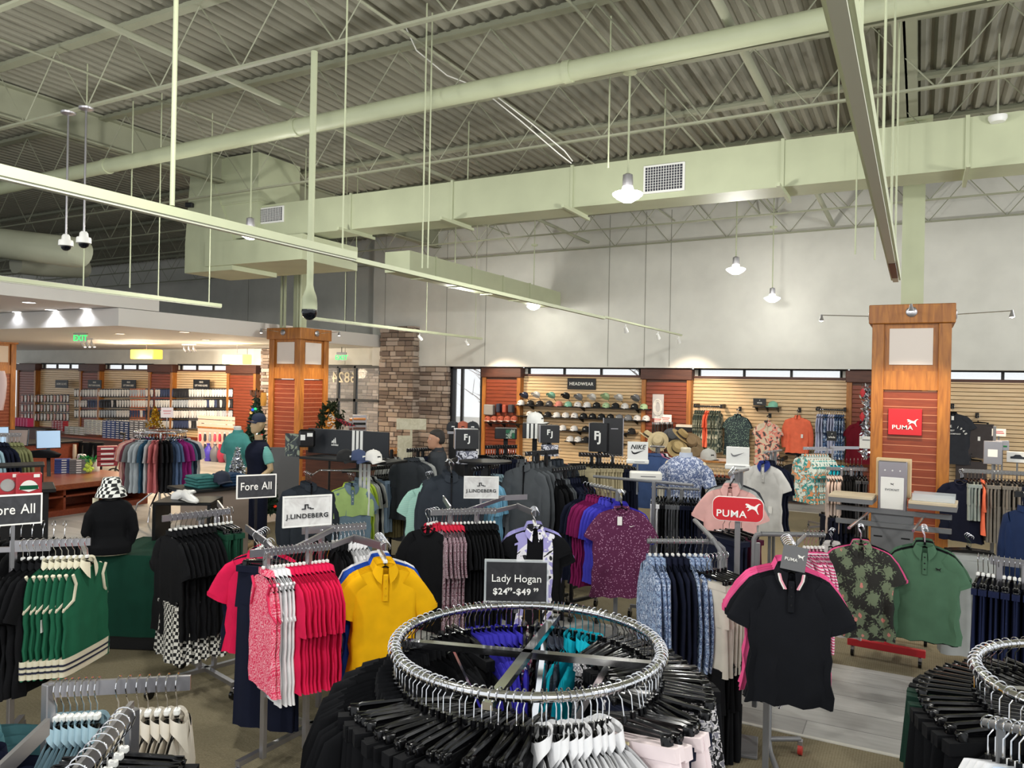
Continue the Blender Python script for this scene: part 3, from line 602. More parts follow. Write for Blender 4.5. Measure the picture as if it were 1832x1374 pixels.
def trousers_mb(w=.2, L=.98, th=.034, seed=0, short=False):
    rnd = random.Random(seed); ph = rnd.uniform(0, 6); m = MB(); K = 9
    def seg(cx, hw, z0, z1, k0=0):
        rings = []
        for i in range(K + 1):
            s = i / K; ring = []
            for j in range(18):
                u = 2 * math.pi * j / 18; cu, su = math.cos(u), math.sin(u); x = hw * (1 + .06 * s) * math.copysign(abs(cu) ** .7, cu)
                y = th / 2 * math.copysign(abs(su) ** .6, su) + th * .28 * min(1, 3 * s + k0) * math.sin(x / hw * 4.5 + ph)
                ring.append((cx + x + (.012 * s * math.sin(ph)), y, z0 + (z1 - z0) * s))
            rings.append(ring)
        m.loft(rings, cap=(False, False))
    c = .26 if not short else .24
    seg(0, w, -.14, -.14 - c); seg(-w * .5, w * .52, -.14 - c + .02, -.14 - L, 1); seg(w * .5, w * .52, -.14 - c + .02, -.14 - L, 1)
    m.box(-w * 1.0, w * 1.0, -th / 2 - .003, th / 2 + .003, -.178, -.14)
    return m
def skirt_mb(w=.17, L=.42, th=.04, seed=0, fl=1.35):
    rnd = random.Random(seed); ph = rnd.uniform(0, 6); rings = []
    for i in range(9):
        s = i / 8; ring = []
        for j in range(36):
            u = 2 * math.pi * j / 36; cu, su = math.cos(u), math.sin(u); hw = w * (1 + (fl - 1) * s)
            ring.append((hw * math.copysign(abs(cu) ** .8, cu), th / 2 * (1 + s * .4) * su + th * .35 * s * math.sin(9 * u + ph), -.14 - L * s + .01 * s * math.sin(6 * u)))
        rings.append(ring)
    m = MB().loft(rings, cap=(False, False)); m.box(-w, w, -th / 2 - .002, th / 2 + .002, -.17, -.138); return m
G = {}
def defg(key, name, cat, kind, m, **o): G[key] = (name, cat, kind, m, o)
def build(key, var=0, hero=False, big=False, L=None, th=None):
    """meshes of one garment: body and its parts"""
    name, cat, kind, m, o = G[key]; o = dict(o); col = o.pop('collar', 'polo'); cm = o.pop('cm', m); btn = o.pop('btn', False); trim = o.pop('trim', None); zipm = o.pop('zip', None)
    if L: o['L'] = L
    if th: o['th'] = th
    k = (key, var, tuple(sorted(o.items()))); parts = []
    if kind == 'shirt':
        body = cached(k, lambda: shirt_mb(seed=var * 7 + hash(key) % 97 if False else var * 7 + sum(map(ord, key)), **o).mesh(name, m))
        if col: parts.append(('collar', cached((col, cm.name), lambda: collar_mb(col, o.get('vneck', .05)).mesh('collar', cm))))
        if hero and btn:
            t_ = o.get('th', .045)
            parts.append(('placket', cached(('placket', m.name, t_), lambda: MB().box(-.016, .016, -t_ * .5 - .012, -.004, -.32, -.16, c=.003).mesh('placket', m))))
            for i in range(3): parts.append(('button', cached(('button', i, btn.name, t_), lambda: MB().lathe([(.001, 0), (.0055, 0), (.0055, .003), (.001, .003)], 8).xf(Matrix.Translation((0, -t_ * .5 - .012, -.19 - .045 * i)) @ Matrix.Rotation(R(90), 4, 'X')).mesh('button', btn))))
        if hero and zipm: parts.append(('zip', cached(('zip', zipm.name), lambda: MB().box(-.004, .004, -.036, -.004, -.42, -.13).mesh('zip', zipm))))
        if trim:
            for sd in (-1, 1):
                def tr(s=sd):
                    q = MB(); w_ = o.get('w', .225); hw_ = o.get('hw', .185); h_ = o.get('th', .045) * .62
                    return q.tube([(s * (hw_ - .02), -h_, -.16), (s * (hw_ - .05), -h_, -.22), (s * (w_ - .06), -h_, -.31), (s * (w_ + .004), 0, -.36), (s * (w_ - .06), h_, -.31), (s * (hw_ - .05), h_, -.22), (s * (hw_ - .01), h_, -.16)], .008, 6, flat=1.3).mesh('armhole_trim', trim)
                parts.append(('armhole_trim', cached(('trim', sd, trim.name, k), tr)))
        hk = 'shirt'
    elif kind == 'trousers': body = cached(k, lambda: trousers_mb(seed=var, **o).mesh(name, m)); hk = 'clip'
    else:
        hemm = o.pop('hem', None); body = cached(k, lambda: skirt_mb(seed=var, **o).mesh(name, m)); hk = 'clip'
        if hemm:
            def hb():
                q = skirt_mb(seed=var, **o); n = 36; rings = [[(v[0] * 1.01, v[1] * 1.02, v[2]) for v in q.v[(7 + i) * n:(8 + i) * n]] for i in (0, 1)]
                return MB().loft(rings, cap=(False, False)).mesh('hem_band', hemm)
            parts.append(('hem_band', cached(('hem', k), hb)))
    return name, cat, body, parts, hanger_meshes(hk, big)
def wear(key, pos, rz, label, group=None, var=0, hero=False, big=False, L=None, th=None, tagm=None, tilt=0.):
    name, cat, body, parts, (hg, hk) = build(key, var, hero, big, L, th)
    o = link(name, body, None, pos, rz); o.rotation_euler.y = tilt; tag(o, label, cat, group)
    for pn, me in parts: link(pn, me, o)
    h = link('hanger', hg, o); link('hook', hk, h)
    if big: link('size_marker', cached('sizem', lambda: MB().box(-.013, .013, -.009, .009, -.098, -.078, c=.004).mesh('size_marker', WHITE)), h)
    if tagm is not None:
        x, z = tagm; MB().box(x - .02, x + .02, -.04, -.037, z - .045, z + .03).obj('price_tag', PAPER, o)
    return o
_rr = random.Random(5)
def row(A, B, items, big=False, flip=False, th=None, turn=0, jit=4):
    """items: (key, count, label, group) hung one behind another from A to B"""
    A = Vector(A); B = Vector(B); d = B - A; n = sum(i[1] for i in items); ang = math.atan2(d.y, d.x) - math.pi / 2 + (math.pi if flip else 0); k = 0; out = []
    for it in items:
        key, c, lab = it[:3]; grp = it[3] if len(it) > 3 else (lab if c > 1 else None); kw = it[4] if len(it) > 4 else {}
        for i in range(c):
            if 'tagm' not in kw and _rr.random() < .14 and G[key][2] == 'shirt': kw = dict(kw, tagm=(_rr.choice((-.16, .17)), _rr.uniform(-.5, -.3)))
            else: kw = it[4] if len(it) > 4 else {}
            f = (k + .5) / n; out.append(wear(key, A + d * f, ang + R(_rr.uniform(-jit, jit) + turn), lab, grp, var=_rr.randrange(3), big=big, th=th or max(.018, min(.045, d.length / n * .95)), **kw)); k += 1
    return out
def stack(P, dy, items, step=.035, big=False, hero=True, drop=0., base=None):
    """face-out garments: first faces the aisle, the rest hang behind it; dy: turn away from the photographer's direction"""
    P = Vector(P); rz = (facing(P) if base is None else base) + R(dy); back = Vector((-math.sin(rz), math.cos(rz), 0)); k = 0; out = []
    for it in items:
        key, c, lab = it[:3]; grp = it[3] if len(it) > 3 and it[3] else (lab if c > 1 else None); kw = it[4] if len(it) > 4 else {}
        for i in range(c):
            out.append(wear(key, P + back * step * k + Vector((0, 0, drop * k)), rz + R(_rr.uniform(-3, 3) * (k > 0)), lab, grp, var=_rr.randrange(3), hero=hero and k == 0, big=big, th=.045 if k == 0 else .036, **(kw if i == 0 else {}))); k += 1
    return out, rz
# ------------------------------------------------------------------ racks
def caster(parent, x, y, wheel=BLACKP, r=.035, z=0.):
    c = MB().box(x - .014, x + .014, y - .02, y + .02, z + r * 1.4, z + r * 2.6, c=.003).obj('caster', STEEL, parent)
    MB().tube([(x - .013, y, z + r), (x + .013, y, z + r)], r, 14).obj('wheel', wheel, c)
def rack(label, rails, posts=(), feet=(), m=STEEL, flat=(.012, .045), r=.0127, cat='clothes rack', wheels=True, wheel=BLACKP, zf=.11, name='clothes_rack', posth=.016, arms=()):
    c = Vector(posts[0][:2] + (0,)) if posts else Vector((rails[0][0][0], rails[0][0][1], 0)); o = tag(empty(name, c), label, cat)
    for A, B in rails:
        A = Vector(A) - c; B = Vector(B) - c
        if flat: MB().obox(A, B, flat[0], flat[1]).obj('hang_rail', m, o)
        else: MB().tube([A, B], r, 10).obj('hang_rail', m, o)
    for p in posts:
        x, y = p[0] - c.x, p[1] - c.y; MB().box(x - posth, x + posth, y - posth, y + posth, zf, p[2], c=.003).obj('post', m, o)
    for A, B in arms: MB().obox(Vector(A) - c, Vector(B) - c, .02, .03).obj('arm', m, o)
    for A, B in feet:
        A = Vector(tuple(A) + (zf,)) - c; B = Vector(tuple(B) + (zf,)) - c; MB().obox(A, B, .035, .03).obj('foot_bar', m, o)
        if wheels:
            for q in (A, B): caster(o, q.x, q.y, wheel)
    return o
def autorack(label, rails, m=STEEL, spread=.42, **k):
    """posts under the middle of the rails, a cross of feet below"""
    pts = [(Vector(a) + Vector(b)) / 2 for a, b in rails]; c = sum(pts, Vector()) / len(pts); z = max(p.z for p in pts)
    d = (Vector(rails[0][1]) - Vector(rails[0][0])); d.z = 0; d.normalize(); n = Vector((-d.y, d.x, 0)); s = spread
    return rack(label, rails, posts=[(c.x - d.x * .06, c.y - d.y * .06, z), (c.x + d.x * .06, c.y + d.y * .06, z)],
                feet=[((c.x - d.x * s, c.y - d.y * s), (c.x + d.x * s, c.y + d.y * s)), ((c.x - n.x * s, c.y - n.y * s), (c.x + n.x * s, c.y + n.y * s))],
                arms=[((c.x, c.y, z - .03), tuple(p - Vector((0, 0, .03)))) for p in pts if len(pts) > 1], m=m, **k)
def waterfall(parent, P, rz, l=.35, m=CHROME):
    P = Vector(P) - parent.location; b = Vector((-math.sin(rz), math.cos(rz), 0)); MB().tube([P - b * .03 - Vector((0, 0, .0)), P + b * l], .009, 8).obj('face_out_arm', m, parent)
# ------------------------------------------------------------------ signs
def sign(px, py, t, w, h, label, panel=DARKP, frame=STEEL, dy=0., stem=None, stemm=STEEL, th=.012, fr=.008, name='rack_sign'):
    p = att(px, py, t); rz = facing(p) + R(dy); o = tag(empty(name, p, rz), label, 'sign')
    MB().box(-w / 2, w / 2, -th / 2, th / 2, -h / 2, h / 2).obj('panel', panel, o)
    if frame:
        MB().box(-w / 2 - fr, w / 2 + fr, -th / 2 - .003, th / 2 + .003, -h / 2 - fr, -h / 2).box(-w / 2 - fr, w / 2 + fr, -th / 2 - .003, th / 2 + .003, h / 2, h / 2 + fr).box(-w / 2 - fr, -w / 2, -th / 2 - .003, th / 2 + .003, -h / 2, h / 2).box(w / 2, w / 2 + fr, -th / 2 - .003, th / 2 + .003, -h / 2, h / 2).obj('frame', frame, o)
    if stem: MB().box(-.009, .009, -.005 + .008, .005 + .008, -h / 2 - stem, -h / 2).obj('stem', stemm, o)
    return o
SWOOSH = [(-1, .25), (-.95, -.02), (-.78, -.26), (-.5, -.34), (-.2, -.28), (1.05, .38), (-.12, .02), (-.4, -.06), (-.62, -.06), (-.75, .02), (-.82, .12)]
# ------------------------------------------------------------------ cloth colours
BLK = cloth((11, 12, 16)); NVY = cloth((17, 22, 42)); WHT = cloth((236, 236, 238)); PINK = cloth((222, 28, 80)); YEL = cloth((233, 176, 6)); CRM = cloth((222, 214, 200)); PAL = cloth((242, 226, 228))
TEALC = cloth((8, 168, 190)); ROY = cloth((54, 48, 168)); GRN = cloth((78, 112, 88)); DGRN = cloth((22, 66, 48)); LBL = cloth((156, 184, 196)); CHAR = cloth((58, 62, 68)); MAG = cloth((128, 26, 84)); ROSE = cloth((228, 176, 170)); GRY = cloth((128, 130, 134)); LGR = cloth((176, 178, 176)); CORAL = cloth((242, 118, 86)); MINT = cloth((132, 186, 172)); LIME = cloth((196, 222, 84)); SLATE = cloth((112, 134, 150)); OLV = cloth((108, 98, 66)); SKY = cloth((120, 176, 206)); MAR = cloth((110, 18, 34)); HOT = cloth((236, 92, 148))
# ------------------------------------------------------------------ figures: lofted limbs fused into one skin
def fuse(mb, name, m, parent=None, vox=.011, smooth=4):
    me = mb.mesh('fuse_tmp', m); o = bpy.data.objects.new('fuse_tmp', me); COL.objects.link(o)
    r = o.modifiers.new('r', 'REMESH'); r.mode = 'VOXEL'; r.voxel_size = vox; r.use_smooth_shade = True
    s = o.modifiers.new('s', 'SMOOTH'); s.iterations = smooth; s.factor = .5
    dg = bpy.context.evaluated_depsgraph_get(); me2 = bpy.data.meshes.new_from_object(o.evaluated_get(dg)); bpy.data.objects.remove(o); me2.name = name
    me2.materials.clear(); [me2.materials.append(x) for x in (m if isinstance(m, (list, tuple)) else [m])]
    return link(name, me2, parent)
def ell(cx, cy, z, a, b, n=24, sq=1.): return [(cx + a * math.copysign(abs(math.cos(t)) ** sq, math.cos(t)), cy + b * math.copysign(abs(math.sin(t)) ** sq, math.sin(t)), z) for t in [2 * math.pi * j / n for j in range(n)]]
def torso(mb, z0, male=True, g=1., neck=True, low=.0):
    """hip at z0, neck top at z0+.62; faces -y; g grows it for clothing"""
    P = [(-.02 + low, .165, .105, 0), (.06, .17, .11, 0), (.16, .15, .1, 0), (.26, .158, .105, -.005), (.36, .178, .118, -.012), (.44, .19, .115, -.01), (.5, .185, .1, 0), (.54, .15, .085, .008), (.57, .09, .07, .015)]
    if not male: P = [(-.02 + low, .16, .1, 0), (.06, .165, .105, 0), (.16, .125, .088, 0), (.26, .13, .095, -.01), (.34, .15, .115, -.022), (.42, .155, .1, -.01), (.48, .16, .085, 0), (.52, .13, .075, .008), (.55, .075, .06, .015)]
    mb.loft([ell(0, cy, z0 + z, a * g, b * g, sq=.9) for z, a, b, cy in P])
    if neck: mb.loft([ell(0, .015 - .02 * i / 3, z0 + .53 + .045 * i, r, r) for i, r in enumerate((.07, .056, .053, .055))])
def head(mb, c, s=1.):
    x, y, z = c; P = [(-.115, .02, .03, -.055), (-.1, .045, .055, -.04), (-.07, .058, .078, -.02), (-.03, .066, .09, -.008), (.01, .073, .098, 0), (.05, .074, .098, .004), (.085, .062, .082, .008), (.11, .04, .052, .01), (.12, .012, .016, .01)]
    mb.loft([ell(x, y + cy * s, z + dz * s, a * s, b * s, 20) for dz, a, b, cy in P])
    mb.tube([(x, y - .085 * s, z + .025 * s), (x, y - .108 * s, z - .02 * s), (x, y - .085 * s, z - .032 * s)], [.009 * s, .015 * s, .01 * s], 8)      # nose
    mb.tube([(x - .026 * s, y - .082 * s, z - .058 * s), (x, y - .093 * s, z - .056 * s), (x + .026 * s, y - .082 * s, z - .058 * s)], [.006 * s, .011 * s, .006 * s], 8)   # lips
    mb.tube([(x - .045 * s, y - .076 * s, z + .034 * s), (x, y - .09 * s, z + .036 * s), (x + .045 * s, y - .076 * s, z + .034 * s)], .009 * s, 8)   # brow
    for q in (-1, 1): mb.tube([(x + q * .07 * s, y, z + .03 * s), (x + q * .08 * s, y + .015 * s, z + .01 * s), (x + q * .073 * s, y + .005 * s, z - .03 * s)], [.012 * s, .016 * s, .009 * s], 8)
def limb(mb, pts, rad): mb.tube(pts, rad, 14)
def hand(mb, p, d, side=1, s=1.):
    """palm at p running along d, five separate curled fingers"""
    d = Vector(d).normalized(); n = Vector((0, -1, 0)); a = d.cross(n).normalized(); n = a.cross(d).normalized()
    p = Vector(p); mb.tube([p, p + d * .045 * s, p + d * .085 * s], [.026 * s, .036 * s, .032 * s], 12, flat=.5)
    for i, L in enumerate((.066, .075, .07, .055)):
        o = a * (i - 1.5) * .0195 * s; q = p + d * .08 * s + o; mb.tube([q, q + d * L * .45 * s - n * .004, q + d * L * .8 * s - n * -.012, q + d * L * .95 * s + n * .028], [.0098 * s, .009 * s, .0085 * s, .006 * s], 8)
    o = a * -side * .03 * s; mb.tube([p + d * .02 * s + o * .6, p + d * .05 * s + o * 1.6, p + d * .075 * s + o * 1.9 + n * .02], [.013 * s, .011 * s, .008 * s], 8)
EYEW = mat('eye_white', 'efeae4', .2); EYED = mat('eye_iris', '2b1c14', .1)
def eyes(parent, c, s=1.):
    for q in (-1, 1):
        e = MB().lathe([(.001, -.011), (.008, -.008), (.011, 0), (.008, .008), (.001, .011)], 12, (c[0] + q * .03 * s, c[1] - .078 * s, c[2] + .015 * s)).obj('eye', EYEW, parent)
        MB().lathe([(.001, -.0055), (.0045, 0), (.001, .0055)], 10, (c[0] + q * .03 * s, c[1] - .0875 * s, c[2] + .015 * s)).obj('iris', EYED, e)
def shirt_shell(parent, z0, m, sleeves, g=1.09, male=True, name='shirt', low=0., vox=.012, collar=None):
    mb = MB(); torso(mb, z0, male, g, neck=False, low=low)
    for pts, rad in sleeves: limb(mb, pts, rad)
    o = fuse(mb, name, m, parent, vox)
    if collar:
        q = MB(); r1 = ell(0, .012, z0 + .6, .062, .062, 20); r2 = ell(0, .012, z0 + .612, .066, .066, 20); r3 = [(x * 1.22, y * 1.22 - (.02 if y < 0 else 0), z0 + .555 - (.035 if y < -.03 else 0)) for x, y, z in r1]
        q.loft([r1, r2, r3], cap=(False, False)).obj('collar', collar, o)
    return o
CAPS = {}
def cap_meshes(c, c2=None):
    k = (c, c2)
    if k not in CAPS:
        m = mat('cap_' + c, c, .8, pat='cloth'); mb_ = mat('cap_' + (c2 or c), c2 or c, .8, pat='cloth')
        crown = MB().lathe([(.087, 0), (.089, .03), (.083, .07), (.062, .102), (.03, .118), (.008, .122), (.006, .128), (.0005, .129)], 22, cap=(True, True), sy=1.1).mesh('baseball_cap', m)
        br = []
        for i, (s, dz) in enumerate(((0, .0), (.5, -.004), (1, -.016))):
            br.append([(.084 * math.cos(t) * (1 - .1 * s), -(.05 + .045 * math.sin(t)) - s * (.03 + .052 * math.sin(t)), .012 + dz + .018 * math.sin(t) * s - .012 * abs(math.cos(t)) ** 2 * s) for t in [math.pi * j / 12 for j in range(13)]])
        top = MB().loft(br, cap=(False, False), close_u=False); top.loft([[(x, y, z - .004) for x, y, z in r] for r in br], cap=(False, False), close_u=False)
        CAPS[k] = (crown, top.mesh('brim', mb_), MB().box(-.02, .02, -.094, -.086, .035, .062, c=.003).mesh('badge', WHITE if c < '9' else BLACKM))
    return CAPS[k]
def cap(pos, rz, label, c, c2=None, group=None, parent=None, tilt=0, badge=True, s=1.):
    cr, br, bd = cap_meshes(c, c2); o = link('baseball_cap', cr, parent, pos, rz); o.rotation_euler.x = R(tilt); o.scale = (s, s, s)
    link('brim', br, o)
    if badge: link('badge', bd, o)
    if parent is None: tag(o, label, 'cap', group)
    return o
def straw_hat(pos, rot, label, c, group=None, brim=.165):
    m = mat('straw_' + c, c, .85, pat='cloth', bump=.5); o = tag(empty('sun_hat', pos), label, 'hat', group); o.rotation_euler = rot
    MB().lathe([(brim, .0), (brim * .8, -.006), (.1, 0), (.094, .01), (.088, .07), (.07, .098), (.03, .1), (.001, .094)], 26, cap=(False, False), sy=1.12).obj('crown_and_brim', m, o)
    MB().lathe([(.097, .008), (.0935, .038)], 26, cap=(False, False), sy=1.12).obj('hat_band', mat('hat_band', '3a2c20', .7), o); return o
FIGS = True
# ---- shopper
P0 = att(783, 787, 9.6); gz = 0.0
o = tag(empty('person', (P0.x, P0.y, 0)), 'dark haired person in a dark grey shirt facing left behind the charcoal jackets', 'person')
o.rotation_euler.z = facing(P0) - R(78)
hz = P0.z; hips = hz - .705; b = MB(); torso(b, hips, True); head(b, (0, -.02, hz))
for q in (-1, 1):
    limb(b, [(q * .155, 0, hips + .5), (q * .21, .01, hips + .4), (q * .235, 0, hips + .2), (q * .22, -.12, hips + .02), (q * .2, -.2, hips - .02)], [.05, .052, .045, .036, .027]); hand(b, (q * .195, -.22, hips - .025), (0, -1, -.25), q)
    limb(b, [(q * .09, 0, hips + .02), (q * .1, -.01, hips - .2), (q * .1, 0, hips - .44), (q * .1, .02, hips - .65), (q * .1, .02, .07)], [.095, .088, .06, .056, .04]); b.tube([(q * .1, .05, .05), (q * .1, -.05, .04), (q * .105, -.16, .025)], [.04, .04, .028], 12)
fuse(b, 'body', SKIN, o, .012, 3); eyes(o, (0, -.02, hz))
hr = MB().loft([ell(0, -.012 + cy, hz + dz, a, b_, 20) for dz, a, b_, cy in ((-.05, .06, .05, .04), (-.02, .076, .076, .03), (.03, .08, .09, .018), (.07, .078, .096, .004), (.1, .068, .086, .002), (.125, .045, .055, .004), (.137, .012, .016, .006))])
hr.v = [(x, y, z + max(0, -y) * .55 * max(0, 1 - (z - hz + .05) / .15)) for x, y, z in hr.v]
fuse(hr, 'hair', mat('dark_hair', '2b2624', .7, bump=.8), o, .009, 1)
shirt_shell(o, hips, CHAR, [([(q * .15, 0, hips + .49), (q * .215, .01, hips + .4), (q * .245, 0, hips + .2), (q * .225, -.13, hips + .03)], [.062, .065, .058, .048]) for q in (-1, 1)], 1.12, collar=CHAR)
b = MB().loft([ell(0, 0, hips + z, .18, .12) for z in (.05, -.03)])
for q in (-1, 1): limb(b, [(q * .09, 0, hips + .02), (q * .1, -.01, hips - .2), (q * .1, 0, hips - .44), (q * .1, .02, .1)], [.1, .1, .078, .07])
fuse(b, 'trousers', NVY, o, .014, 3)
for q in (-1, 1): MB().tube([(q * .1, .06, .045), (q * .1, -.05, .045), (q * .105, -.17, .03)], [.05, .05, .035], 12).obj('shoe', BLACKM, o)
# ---- bucket hat mannequin seen from behind, on the green table
q0 = att(197, 985, 6.45); MT = mat('mannequin_cream', 'd9cfb8', .4); MS = mat('mannequin_flesh', 'c2a680', .45)
o = tag(empty('mannequin', (q0.x, q0.y, .8)), 'torso mannequin seen from behind in a black top on the green cloth', 'mannequin')
o.rotation_euler.z = facing(q0) + R(176); b = MB(); torso(b, .03, False); head(b, (0, 0, .66), .85)
fuse(b, 'body', MT, o, .012, 3); o.scale = (.86, .86, .8)
shirt_shell(o, .04, BLK, [([(q * .13, 0, .49), (q * .18, .02, .42), (q * .21, .03, .26), (q * .175, .0, .12)], [.055, .052, .045, .04]) for q in (-1, 1)], 1.16, False, name='black_top', collar=BLK)
CHK = mat('checker_hat', 'eef0ea', .8, pat='check', col2='16181a', scale=36)
bh = tag(MB().lathe([(.165, -.03), (.135, .04), (.105, .06), (.1, .1), (.08, .128), (.001, .135)], 26, cap=(False, True)).obj('bucket_hat', CHK, None, (q0.x, q0.y, 1.55)), 'black and white checkered bucket hat on the mannequin seen from behind', 'hat')
bh.location.z = .8 + .525; bh.scale = (.74, .74, 1)
MB().box(-.03, .03, -.001, .001, -.1, .02).obj('price_tag', mat('tag_cream', 'e8e0c0', .6), bh, (-.1, -.12, -.06), facing(q0) - bh.rotation_euler.z)
# ---- capped mannequin in navy vest, and the teal shirted one
def leg_pair(b, hz_, sp=.09):
    for q in (-1, 1): limb(b, [(q * sp, 0, hz_ + .02), (q * .1, -.01, hz_ - .2), (q * .1, 0, hz_ - .44), (q * .1, .02, hz_ - .65), (q * .1, .02, .07)], [.095, .088, .06, .056, .04]); b.tube([(q * .1, .05, .05), (q * .1, -.05, .04), (q * .105, -.16, .025)], [.04, .04, .028], 12)
t = 10.4; p = att(463, 760, t); hips = p.z - .8
o = tag(empty('mannequin', (p.x, p.y, 0)), 'mannequin with navy cap and navy vest standing by the decorated tree', 'mannequin'); o.rotation_euler.z = facing(p) - R(62)
b = MB(); torso(b, hips); head(b, (0, -.01, p.z)); leg_pair(b, hips)
for q in (-1, 1): limb(b, [(q * .155, 0, hips + .5), (q * .215, .02, hips + .4), (q * .27, .04, hips + .22), (q * .22, -.1, hips + .1), (q * .15, -.16, hips + .06)], [.05, .05, .042, .034, .026]); hand(b, (q * .14, -.165, hips + .055), (-q * .9, -.1, -.3), q)
fuse(b, 'body', MS, o, .013, 3)
shirt_shell(o, hips, mat('teal_stripe_shirt', '4f9a96', .8, pat='stripe', col2='7fb8b0', scale=22), [([(q * .15, 0, hips + .49), (q * .215, .02, hips + .4), (q * .25, .035, hips + .29)], [.062, .066, .064]) for q in (-1, 1)], 1.08, name='striped_polo')
v = MB(); torso(v, hips, True, 1.17, neck=False); v.loft([ell(0, .01, hips + z, .075, .072) for z in (.5, .6)]); fuse(v, 'vest', NVY, o, .012, 4)
b = MB().loft([ell(0, 0, hips + z, .185, .125) for z in (.04, -.05)])
for q in (-1, 1): limb(b, [(q * .09, 0, hips + .02), (q * .1, -.01, hips - .25), (q * .1, .01, .12)], [.105, .098, .072])
fuse(b, 'trousers', NVY, o, .014, 3)
c = cap((0, 0, 0), 0, '', '1e2a44', parent=None, badge=False); tag(c, 'navy cap worn by the mannequin in the navy vest', 'cap'); c.location = (p.x, p.y, p.z + .04); c.rotation_euler.z = facing(p) - R(62)
t = 10.9; p = att(425, 768, t); hips = p.z - .62
o = tag(empty('mannequin', (p.x, p.y, 0)), 'headless mannequin in a teal polo left of the capped mannequin', 'mannequin'); o.rotation_euler.z = facing(p) - R(48)
b = MB(); torso(b, hips); leg_pair(b, hips); fuse(b, 'body', WHITE, o, .013, 3)
shirt_shell(o, hips, cloth((74, 142, 138)), [([(q * .15, 0, hips + .49), (q * .215, .0, hips + .4), (q * .25, .0, hips + .27)], [.048, .062, .068]) for q in (-1, 1)], 1.1, name='teal_polo', collar=cloth((74, 142, 138)))
MB().loft([ell(0, 0, hips + z, .182, .122) for z in (-.02, -.06)]).obj('white_belt', WHITE, o)
b = MB().loft([ell(0, 0, hips + z, .18, .12) for z in (-.03, -.08)])
for q in (-1, 1): limb(b, [(q * .09, 0, hips - .02), (q * .1, -.01, hips - .25), (q * .1, .01, .1)], [.105, .098, .072])
fuse(b, 'trousers', NVY, o, .014, 3)
# ---- headless mannequin in printed polo (middle)
t = 8.1; p = att(1227, 808, t); hips = p.z - .62
PRT = mat('blue_print', 'c9cfe0', .8, pat='camo', col2='4c5c86', col3='7886a8', scale=42)
o = tag(empty('mannequin', (p.x, p.y, 0)), 'headless cream mannequin in a blue and white printed polo', 'mannequin'); o.rotation_euler.z = facing(p) - R(8)
b = MB(); torso(b, hips); leg_pair(b, hips)
for q in (-1, 1): limb(b, [(q * .155, 0, hips + .5), (q * .225, .01, hips + .38), (q * .255, .0, hips + .18), (q * .245, -.03, hips - .02)], [.05, .05, .042, .028]); hand(b, (q * .245, -.035, hips - .03), (0, -.1, -1), q)
fuse(b, 'body', MT, o, .013, 3)
shirt_shell(o, hips, PRT, [([(q * .15, 0, hips + .49), (q * .225, .01, hips + .4), (q * .262, .0, hips + .25)], [.048, .064, .07]) for q in (-1, 1)], 1.09, name='printed_polo', collar=cloth((188, 196, 214)))
b = MB().loft([ell(0, 0, hips + z, .18, .12) for z in (0, -.06)])
for q in (-1, 1): limb(b, [(q * .09, 0, hips - .02), (q * .1, -.01, hips - .25), (q * .1, .01, .1)], [.105, .098, .072])
fuse(b, 'trousers', NVY, o, .014, 3)
# ------------------------------------------------------------------ garment kinds
BTN = mat('button_pearl', 'e8e4dc', .3); BTND = mat('button_dark', '17171a', .3)
defg('blk_polo', 'polo_shirt', 'shirt', 'shirt', BLK, btn=BTND); defg('wht_polo', 'polo_shirt', 'shirt', 'shirt', WHT, btn=BTN, sleeve='hang'); defg('cream_polo', 'polo_shirt', 'shirt', 'shirt', CRM, sleeve='hang')
defg('pink_polo', 'polo_shirt', 'shirt', 'shirt', PINK, L=.66, sleeve='hang', w=.21, hw=.18); defg('yel_polo', 'polo_shirt', 'shirt', 'shirt', YEL, btn=mat('button_yellow', 'd9a406', .4), L=.68, w=.2, hw=.185)
defg('lbl_polo', 'polo_shirt', 'shirt', 'shirt', LBL, sleeve='hang'); defg('blk_jkt', 'jacket', 'jacket', 'shirt', BLK, sleeve='long', collar='stand'); defg('roy_polo', 'polo_shirt', 'shirt', 'shirt', ROY, sleeve='hang')
defg('teal_polo', 'polo_shirt', 'shirt', 'shirt', TEALC, sleeve='hang'); defg('blk_trs', 'trousers', 'trousers', 'trousers', BLK); defg('nvy_trs', 'trousers', 'trousers', 'trousers', NVY); defg('pal_trs', 'trousers', 'trousers', 'trousers', PAL, w=.19)
FLO = mat('floral_print', 'ece6e6', .8, pat='camo', col2='2a2a50', col3='a8305a', scale=38); DPR = mat('dark_print', '1d2230', .8, pat='camo', col2='38424f', col3='20263a', scale=22); BWP = mat('monochrome_print', '16161a', .8, pat='camo', col2='e6e2e4', col3='8a8894', scale=46)
defg('flo_trs', 'trousers', 'trousers', 'trousers', FLO); defg('dpr_polo', 'polo_shirt', 'shirt', 'shirt', DPR, sleeve='hang'); TLH = mat('teal_hem_print', '16161a', .8, pat='camo', col2='e6e2e4', col3='8a8894', scale=46)
defg('bw_skirt', 'skirt', 'skirt', 'skirt', BWP, L=.4, hem=TEALC); defg('bw_dress', 'dress', 'dress', 'shirt', BWP, sleeve='none', L=.85, flare=1.25, collar='crew')
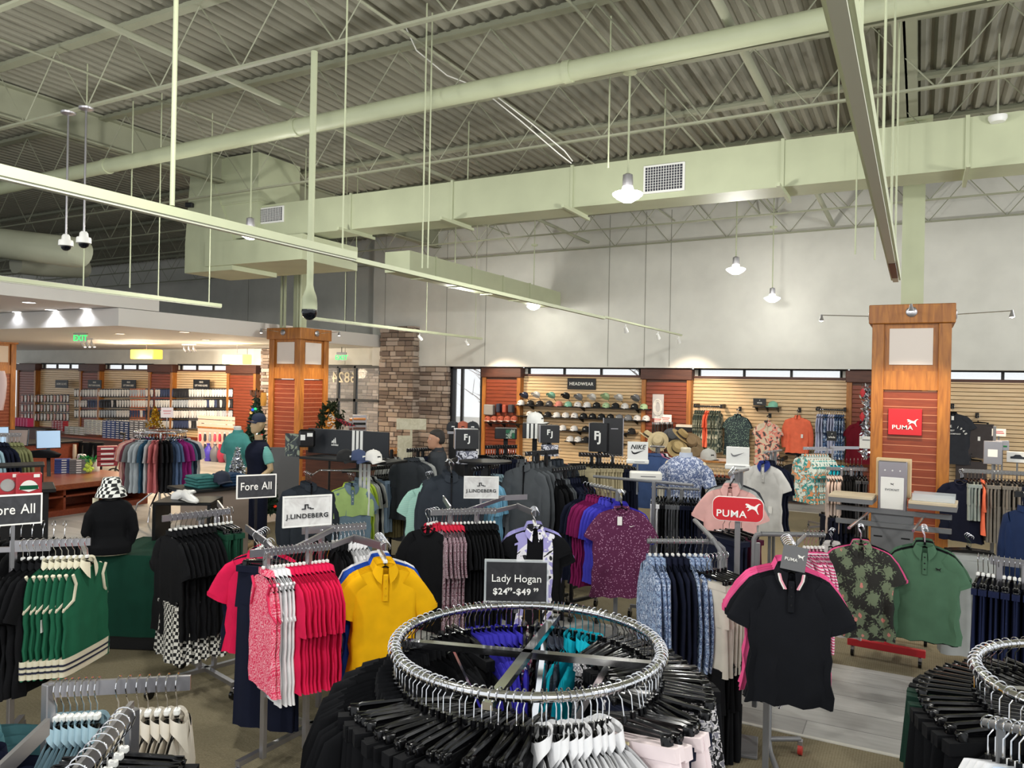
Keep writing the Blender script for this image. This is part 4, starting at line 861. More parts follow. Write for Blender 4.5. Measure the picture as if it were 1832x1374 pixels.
# ------------------------------------------------------------------ round rack in the foreground
RC = Vector((-1.16, 2.34, 0)); RR = .447; RZ = 1.42
o = tag(empty('round_rack', RC), 'chrome round clothes rack in the foreground crowded with hangers', 'clothes rack')
MB().tube([(RR * math.cos(R(a)), RR * math.sin(R(a)), RZ) for a in range(0, 360, 5)], .0145, 12, close=True).obj('ring', CHROME, o)
for a in (16, 102):
    v = Vector((math.cos(R(a)), math.sin(R(a)), 0)); MB().obox(-v * RR + Vector((0, 0, RZ - .035)), v * RR + Vector((0, 0, RZ - .035)), .032, .022).obj('cross_bar', CHROME, o)
    for s in (-1, 1): MB().obox(v * s * .27 + Vector((0, 0, RZ - .05)), v * s * .03 + Vector((0, 0, RZ - .5)), .02, .02).obj('brace', CHROME, o)
MB().box(-.03, .03, -.03, .03, .1, RZ - .45).obj('post', CHROME, o)
for a in (62, 152, 242, 332):
    v = Vector((math.cos(R(a)), math.sin(R(a)), 0)); MB().obox(v * .02 + Vector((0, 0, .11)), v * .42 + Vector((0, 0, .05)), .03, .025).obj('foot_bar', CHROME, o); caster(o, v.x * .42, v.y * .42, r=.02)
segs = [(150, 176, 'blk_jkt', 6, 'black jacket hanging at the back left of the foreground round rack'),
        (176, 238, 'blk_jkt', 15, 'black long sleeve jacket fanned out at the left of the foreground round rack'),
        (238, 300, 'blk_trs', 20, 'black trousers clipped along the front left of the foreground round rack'),
        (300, 330, 'wht_polo', 11, 'white polo shirt at the front centre of the foreground round rack'),
        (338, 348, 'pal_trs', 3, 'pale pink trousers clipped at the front right of the foreground round rack'),
        (348, 362, 'nvy_trs', 4, 'navy trousers just right of the pale pink trousers on the round rack'),
        (2, 24, 'bw_skirt', 7, 'black and white printed skirt with teal hem at the right of the foreground round rack'),
        (24, 58, 'blk_trs', 10, 'black trousers along the right back of the foreground round rack'),
        (58, 80, 'bw_skirt', 6, 'black and white printed skirt with teal hem at the back right of the round rack'),
        (80, 96, 'teal_polo', 5, 'bright teal polo inside the back of the foreground round rack'),
        (96, 112, 'dpr_polo', 5, 'dark slate printed polo at the back of the foreground round rack'),
        (112, 120, 'flo_trs', 2, 'white floral trousers at the back of the foreground round rack'),
        (120, 146, 'roy_polo', 9, 'royal blue polo at the back left of the foreground round rack'),
        (146, 150, 'blk_trs', 2, 'black trousers beside the royal blue polos on the round rack')]
rg = random.Random(2)
for a0, a1, key, n, lab in segs:
    for i in range(n):
        a = R(a0 + (a1 - a0) * (i + .5) / n + rg.uniform(-.7, .7)); tw = R(rg.uniform(-9, 9) + (-16 if key in ('blk_trs', 'nvy_trs') and a0 > 200 else 0))
        wear(key, RC + Vector((RR * math.cos(a), RR * math.sin(a), RZ + .001)), a + tw, lab, lab, var=rg.randrange(3), th=.03 if key != 'bw_skirt' else .026, tilt=R(rg.uniform(-2, 2) - (8 if key == 'pal_trs' else 0)))
KR = mat('kraft_label', 'a65c3c', .7)
o2 = wear('pal_trs', RC + Vector((RR * math.cos(R(334)), RR * math.sin(R(334)), RZ)), R(334) + R(4), 'frontmost pale pink trousers with a brown and white size label on the round rack', None, 1, tilt=R(-12))
MB().box(-.13, .03, -.032, -.028, -.235, -.15, 0).box(-.13, -.05, -.034, -.03, -.23, -.155, 1).box(-.13, .03, -.03, -.024, -.15, -.142, 2).obj('size_label', [KR, PAPER, mat('label_cream', 'eee3b4', .6)], o2)
for a, z in ((238, -.42), (244, -.46)):
    p = RC + Vector(((RR + .215) * math.cos(R(a)), (RR + .215) * math.sin(R(a)), RZ + z)); tag(MB().box(-.022, .022, -.001, .001, -.06, .05, 0).box(-.022, .022, -.0015, .0015, .02, .05, 1).obj('swing_tag', [PAPER, KR], None, p, facing(p)), 'brown and white swing tag on the black garments at front left of the round rack', 'tag', 'swing tags on the black garments')
s = sign(924, 1040, 3.06, .24, .155, 'clear framed sign with a price range at the back of the round rack', mat('smoky_board', '2a292c', .35, pat='marble', col2='17171a'), ACRYL, dy=0, stem=.05)
MB().box(-.13, .13, -.012, .012, -.094, -.083).obj('sign_foot', STEEL, s)
letter(s, 'Lady Hogan', .042, PAPER, 0, -.009, .012); letter(s, '$24', .034, PAPER, -.064, -.009, -.04, bold=.02, sx=1.05); letter(s, '-$49', .034, PAPER, .022, -.009, -.04, bold=.02, sx=1.05); letter(s, '99', .019, PAPER, -.026, -.009, -.031, bold=.02); letter(s, '99', .019, PAPER, .078, -.009, -.031, bold=.02)
# ------------------------------------------------------------------ J rack 1 (pink and mustard)
VST = mat('pink_squiggle', 'e23a62', .8, pat='squig', col2='f3a0ae', scale=24)
defg('vest', 'sleeveless_top', 'shirt', 'shirt', VST, sleeve='none', w=.2, hw=.15, L=.66, trim=cloth((226, 58, 98)), zip=PINK); defg('wht_top', 'sleeveless_top', 'shirt', 'shirt', WHT, sleeve='none', w=.18, hw=.15, L=.72, trim=WHT)
defg('nvy_polo', 'polo_shirt', 'shirt', 'shirt', NVY, sleeve='hang'); defg('pink_jkt', 'jacket', 'jacket', 'shirt', PINK, sleeve='short', collar='stand', L=.62, w=.2); defg('nvy_jkt', 'jacket', 'jacket', 'shirt', NVY, sleeve='short', collar='stand', L=.62)
defg('blu_polo', 'polo_shirt', 'shirt', 'shirt', cloth((34, 78, 176)), sleeve='hang')
z = 1.3; A = atz(447, 991, z); B = atz(592, 977, z); C = atz(540, 950, z); D = atz(655, 941, z); E1_ = atz(632, 962, z); E2 = atz(690, 979, z); L1 = atz(440, 944, z); L2 = atz(479, 973, z)
c = (A + B + C + D) / 4
rk = rack('brushed steel four way rack holding the hot pink and mustard polos', [(A, B), (C, D), (E1_, E2), (L1, L2)], posts=[tuple(A.lerp(B, .2))[:2] + (z,), tuple(A.lerp(B, .72))[:2] + (z,), tuple(C.lerp(D, .3))[:2] + (z,)],
     feet=[(tuple(A.lerp(B, -.1))[:2], tuple(D)[:2]), (tuple(L1)[:2], tuple(E2)[:2])], arms=[(A.lerp(B, .5), C.lerp(D, .5)), (L2, A.lerp(B, .3)), (E1_, B)])
row(A.lerp(B, .14), B.lerp(A, .02), [('vest', 2, 'pink squiggle print sleeveless zip top at the left end of the front rail', 'pink squiggle tops on the steel rack'), ('wht_top', 4, 'white sleeveless top between the pink squiggle tops and hot pink polos'), ('pink_polo', 11, 'hot pink short sleeve polo in the tight row beside the mustard polos')], big=True, flip=True, jit=2, turn=6)
stack(E2 + Vector((0, 0, 0)), 8, [('yel_polo', 1, 'mustard yellow polo facing out, nearest of its stack'), ('yel_polo', 4, 'mustard yellow polo half hidden behind the nearest mustard polo'), ('blu_polo', 3, 'bright blue polo behind the mustard polos'), ('wht_polo', 2, 'white polo behind the bright blue polos')], big=True, step=.034)
stack(L2 + Vector((0, 0, 0)), -32, [('nvy_trs', 2, 'long navy trousers behind the pink squiggle top')], big=True, step=.03)
stack(L1.lerp(L2, .55), -18, [('pink_jkt', 1, 'hot pink half zip jacket seen behind the long navy trousers'), ('nvy_jkt', 2, 'navy half zip between two hot pink ones at the left arm'), ('pink_jkt', 2, 'hot pink half zip at the back of the left arm')], big=True, step=.04)
defg('zip_jkt', 'jacket', 'jacket', 'shirt', BLK, sleeve='long', collar='stand', zip=LIME)
stack(C.lerp(D, .05) + Vector((-.1, .25, -.02)), 10, [('zip_jkt', 1, 'black zip jacket with pale green zip behind the left bracketed logo sign'), ('blk_jkt', 3, 'black jacket behind the one with the pale green zip')], big=True)
row(C.lerp(D, .45), D, [('blk_polo', 4, 'black polo on the back rail behind the mustard polos'), ('wht_polo', 5, 'white polo on the back rail above the mustard polos')], big=True, jit=2)
# lettering signs
JLP = [(-1, -.35), (-.55, -.35), (-.55, .35), (.1, .35), (.1, -.2), (.55, -.2), (.55, -.35), (1.0, -.35), (1, -.5), (.35, -.5), (.35, -.35), (-.05, -.35), (-.05, .18), (-.32, .18), (-.32, -.5), (-1, -.5)]
MARB = mat('marble_board', 'dcdcda', .35, pat='marble', col2='c4c2c0')
def jl_sign(px, py, t, w, h, dy, stem, lab):
    s = sign(px, py, t, w, h, lab, MARB, WHITE, dy, stem); poly(s, 'bridge_logo', JLP, DARKP, w * .13, 0, -.009, h * .17); letter(s, 'J.LINDEBERG', w * .135, DARKP, 0, -.009, -h * .17, bold=.015, sx=1.12); return s
jl_sign(550, 914, 4.75, .285, .175, 14, .13, 'white marbled sign with bracket logo above the hot pink polos')
s = jl_sign(861, 872, 6.3, .27, .165, 2, .12, 'white marbled sign with bracket logo above the houndstooth polos')
def fore_sign(px, py, t, w, h, dy, stem, lab, sm=STEEL):
    s = sign(px, py, t, w, h, lab, mat('slate_board', '2b2c30', .5, pat='marble', col2='3a3b40'), PAPER, dy, stem, sm); letter(s, 'Fore', w * .3, PAPER, -w * .2, -.009, 0, bold=.006, sx=.82); letter(s, 'All', w * .3, PAPER, w * .27, -.009, 0, bold=.006, sx=.82); return s
fore_sign(459, 870, 5.6, .265, .155, 12, .5, 'dark slate sign with two white words in front of the capped mannequin', BLACKM)
fore_sign(24, 912, 4.3, .26, .155, 2, .25, 'dark slate sign with two white words cut off at the left edge')
# ------------------------------------------------------------------ J rack 2 (houndstooth)
HND = mat('houndstooth', '6b3a4a', .8, pat='squig', col2='c8b8c0', scale=34); GEO = mat('lavender_geometric', 'a6a0da', .8, pat='camo', col2='f0eef6', col3='1a1a22', scale=9)
defg('hnd_polo', 'polo_shirt', 'shirt', 'shirt', HND, sleeve='hang', cm=cloth((206, 40, 66)), L=.8, w=.21, hw=.185); defg('geo_polo', 'polo_shirt', 'shirt', 'shirt', BLK, cm=GEO, sleeve='cap', w=.2, hw=.18, L=.8)
defg('blk_dress', 'dress', 'dress', 'shirt', BLK, sleeve='short', collar='crew', L=.78, w=.2); defg('lav_polo', 'polo_shirt', 'shirt', 'shirt', cloth((172, 168, 224)), sleeve='short', w=.22)
z = 1.3; A = atz(770, 917, z); B = atz(888, 914, z); C = atz(858, 893, z); D = atz(943, 889, z); N1 = atz(793, 891, z); N2 = atz(806, 910, z); M1 = atz(925, 905, z); M2 = atz(958, 919, z)
rack('brushed steel four way rack holding the houndstooth and black polos', [(A, B), (C, D), (N1, N2), (M1, M2)], posts=[tuple(A.lerp(B, .3))[:2] + (z,), tuple(A.lerp(B, .7))[:2] + (z,)], feet=[(tuple(A)[:2], tuple(D)[:2]), (tuple(N1)[:2], tuple(M2)[:2])], arms=[(A.lerp(B, .5), C.lerp(D, .5)), (M1, B)])
row(A.lerp(B, .15), B, [('hnd_polo', 6, 'houndstooth knit polo with red collar on the middle steel rack'), ('blk_polo', 9, 'black top in the dense row right of the houndstooth polos')], big=True, flip=True, jit=2)
stack(A.lerp(B, -.03) + Vector((0, 0, .0)), -38, [('blk_dress', 1, 'black dress with white side piping left of the houndstooth polos'), ('hnd_polo', 3, 'houndstooth jacket fanned out behind the black dress')], big=True)
gp_, _ = stack(M2, 4, [('geo_polo', 1, 'black polo with lavender geometric panels facing out on the middle steel rack'), ('blk_polo', 1, 'black polo directly behind the lavender geometric polo'), ('lav_polo', 4, 'plain lavender polo behind the geometric one')], big=True)
def side_panels(sd):
    q = shirt_mb(seed=0, th=.05, w=.2, hw=.18, L=.8); n = 28 * 13; v = [(x * 1.0, y * 1.1 - .004, z) for x, y, z in q.v[:n]]
    return MB().add(v, [f for f in q.f if max(f) < n and all(v[i][1] < 0 and .055 < sd * v[i][0] < .16 for i in f)], 0, True)
for sd in (-1, 1): side_panels(sd).obj('side_panel', GEO, gp_[0])
# ------------------------------------------------------------------ bottom left rack
z = 1.35; A = atz(88, 1234, z); B = atz(341, 1221, z); P1 = atz(236, 1268, z); P2 = P1 + (P1 - A.lerp(B, .5)) * 0 + Vector((.22, -.42, 0)); Q1 = atz(85, 1300, z); Q2 = atz(-40, 1420, z)
rack('brushed steel rack at the bottom left corner with pale blue and cream polos', [(A, B), (P1, P1 + (Q2 - Q1).normalized() * .42), (Q1, Q2)], posts=[tuple(A)[:2] + (z + .02,), tuple(P1)[:2] + (z,)], feet=[(tuple(A)[:2], tuple(B)[:2])])
row(A.lerp(B, .03), A.lerp(B, .36), [('lbl_polo', 7, 'pale blue polo on the left half of the bottom left rail')], big=True, flip=True, jit=2)
row(A.lerp(B, .45), B.lerp(A, .06), [('cream_polo', 7, 'cream polo with black hanger tips on the right half of the bottom left rail')], big=True, flip=True, jit=2)
dv = (Q2 - Q1).normalized()
row(P1 + dv * .04, P1 + dv * .4, [('blk_trs', 9, 'black trousers hung on the short rail pointing at the photographer')], big=True, jit=5)
defg('teal_jkt', 'jacket', 'jacket', 'shirt', cloth((78, 122, 128)), sleeve='long', collar='stand', hw=.2)
defg('nvy_ls', 'jacket', 'jacket', 'shirt', NVY, sleeve='long', collar='stand')
p = att(-25, 1300, 2.2); stack(p, 8, [('nvy_ls', 2, 'navy jacket at the bottom left corner in front of the dusty teal jackets'), ('teal_jkt', 3, 'dusty teal jacket at the bottom left corner')], step=.05, drop=.012)
# ------------------------------------------------------------------ green vests rack and table
VGR = cloth((28, 92, 66)); CRT = cloth((222, 216, 192))
defg('green_vest', 'knit_vest', 'vest', 'shirt', VGR, sleeve='none', w=.21, hw=.18, L=.62, trim=CRT, cm=CRT)
defg('blk_skirt', 'skirt', 'skirt', 'skirt', BLK, L=.5); defg('chk_skirt', 'skirt', 'skirt', 'skirt', mat('checker_cloth', 'e6e4dc', .8, pat='check', col2='121214', scale=42), L=.4)
z = 1.3; A = atz(18, 974, z); B = atz(162, 969, z)
autorack('brushed steel rack at the left edge holding the green knit vests', [(A, B), (A + Vector((-.1, -.05, 0)), A + Vector((-.35, -.35, 0)))])
vs = row(A.lerp(B, .12), B, [('blk_polo', 4, 'black polo with white collar tips left of the green vests'), ('green_vest', 7, 'green knit vest with cream and navy trim on the left steel rack')], big=True, flip=True, jit=2, turn=-20)
NVS = mat('navy_stripe', '1a1e34', .8)
def hem():
    q = MB(); 
    for a, b, mi in ((-.735, -.63, 0), (-.672, -.66, 1), (-.702, -.69, 1)):
        rr = [[((.229 if mi == 0 else .232) * math.copysign(abs(math.cos(u)) ** .75, math.cos(u)), (.03 if mi == 0 else .033) * math.copysign(abs(math.sin(u)) ** .55, math.sin(u)), zz) for u in [2 * math.pi * j / 28 for j in range(28)]] for zz in (a, b)]
        q.loft(rr, mi, cap=(False, False))
    return q.mesh('striped_hem', [CRT, NVS])
hm = hem()
for v in vs[4:]: link('striped_hem', hm, v)
p = atz(10, 990, 1.2); row(p + Vector((-.2, -.25, 0)), p + Vector((.05, .15, 0)), [('blk_skirt', 6, 'black skirt at the left edge in front of the green vests')], jit=3)
defg('black_tee', 'shirt', 'shirt', 'shirt', BLK, sleeve='short', collar='crew')
p = atz(8, 950, 1.34); row(p + Vector((-.3, .1, 0)), p + Vector((.1, .35, 0)), [('black_tee', 7, 'black tee on the crowded rail behind the cut off slate sign')], jit=3)
# table with green cloth
TC = cloth((12, 58, 44))
p = atz(186, 992, .8); q = atz(308, 996, .8); tx = (p + q) / 2
d = (q - p); d.z = 0; d.normalize(); ang = math.atan2(d.y, d.x)
o = tag(empty('display_table', (p.x + d.x * .35 - d.y * .3, p.y + d.y * .35 + d.x * .3, 0), ang), 'black box table under the dark green cloth', 'table')
MB().box(-.42, .48, -.29, .45, 0, .78, c=.01).obj('table_body', BLACKM, o)
t = MB(); n = 60; rings = []
for zz, ex in ((.795, 0), (.8, 0), (.79, .012), (.5, .014), (.12, .02)):
    ring = []
    for j in range(n):
        u = j / n * 4; s_ = int(u); f = u - s_; P = [(-1, -1), (1, -1), (1, 1), (-1, 1), (-1, -1)]; x = P[s_][0] + (P[s_ + 1][0] - P[s_][0]) * f; y = P[s_][1] + (P[s_ + 1][1] - P[s_][1]) * f
        w = .006 * math.sin(j * 1.3) * (1 if zz < .7 else 0); ring.append((.03 + x * (.455 + ex + w), .08 + y * (.375 + ex + w), zz))
    rings.append(ring)
t.loft(rings[::-1], cap=(False, True)); tag(t.obj('tablecloth', TC, None, o.location, ang), 'dark green cloth draped over the table under the bucket hat mannequin', 'tablecloth')
TBL = o.location.copy(); TANG = ang
# ------------------------------------------------------------------ black polos over checker skirts
z = 1.3; A = atz(290, 928, z); B = atz(412, 914, z)
autorack('brushed steel rack holding black tops above checkered skirts', [(A, B), (A.lerp(B, .9), A.lerp(B, .9) + Vector((-.35, .25, 0)))])
row(A.lerp(B, .08), A.lerp(B, .74), [('blk_polo', 9, 'black short sleeve top hanging above the checkered skirts')], big=True, flip=True, jit=2)
defg('dgr_trs', 'trousers', 'trousers', 'trousers', DGRN, L=.6)
row(A.lerp(B, .74), A.lerp(B, 1.05) + Vector((0, 0, 0)), [('dgr_trs', 5, 'dark green trousers right of the black tops')], big=True)
row(A.lerp(B, .06) - Vector((0, 0, .46)), A.lerp(B, .8) - Vector((0, 0, .46)), [('chk_skirt', 6, 'black and white checkered skirt below the black tops')], flip=True)
for f in (.32, .5, .62):
    p = A.lerp(B, f) + Vector((.1, -.12, -.62)); tag(MB().box(-.03, .03, -.001, .001, -.05, .05, 0).box(-.02, .02, -.003, -.001, -.04, .005, 1).obj('swing_tag', [DGRN, PAPER], None, p, facing(p)), 'dark green and white tag over the checkered skirts', 'tag', 'green tags over the checkered skirts')
# ------------------------------------------------------------------ three-stripe fixture
defg('two_tone', 'polo_shirt', 'shirt', 'shirt', SLATE, btn=BTN); defg('lime_polo', 'polo_shirt', 'shirt', 'shirt', LIME, sleeve='hang'); defg('lgr_polo', 'polo_shirt', 'shirt', 'shirt', LGR, sleeve='hang'); defg('slate_polo', 'polo_shirt', 'shirt', 'shirt', SLATE, sleeve='hang')
defg('chr_jkt', 'quarter_zip', 'pullover', 'shirt', cloth((50, 56, 64)), sleeve='long', collar='stand', zip=BLACKM, L=.78); defg('gry_jkt', 'quarter_zip', 'pullover', 'shirt', cloth((84, 88, 92)), sleeve='long', collar='stand', zip=BLACKM, L=.8)
defg('mint_polo', 'polo_shirt', 'shirt', 'shirt', mat('mint_stripe', '86bfb0', .8, pat='stripe', col2='b9dcd0', scale=26), sleeve='short'); defg('sky_polo', 'polo_shirt', 'shirt', 'shirt', SKY, sleeve='hang'); defg('char_polo', 'polo_shirt', 'shirt', 'shirt', CHAR, sleeve='hang')
defg('sky_trs', 'trousers', 'trousers', 'trousers', cloth((120, 140, 160)), L=.62); defg('olv_trs', 'trousers', 'trousers', 'trousers', OLV, L=.7); defg('gry_trs', 'trousers', 'trousers', 'trousers', cloth((92, 94, 98)), L=.78); defg('khk_trs', 'trousers', 'trousers', 'trousers', KHAKI, L=.62); defg('nvs_trs', 'trousers', 'trousers', 'trousers', NVY, L=.6); defg('lg_trs', 'trousers', 'trousers', 'trousers', LGR, L=.8)
z = 1.24; A = atz(612, 843, z); B = atz(735, 832, z); t0 = 7.9
p0 = atz(655, 835, z); rk = rack('black two tier fixture with three white stripes and caps on its shelf', [(A, B)], posts=[tuple(atz(640, 840, z))[:2] + (1.45,), tuple(atz(700, 834, z))[:2] + (1.45,)], feet=[(tuple(atz(640, 840, z))[:2], tuple(atz(712, 834, z))[:2]), (tuple(atz(700, 834, z))[:2], tuple(atz(725, 838, z))[:2])], m=BLACKM, name='apparel_fixture')
p = att(628, 822, 8.3); rz = facing(p) - R(38); M_ = Matrix.Translation(Vector((p.x, p.y, 0)) - rk.location) @ Matrix.Rotation(rz, 4, 'Z')
MB().box(-.55, .6, -.2, .2, p.z - .01, p.z + .015, c=.004).xf(M_).obj('shelf', BLACKM, rk)
b = MB().box(-.75, .36, .17, .2, p.z + .02, p.z + .3, c=.004); b.xf(M_).obj('header_board', mat('navy_board', '14181f', .45), rk)
st = MB()
for i in range(3): st.box(-.12 + i * .055, -.085 + i * .055, .165, .169, p.z + .02, p.z + .3); st.box(-.02 + i * .055, .015 + i * .055, .17, .18, p.z - .62, p.z - .02)
st.xf(M_).obj('white_stripes', WHITE, rk)
lg = empty('logo', (0, 0, 0)); bpy.data.objects.remove(lg)
tri = MB()
for i, (a, h) in enumerate(((-.035, .025), (-.012, .042), (.012, .06))): tri.prism([(a - .01, 0), (a + .008, 0), (a + .008 - h * .35 + .012, h), (a - .01 - h * .2 + .012, h * .94)], .163, .167)
tri.xf(Matrix.Translation(M_.translation) @ M_.to_3x3().to_4x4() @ Matrix.Translation((-.36, 0, p.z + .15))).obj('three_bar_logo', WHITE, rk)
l = letter(rk, 'adidas', .038, WHITE, 0, 0, 0, bold=.01); q = M_ @ Vector((-.355, .162, p.z + .13)); l.location = q; l.rotation_euler.z = rz
PST = mat('poster', '23282c', .5, pat='camo', col2='3c4347', col3='8c9480', scale=12)
b = MB().box(-.95, -.74, .02, .03, p.z - .02, p.z + .24); b.xf(M_).obj('poster', PST, rk)
for px, py, c, lab in ((618, 811, '101114', 'black cap at the left of the three on the striped fixture shelf'), (641, 808, '3c4a6e', 'slate blue cap in the middle of the striped fixture shelf'), (668, 803, 'ebe9e4', 'white cap at the right end of the striped fixture shelf')):
    q = att(px, py + 4, 7.95); q.z = p.z + .02; cap(q, facing(q) + R(40), lab, c)
row(A.lerp(B, .1), A.lerp(B, .1) + Vector((-.0, .1, 0)), [])if 0 else None
pp = atz(630, 850, 1.28); tt_, _ = stack(pp, 18, [('two_tone', 1, 'green and slate colour block polo facing out below the white stripes'), ('slate_polo', 1, 'slate polo behind the colour block polo'), ('lime_polo', 1, 'lime green polo on the striped fixture')], step=.05)
row(A.lerp(B, .2), B, [('slate_polo', 1, 'slate blue polo right of the colour block polo'), ('lime_polo', 2, 'lime green polo on the rail below the white stripes'), ('lgr_polo', 2, 'pale grey polo right of the lime ones'), ('blk_polo', 1, 'single black polo between the pale grey ones'), ('lgr_polo', 1, 'last pale grey polo before the pale blue trousers'), ('sky_trs', 4, 'pale blue trousers on the striped fixture rail'), ('olv_trs', 5, 'olive trousers on the striped fixture rail'), ('gry_trs', 7, 'charcoal trousers at the right end of the striped fixture rail')], flip=True)
pp = atz(557, 850, 1.3); stack(pp, 14, [('chr_jkt', 5, 'charcoal quarter zip pullover on the hook beside the oak pillar', None)], step=.06)
MB().tube([Vector(pp) - rk.location, Vector(pp) + Vector((-.25, .4, 0)) - rk.location, Vector((p.x, p.y, pp.z)) + Vector((0, .3, 0)) - rk.location], .01, 8).obj('face_out_arm', CHROME, rk)
tag(MB().box(-.09, .09, -.03, .03, 0, .2, c=.02).box(-.07, -.02, -.034, -.03, .08, .14, 1).box(0, .06, -.034, -.03, .12, .16, 1).obj('glove_box', [BLACKP, WHITE], None, att(549, 800, 8.6), facing(att(549, 800, 8.6))), 'black packaged accessory with white marks hung against the oak pillar', 'package')
tag(MB().box(-.3, .3, -.02, .02, 0, .95, c=.004).box(-.28, -.25, -.02, .02, -.25, 0).box(.25, .28, -.02, .02, -.25, 0).obj('pin_board', mat('grey_felt', '6a6a6c', .9), None, atz(500, 905, .25) + Vector((0, 0, 0)), facing(atz(500, 905, .25)) - R(10)), 'plain grey board leaning below the slate two word sign', 'board')
def yoke():
    q = shirt_mb(seed=sum(map(ord, 'two_tone')) + 0, th=.05, w=.254, hw=.204); k = []; idx = {}
    n = 28; return MB().add([(x * 1.01, y * 1.12 - .003, z) for x, y, z in q.v[:n * 7]], [f for f in q.f if max(f) < n * 7], 0, True)
yoke().obj('yoke_panel', cloth((176, 204, 128)), tt_[0])
# ------------------------------------------------------------------ FJ fixtures
FJB = mat('satin_black_board', '15161a', .4)
def fj_box(px, py, t, w, h, lab, dy=0, photo=True, side=STEEL):
    p = att(px, py, t); o = tag(empty('brand_box', p, facing(p) + R(dy)), lab, 'display box')
    MB().box(-w / 2, w / 2, -.0, .22, -h / 2, h / 2, c=.004).obj('box_body', FJB, o); MB().box(-w / 2 - .01, -w / 2, .0, .22, -h / 2, h / 2).obj('side_trim', side, o)
    letter(o, 'F', h * .42, WHITE, -.018, -.004, .02, bold=.03); letter(o, 'J', h * .42, WHITE, .022, -.004, .0, bold=.03)
    if photo: MB().box(-w / 2 + .01, w / 2 - .01, -.004, 0, -h / 2 - h * .75, -h / 2 - .02).obj('photo_card', mat('shoe_photo', '55586a', .4, pat='camo', col2='d0d0da', col3='2a2c38', scale=20), o)
    MB().box(-.02, .02, .09, .13, -p.z + .03, -h / 2).obj('stem', BLACKM, o); MB().box(-.2, .2, -.1, .3, -p.z, -p.z + .03, c=.005).obj('base', BLACKM, o); return o
fj_box(836, 786, 8.2, .25, .21, 'black box with a white two letter emblem right of the shopper', 4)
fj_box(984, 777, 8.8, .22, .2, 'black box with a white two letter emblem between the grey pullovers', 6)
fj_box(1070, 783, 9.6, .22, .36, 'tall black panel with a white two letter emblem in front of the cap shelves', -12, False)
tag(MB().box(-.12, .12, 0, .02, -.24, .24, c=.004).box(-.13, -.12, 0, .025, -.24, .24, 1).box(.12, .13, 0, .025, -.24, .24, 1).box(-.03, .06, -.002, 0, .1, .11, 1).box(-.02, .02, .0, .02, -1.7, -.24).obj('header_board', [FJB, STEEL], None, att(1097, 782, 9.7), facing(att(1097, 782, 9.7)) + R(6)), 'tall black panel with steel edges right of the emblem panel', 'panel')
def tier(px, py, t, w, d, lab, h=.02, shape='round'):
    p = att(px, py, t); o = tag(empty('display_shelf', (p.x, p.y, 0), facing(p)), lab, 'shelf')
    (MB().lathe([(w, p.z - h), (w, p.z)], 28, sy=d / w) if shape == 'round' else MB().box(-w, w, -d, d, p.z - h, p.z, c=.004)).obj('shelf_top', BLACKM, o)
    MB().box(-.03, .03, -.03, .03, .05, p.z - h).obj('post', BLACKM, o); MB().box(-.3, .3, -.3, .3, 0, .05, c=.01).obj('base', BLACKM, o); return p
tier(868, 824, 7.8, .27, .2, 'black half round shelf below the shoe photo card'); 
pp = att(808, 830, 7.2); k, rz = stack(pp, 6, [('chr_jkt', 1, 'charcoal quarter zip facing out in front of the shopper'), ('chr_jkt', 5, 'charcoal quarter zip behind the front one below the shopper')], step=.06)
r1 = autorack('chrome and black rack carrying the charcoal quarter zips', [(pp + Vector((-.05, -.03, 0)), pp + Vector((-.2, .42, 0)))], m=BLACKM)
pp = att(765, 848, 7.4); stack(pp, -22, [('mint_polo', 3, 'mint striped polo left of the charcoal quarter zips')], step=.04)
A = att(845, 840, 7.6); B = att(893, 832, 8.1); row(A, B, [('sky_polo', 5, 'sky blue polo behind the bracket logo sign'), ('char_polo', 2, 'slate grey polo right of the sky blue ones'), ('lbl_polo', 3, 'pale blue polo at the right of the sky blue ones')], flip=True); autorack('black rack with the sky blue polos', [(A, B)], m=BLACKM)
pp = att(940, 812, 7.6); stack(pp, -36, [('gry_jkt', 1, 'dark grey quarter zip facing out in the middle of the shop'), ('gry_jkt', 5, 'dark grey quarter zip behind the front one in the middle'), ('chr_jkt', 3, 'blackish pullover at the back of the dark grey stack')], step=.075); autorack('black rack carrying the dark grey quarter zips', [(pp, pp + Vector((.15, .45, 0)))], m=BLACKM)
A = att(988, 842, 7.6); B = att(1048, 836, 7.9); row(A, B, [('blk_jkt', 4, 'black pullover at the near end of the black pullover rail'), ('gry_jkt', 2, 'grey pullover among the black ones on the black pullover rail'), ('nvy_ls', 4, 'navy pullover on the black pullover rail'), ('blk_jkt', 3, 'black pullover at the far end of the black pullover rail')], flip=True, turn=-18); autorack('black rack with the long row of black and navy pullovers', [(A, B)], m=BLACKM)
A = att(1036, 813, 8.4); B = att(1090, 815, 8.9); row(A, B, [('khk_trs', 10, 'khaki trousers in a row left of the black and white logo box')], jit=3); autorack('black rack with khaki trousers', [(A, B)], m=BLACKM)
A = att(1090, 815, 9.2); B = att(1125, 818, 9.4); row(A, B, [('nvs_trs', 6, 'navy trousers right of the khaki trousers')]); 
A = att(868, 800, 9.3); B = att(925, 799, 9.6); row(A, B, [('nvs_trs', 9, 'slate navy trousers behind the sky blue polos'), ('gry_trs', 4, 'charcoal trousers behind the dark grey quarter zips')]); autorack('black rack with slate trousers in the middle distance', [(A, B)], m=BLACKM)
A = att(728, 806, 9.2); B = att(775, 803, 9.8); row(A, B, [('char_polo', 4, 'grey polo left of the shopper'), ('lgr_polo', 2, 'silver grey polo left of the shopper'), ('nvy_polo', 6, 'navy polo directly left of the shopper')], flip=True); autorack('black rack just left of the shopper', [(A, B)], m=BLACKM)
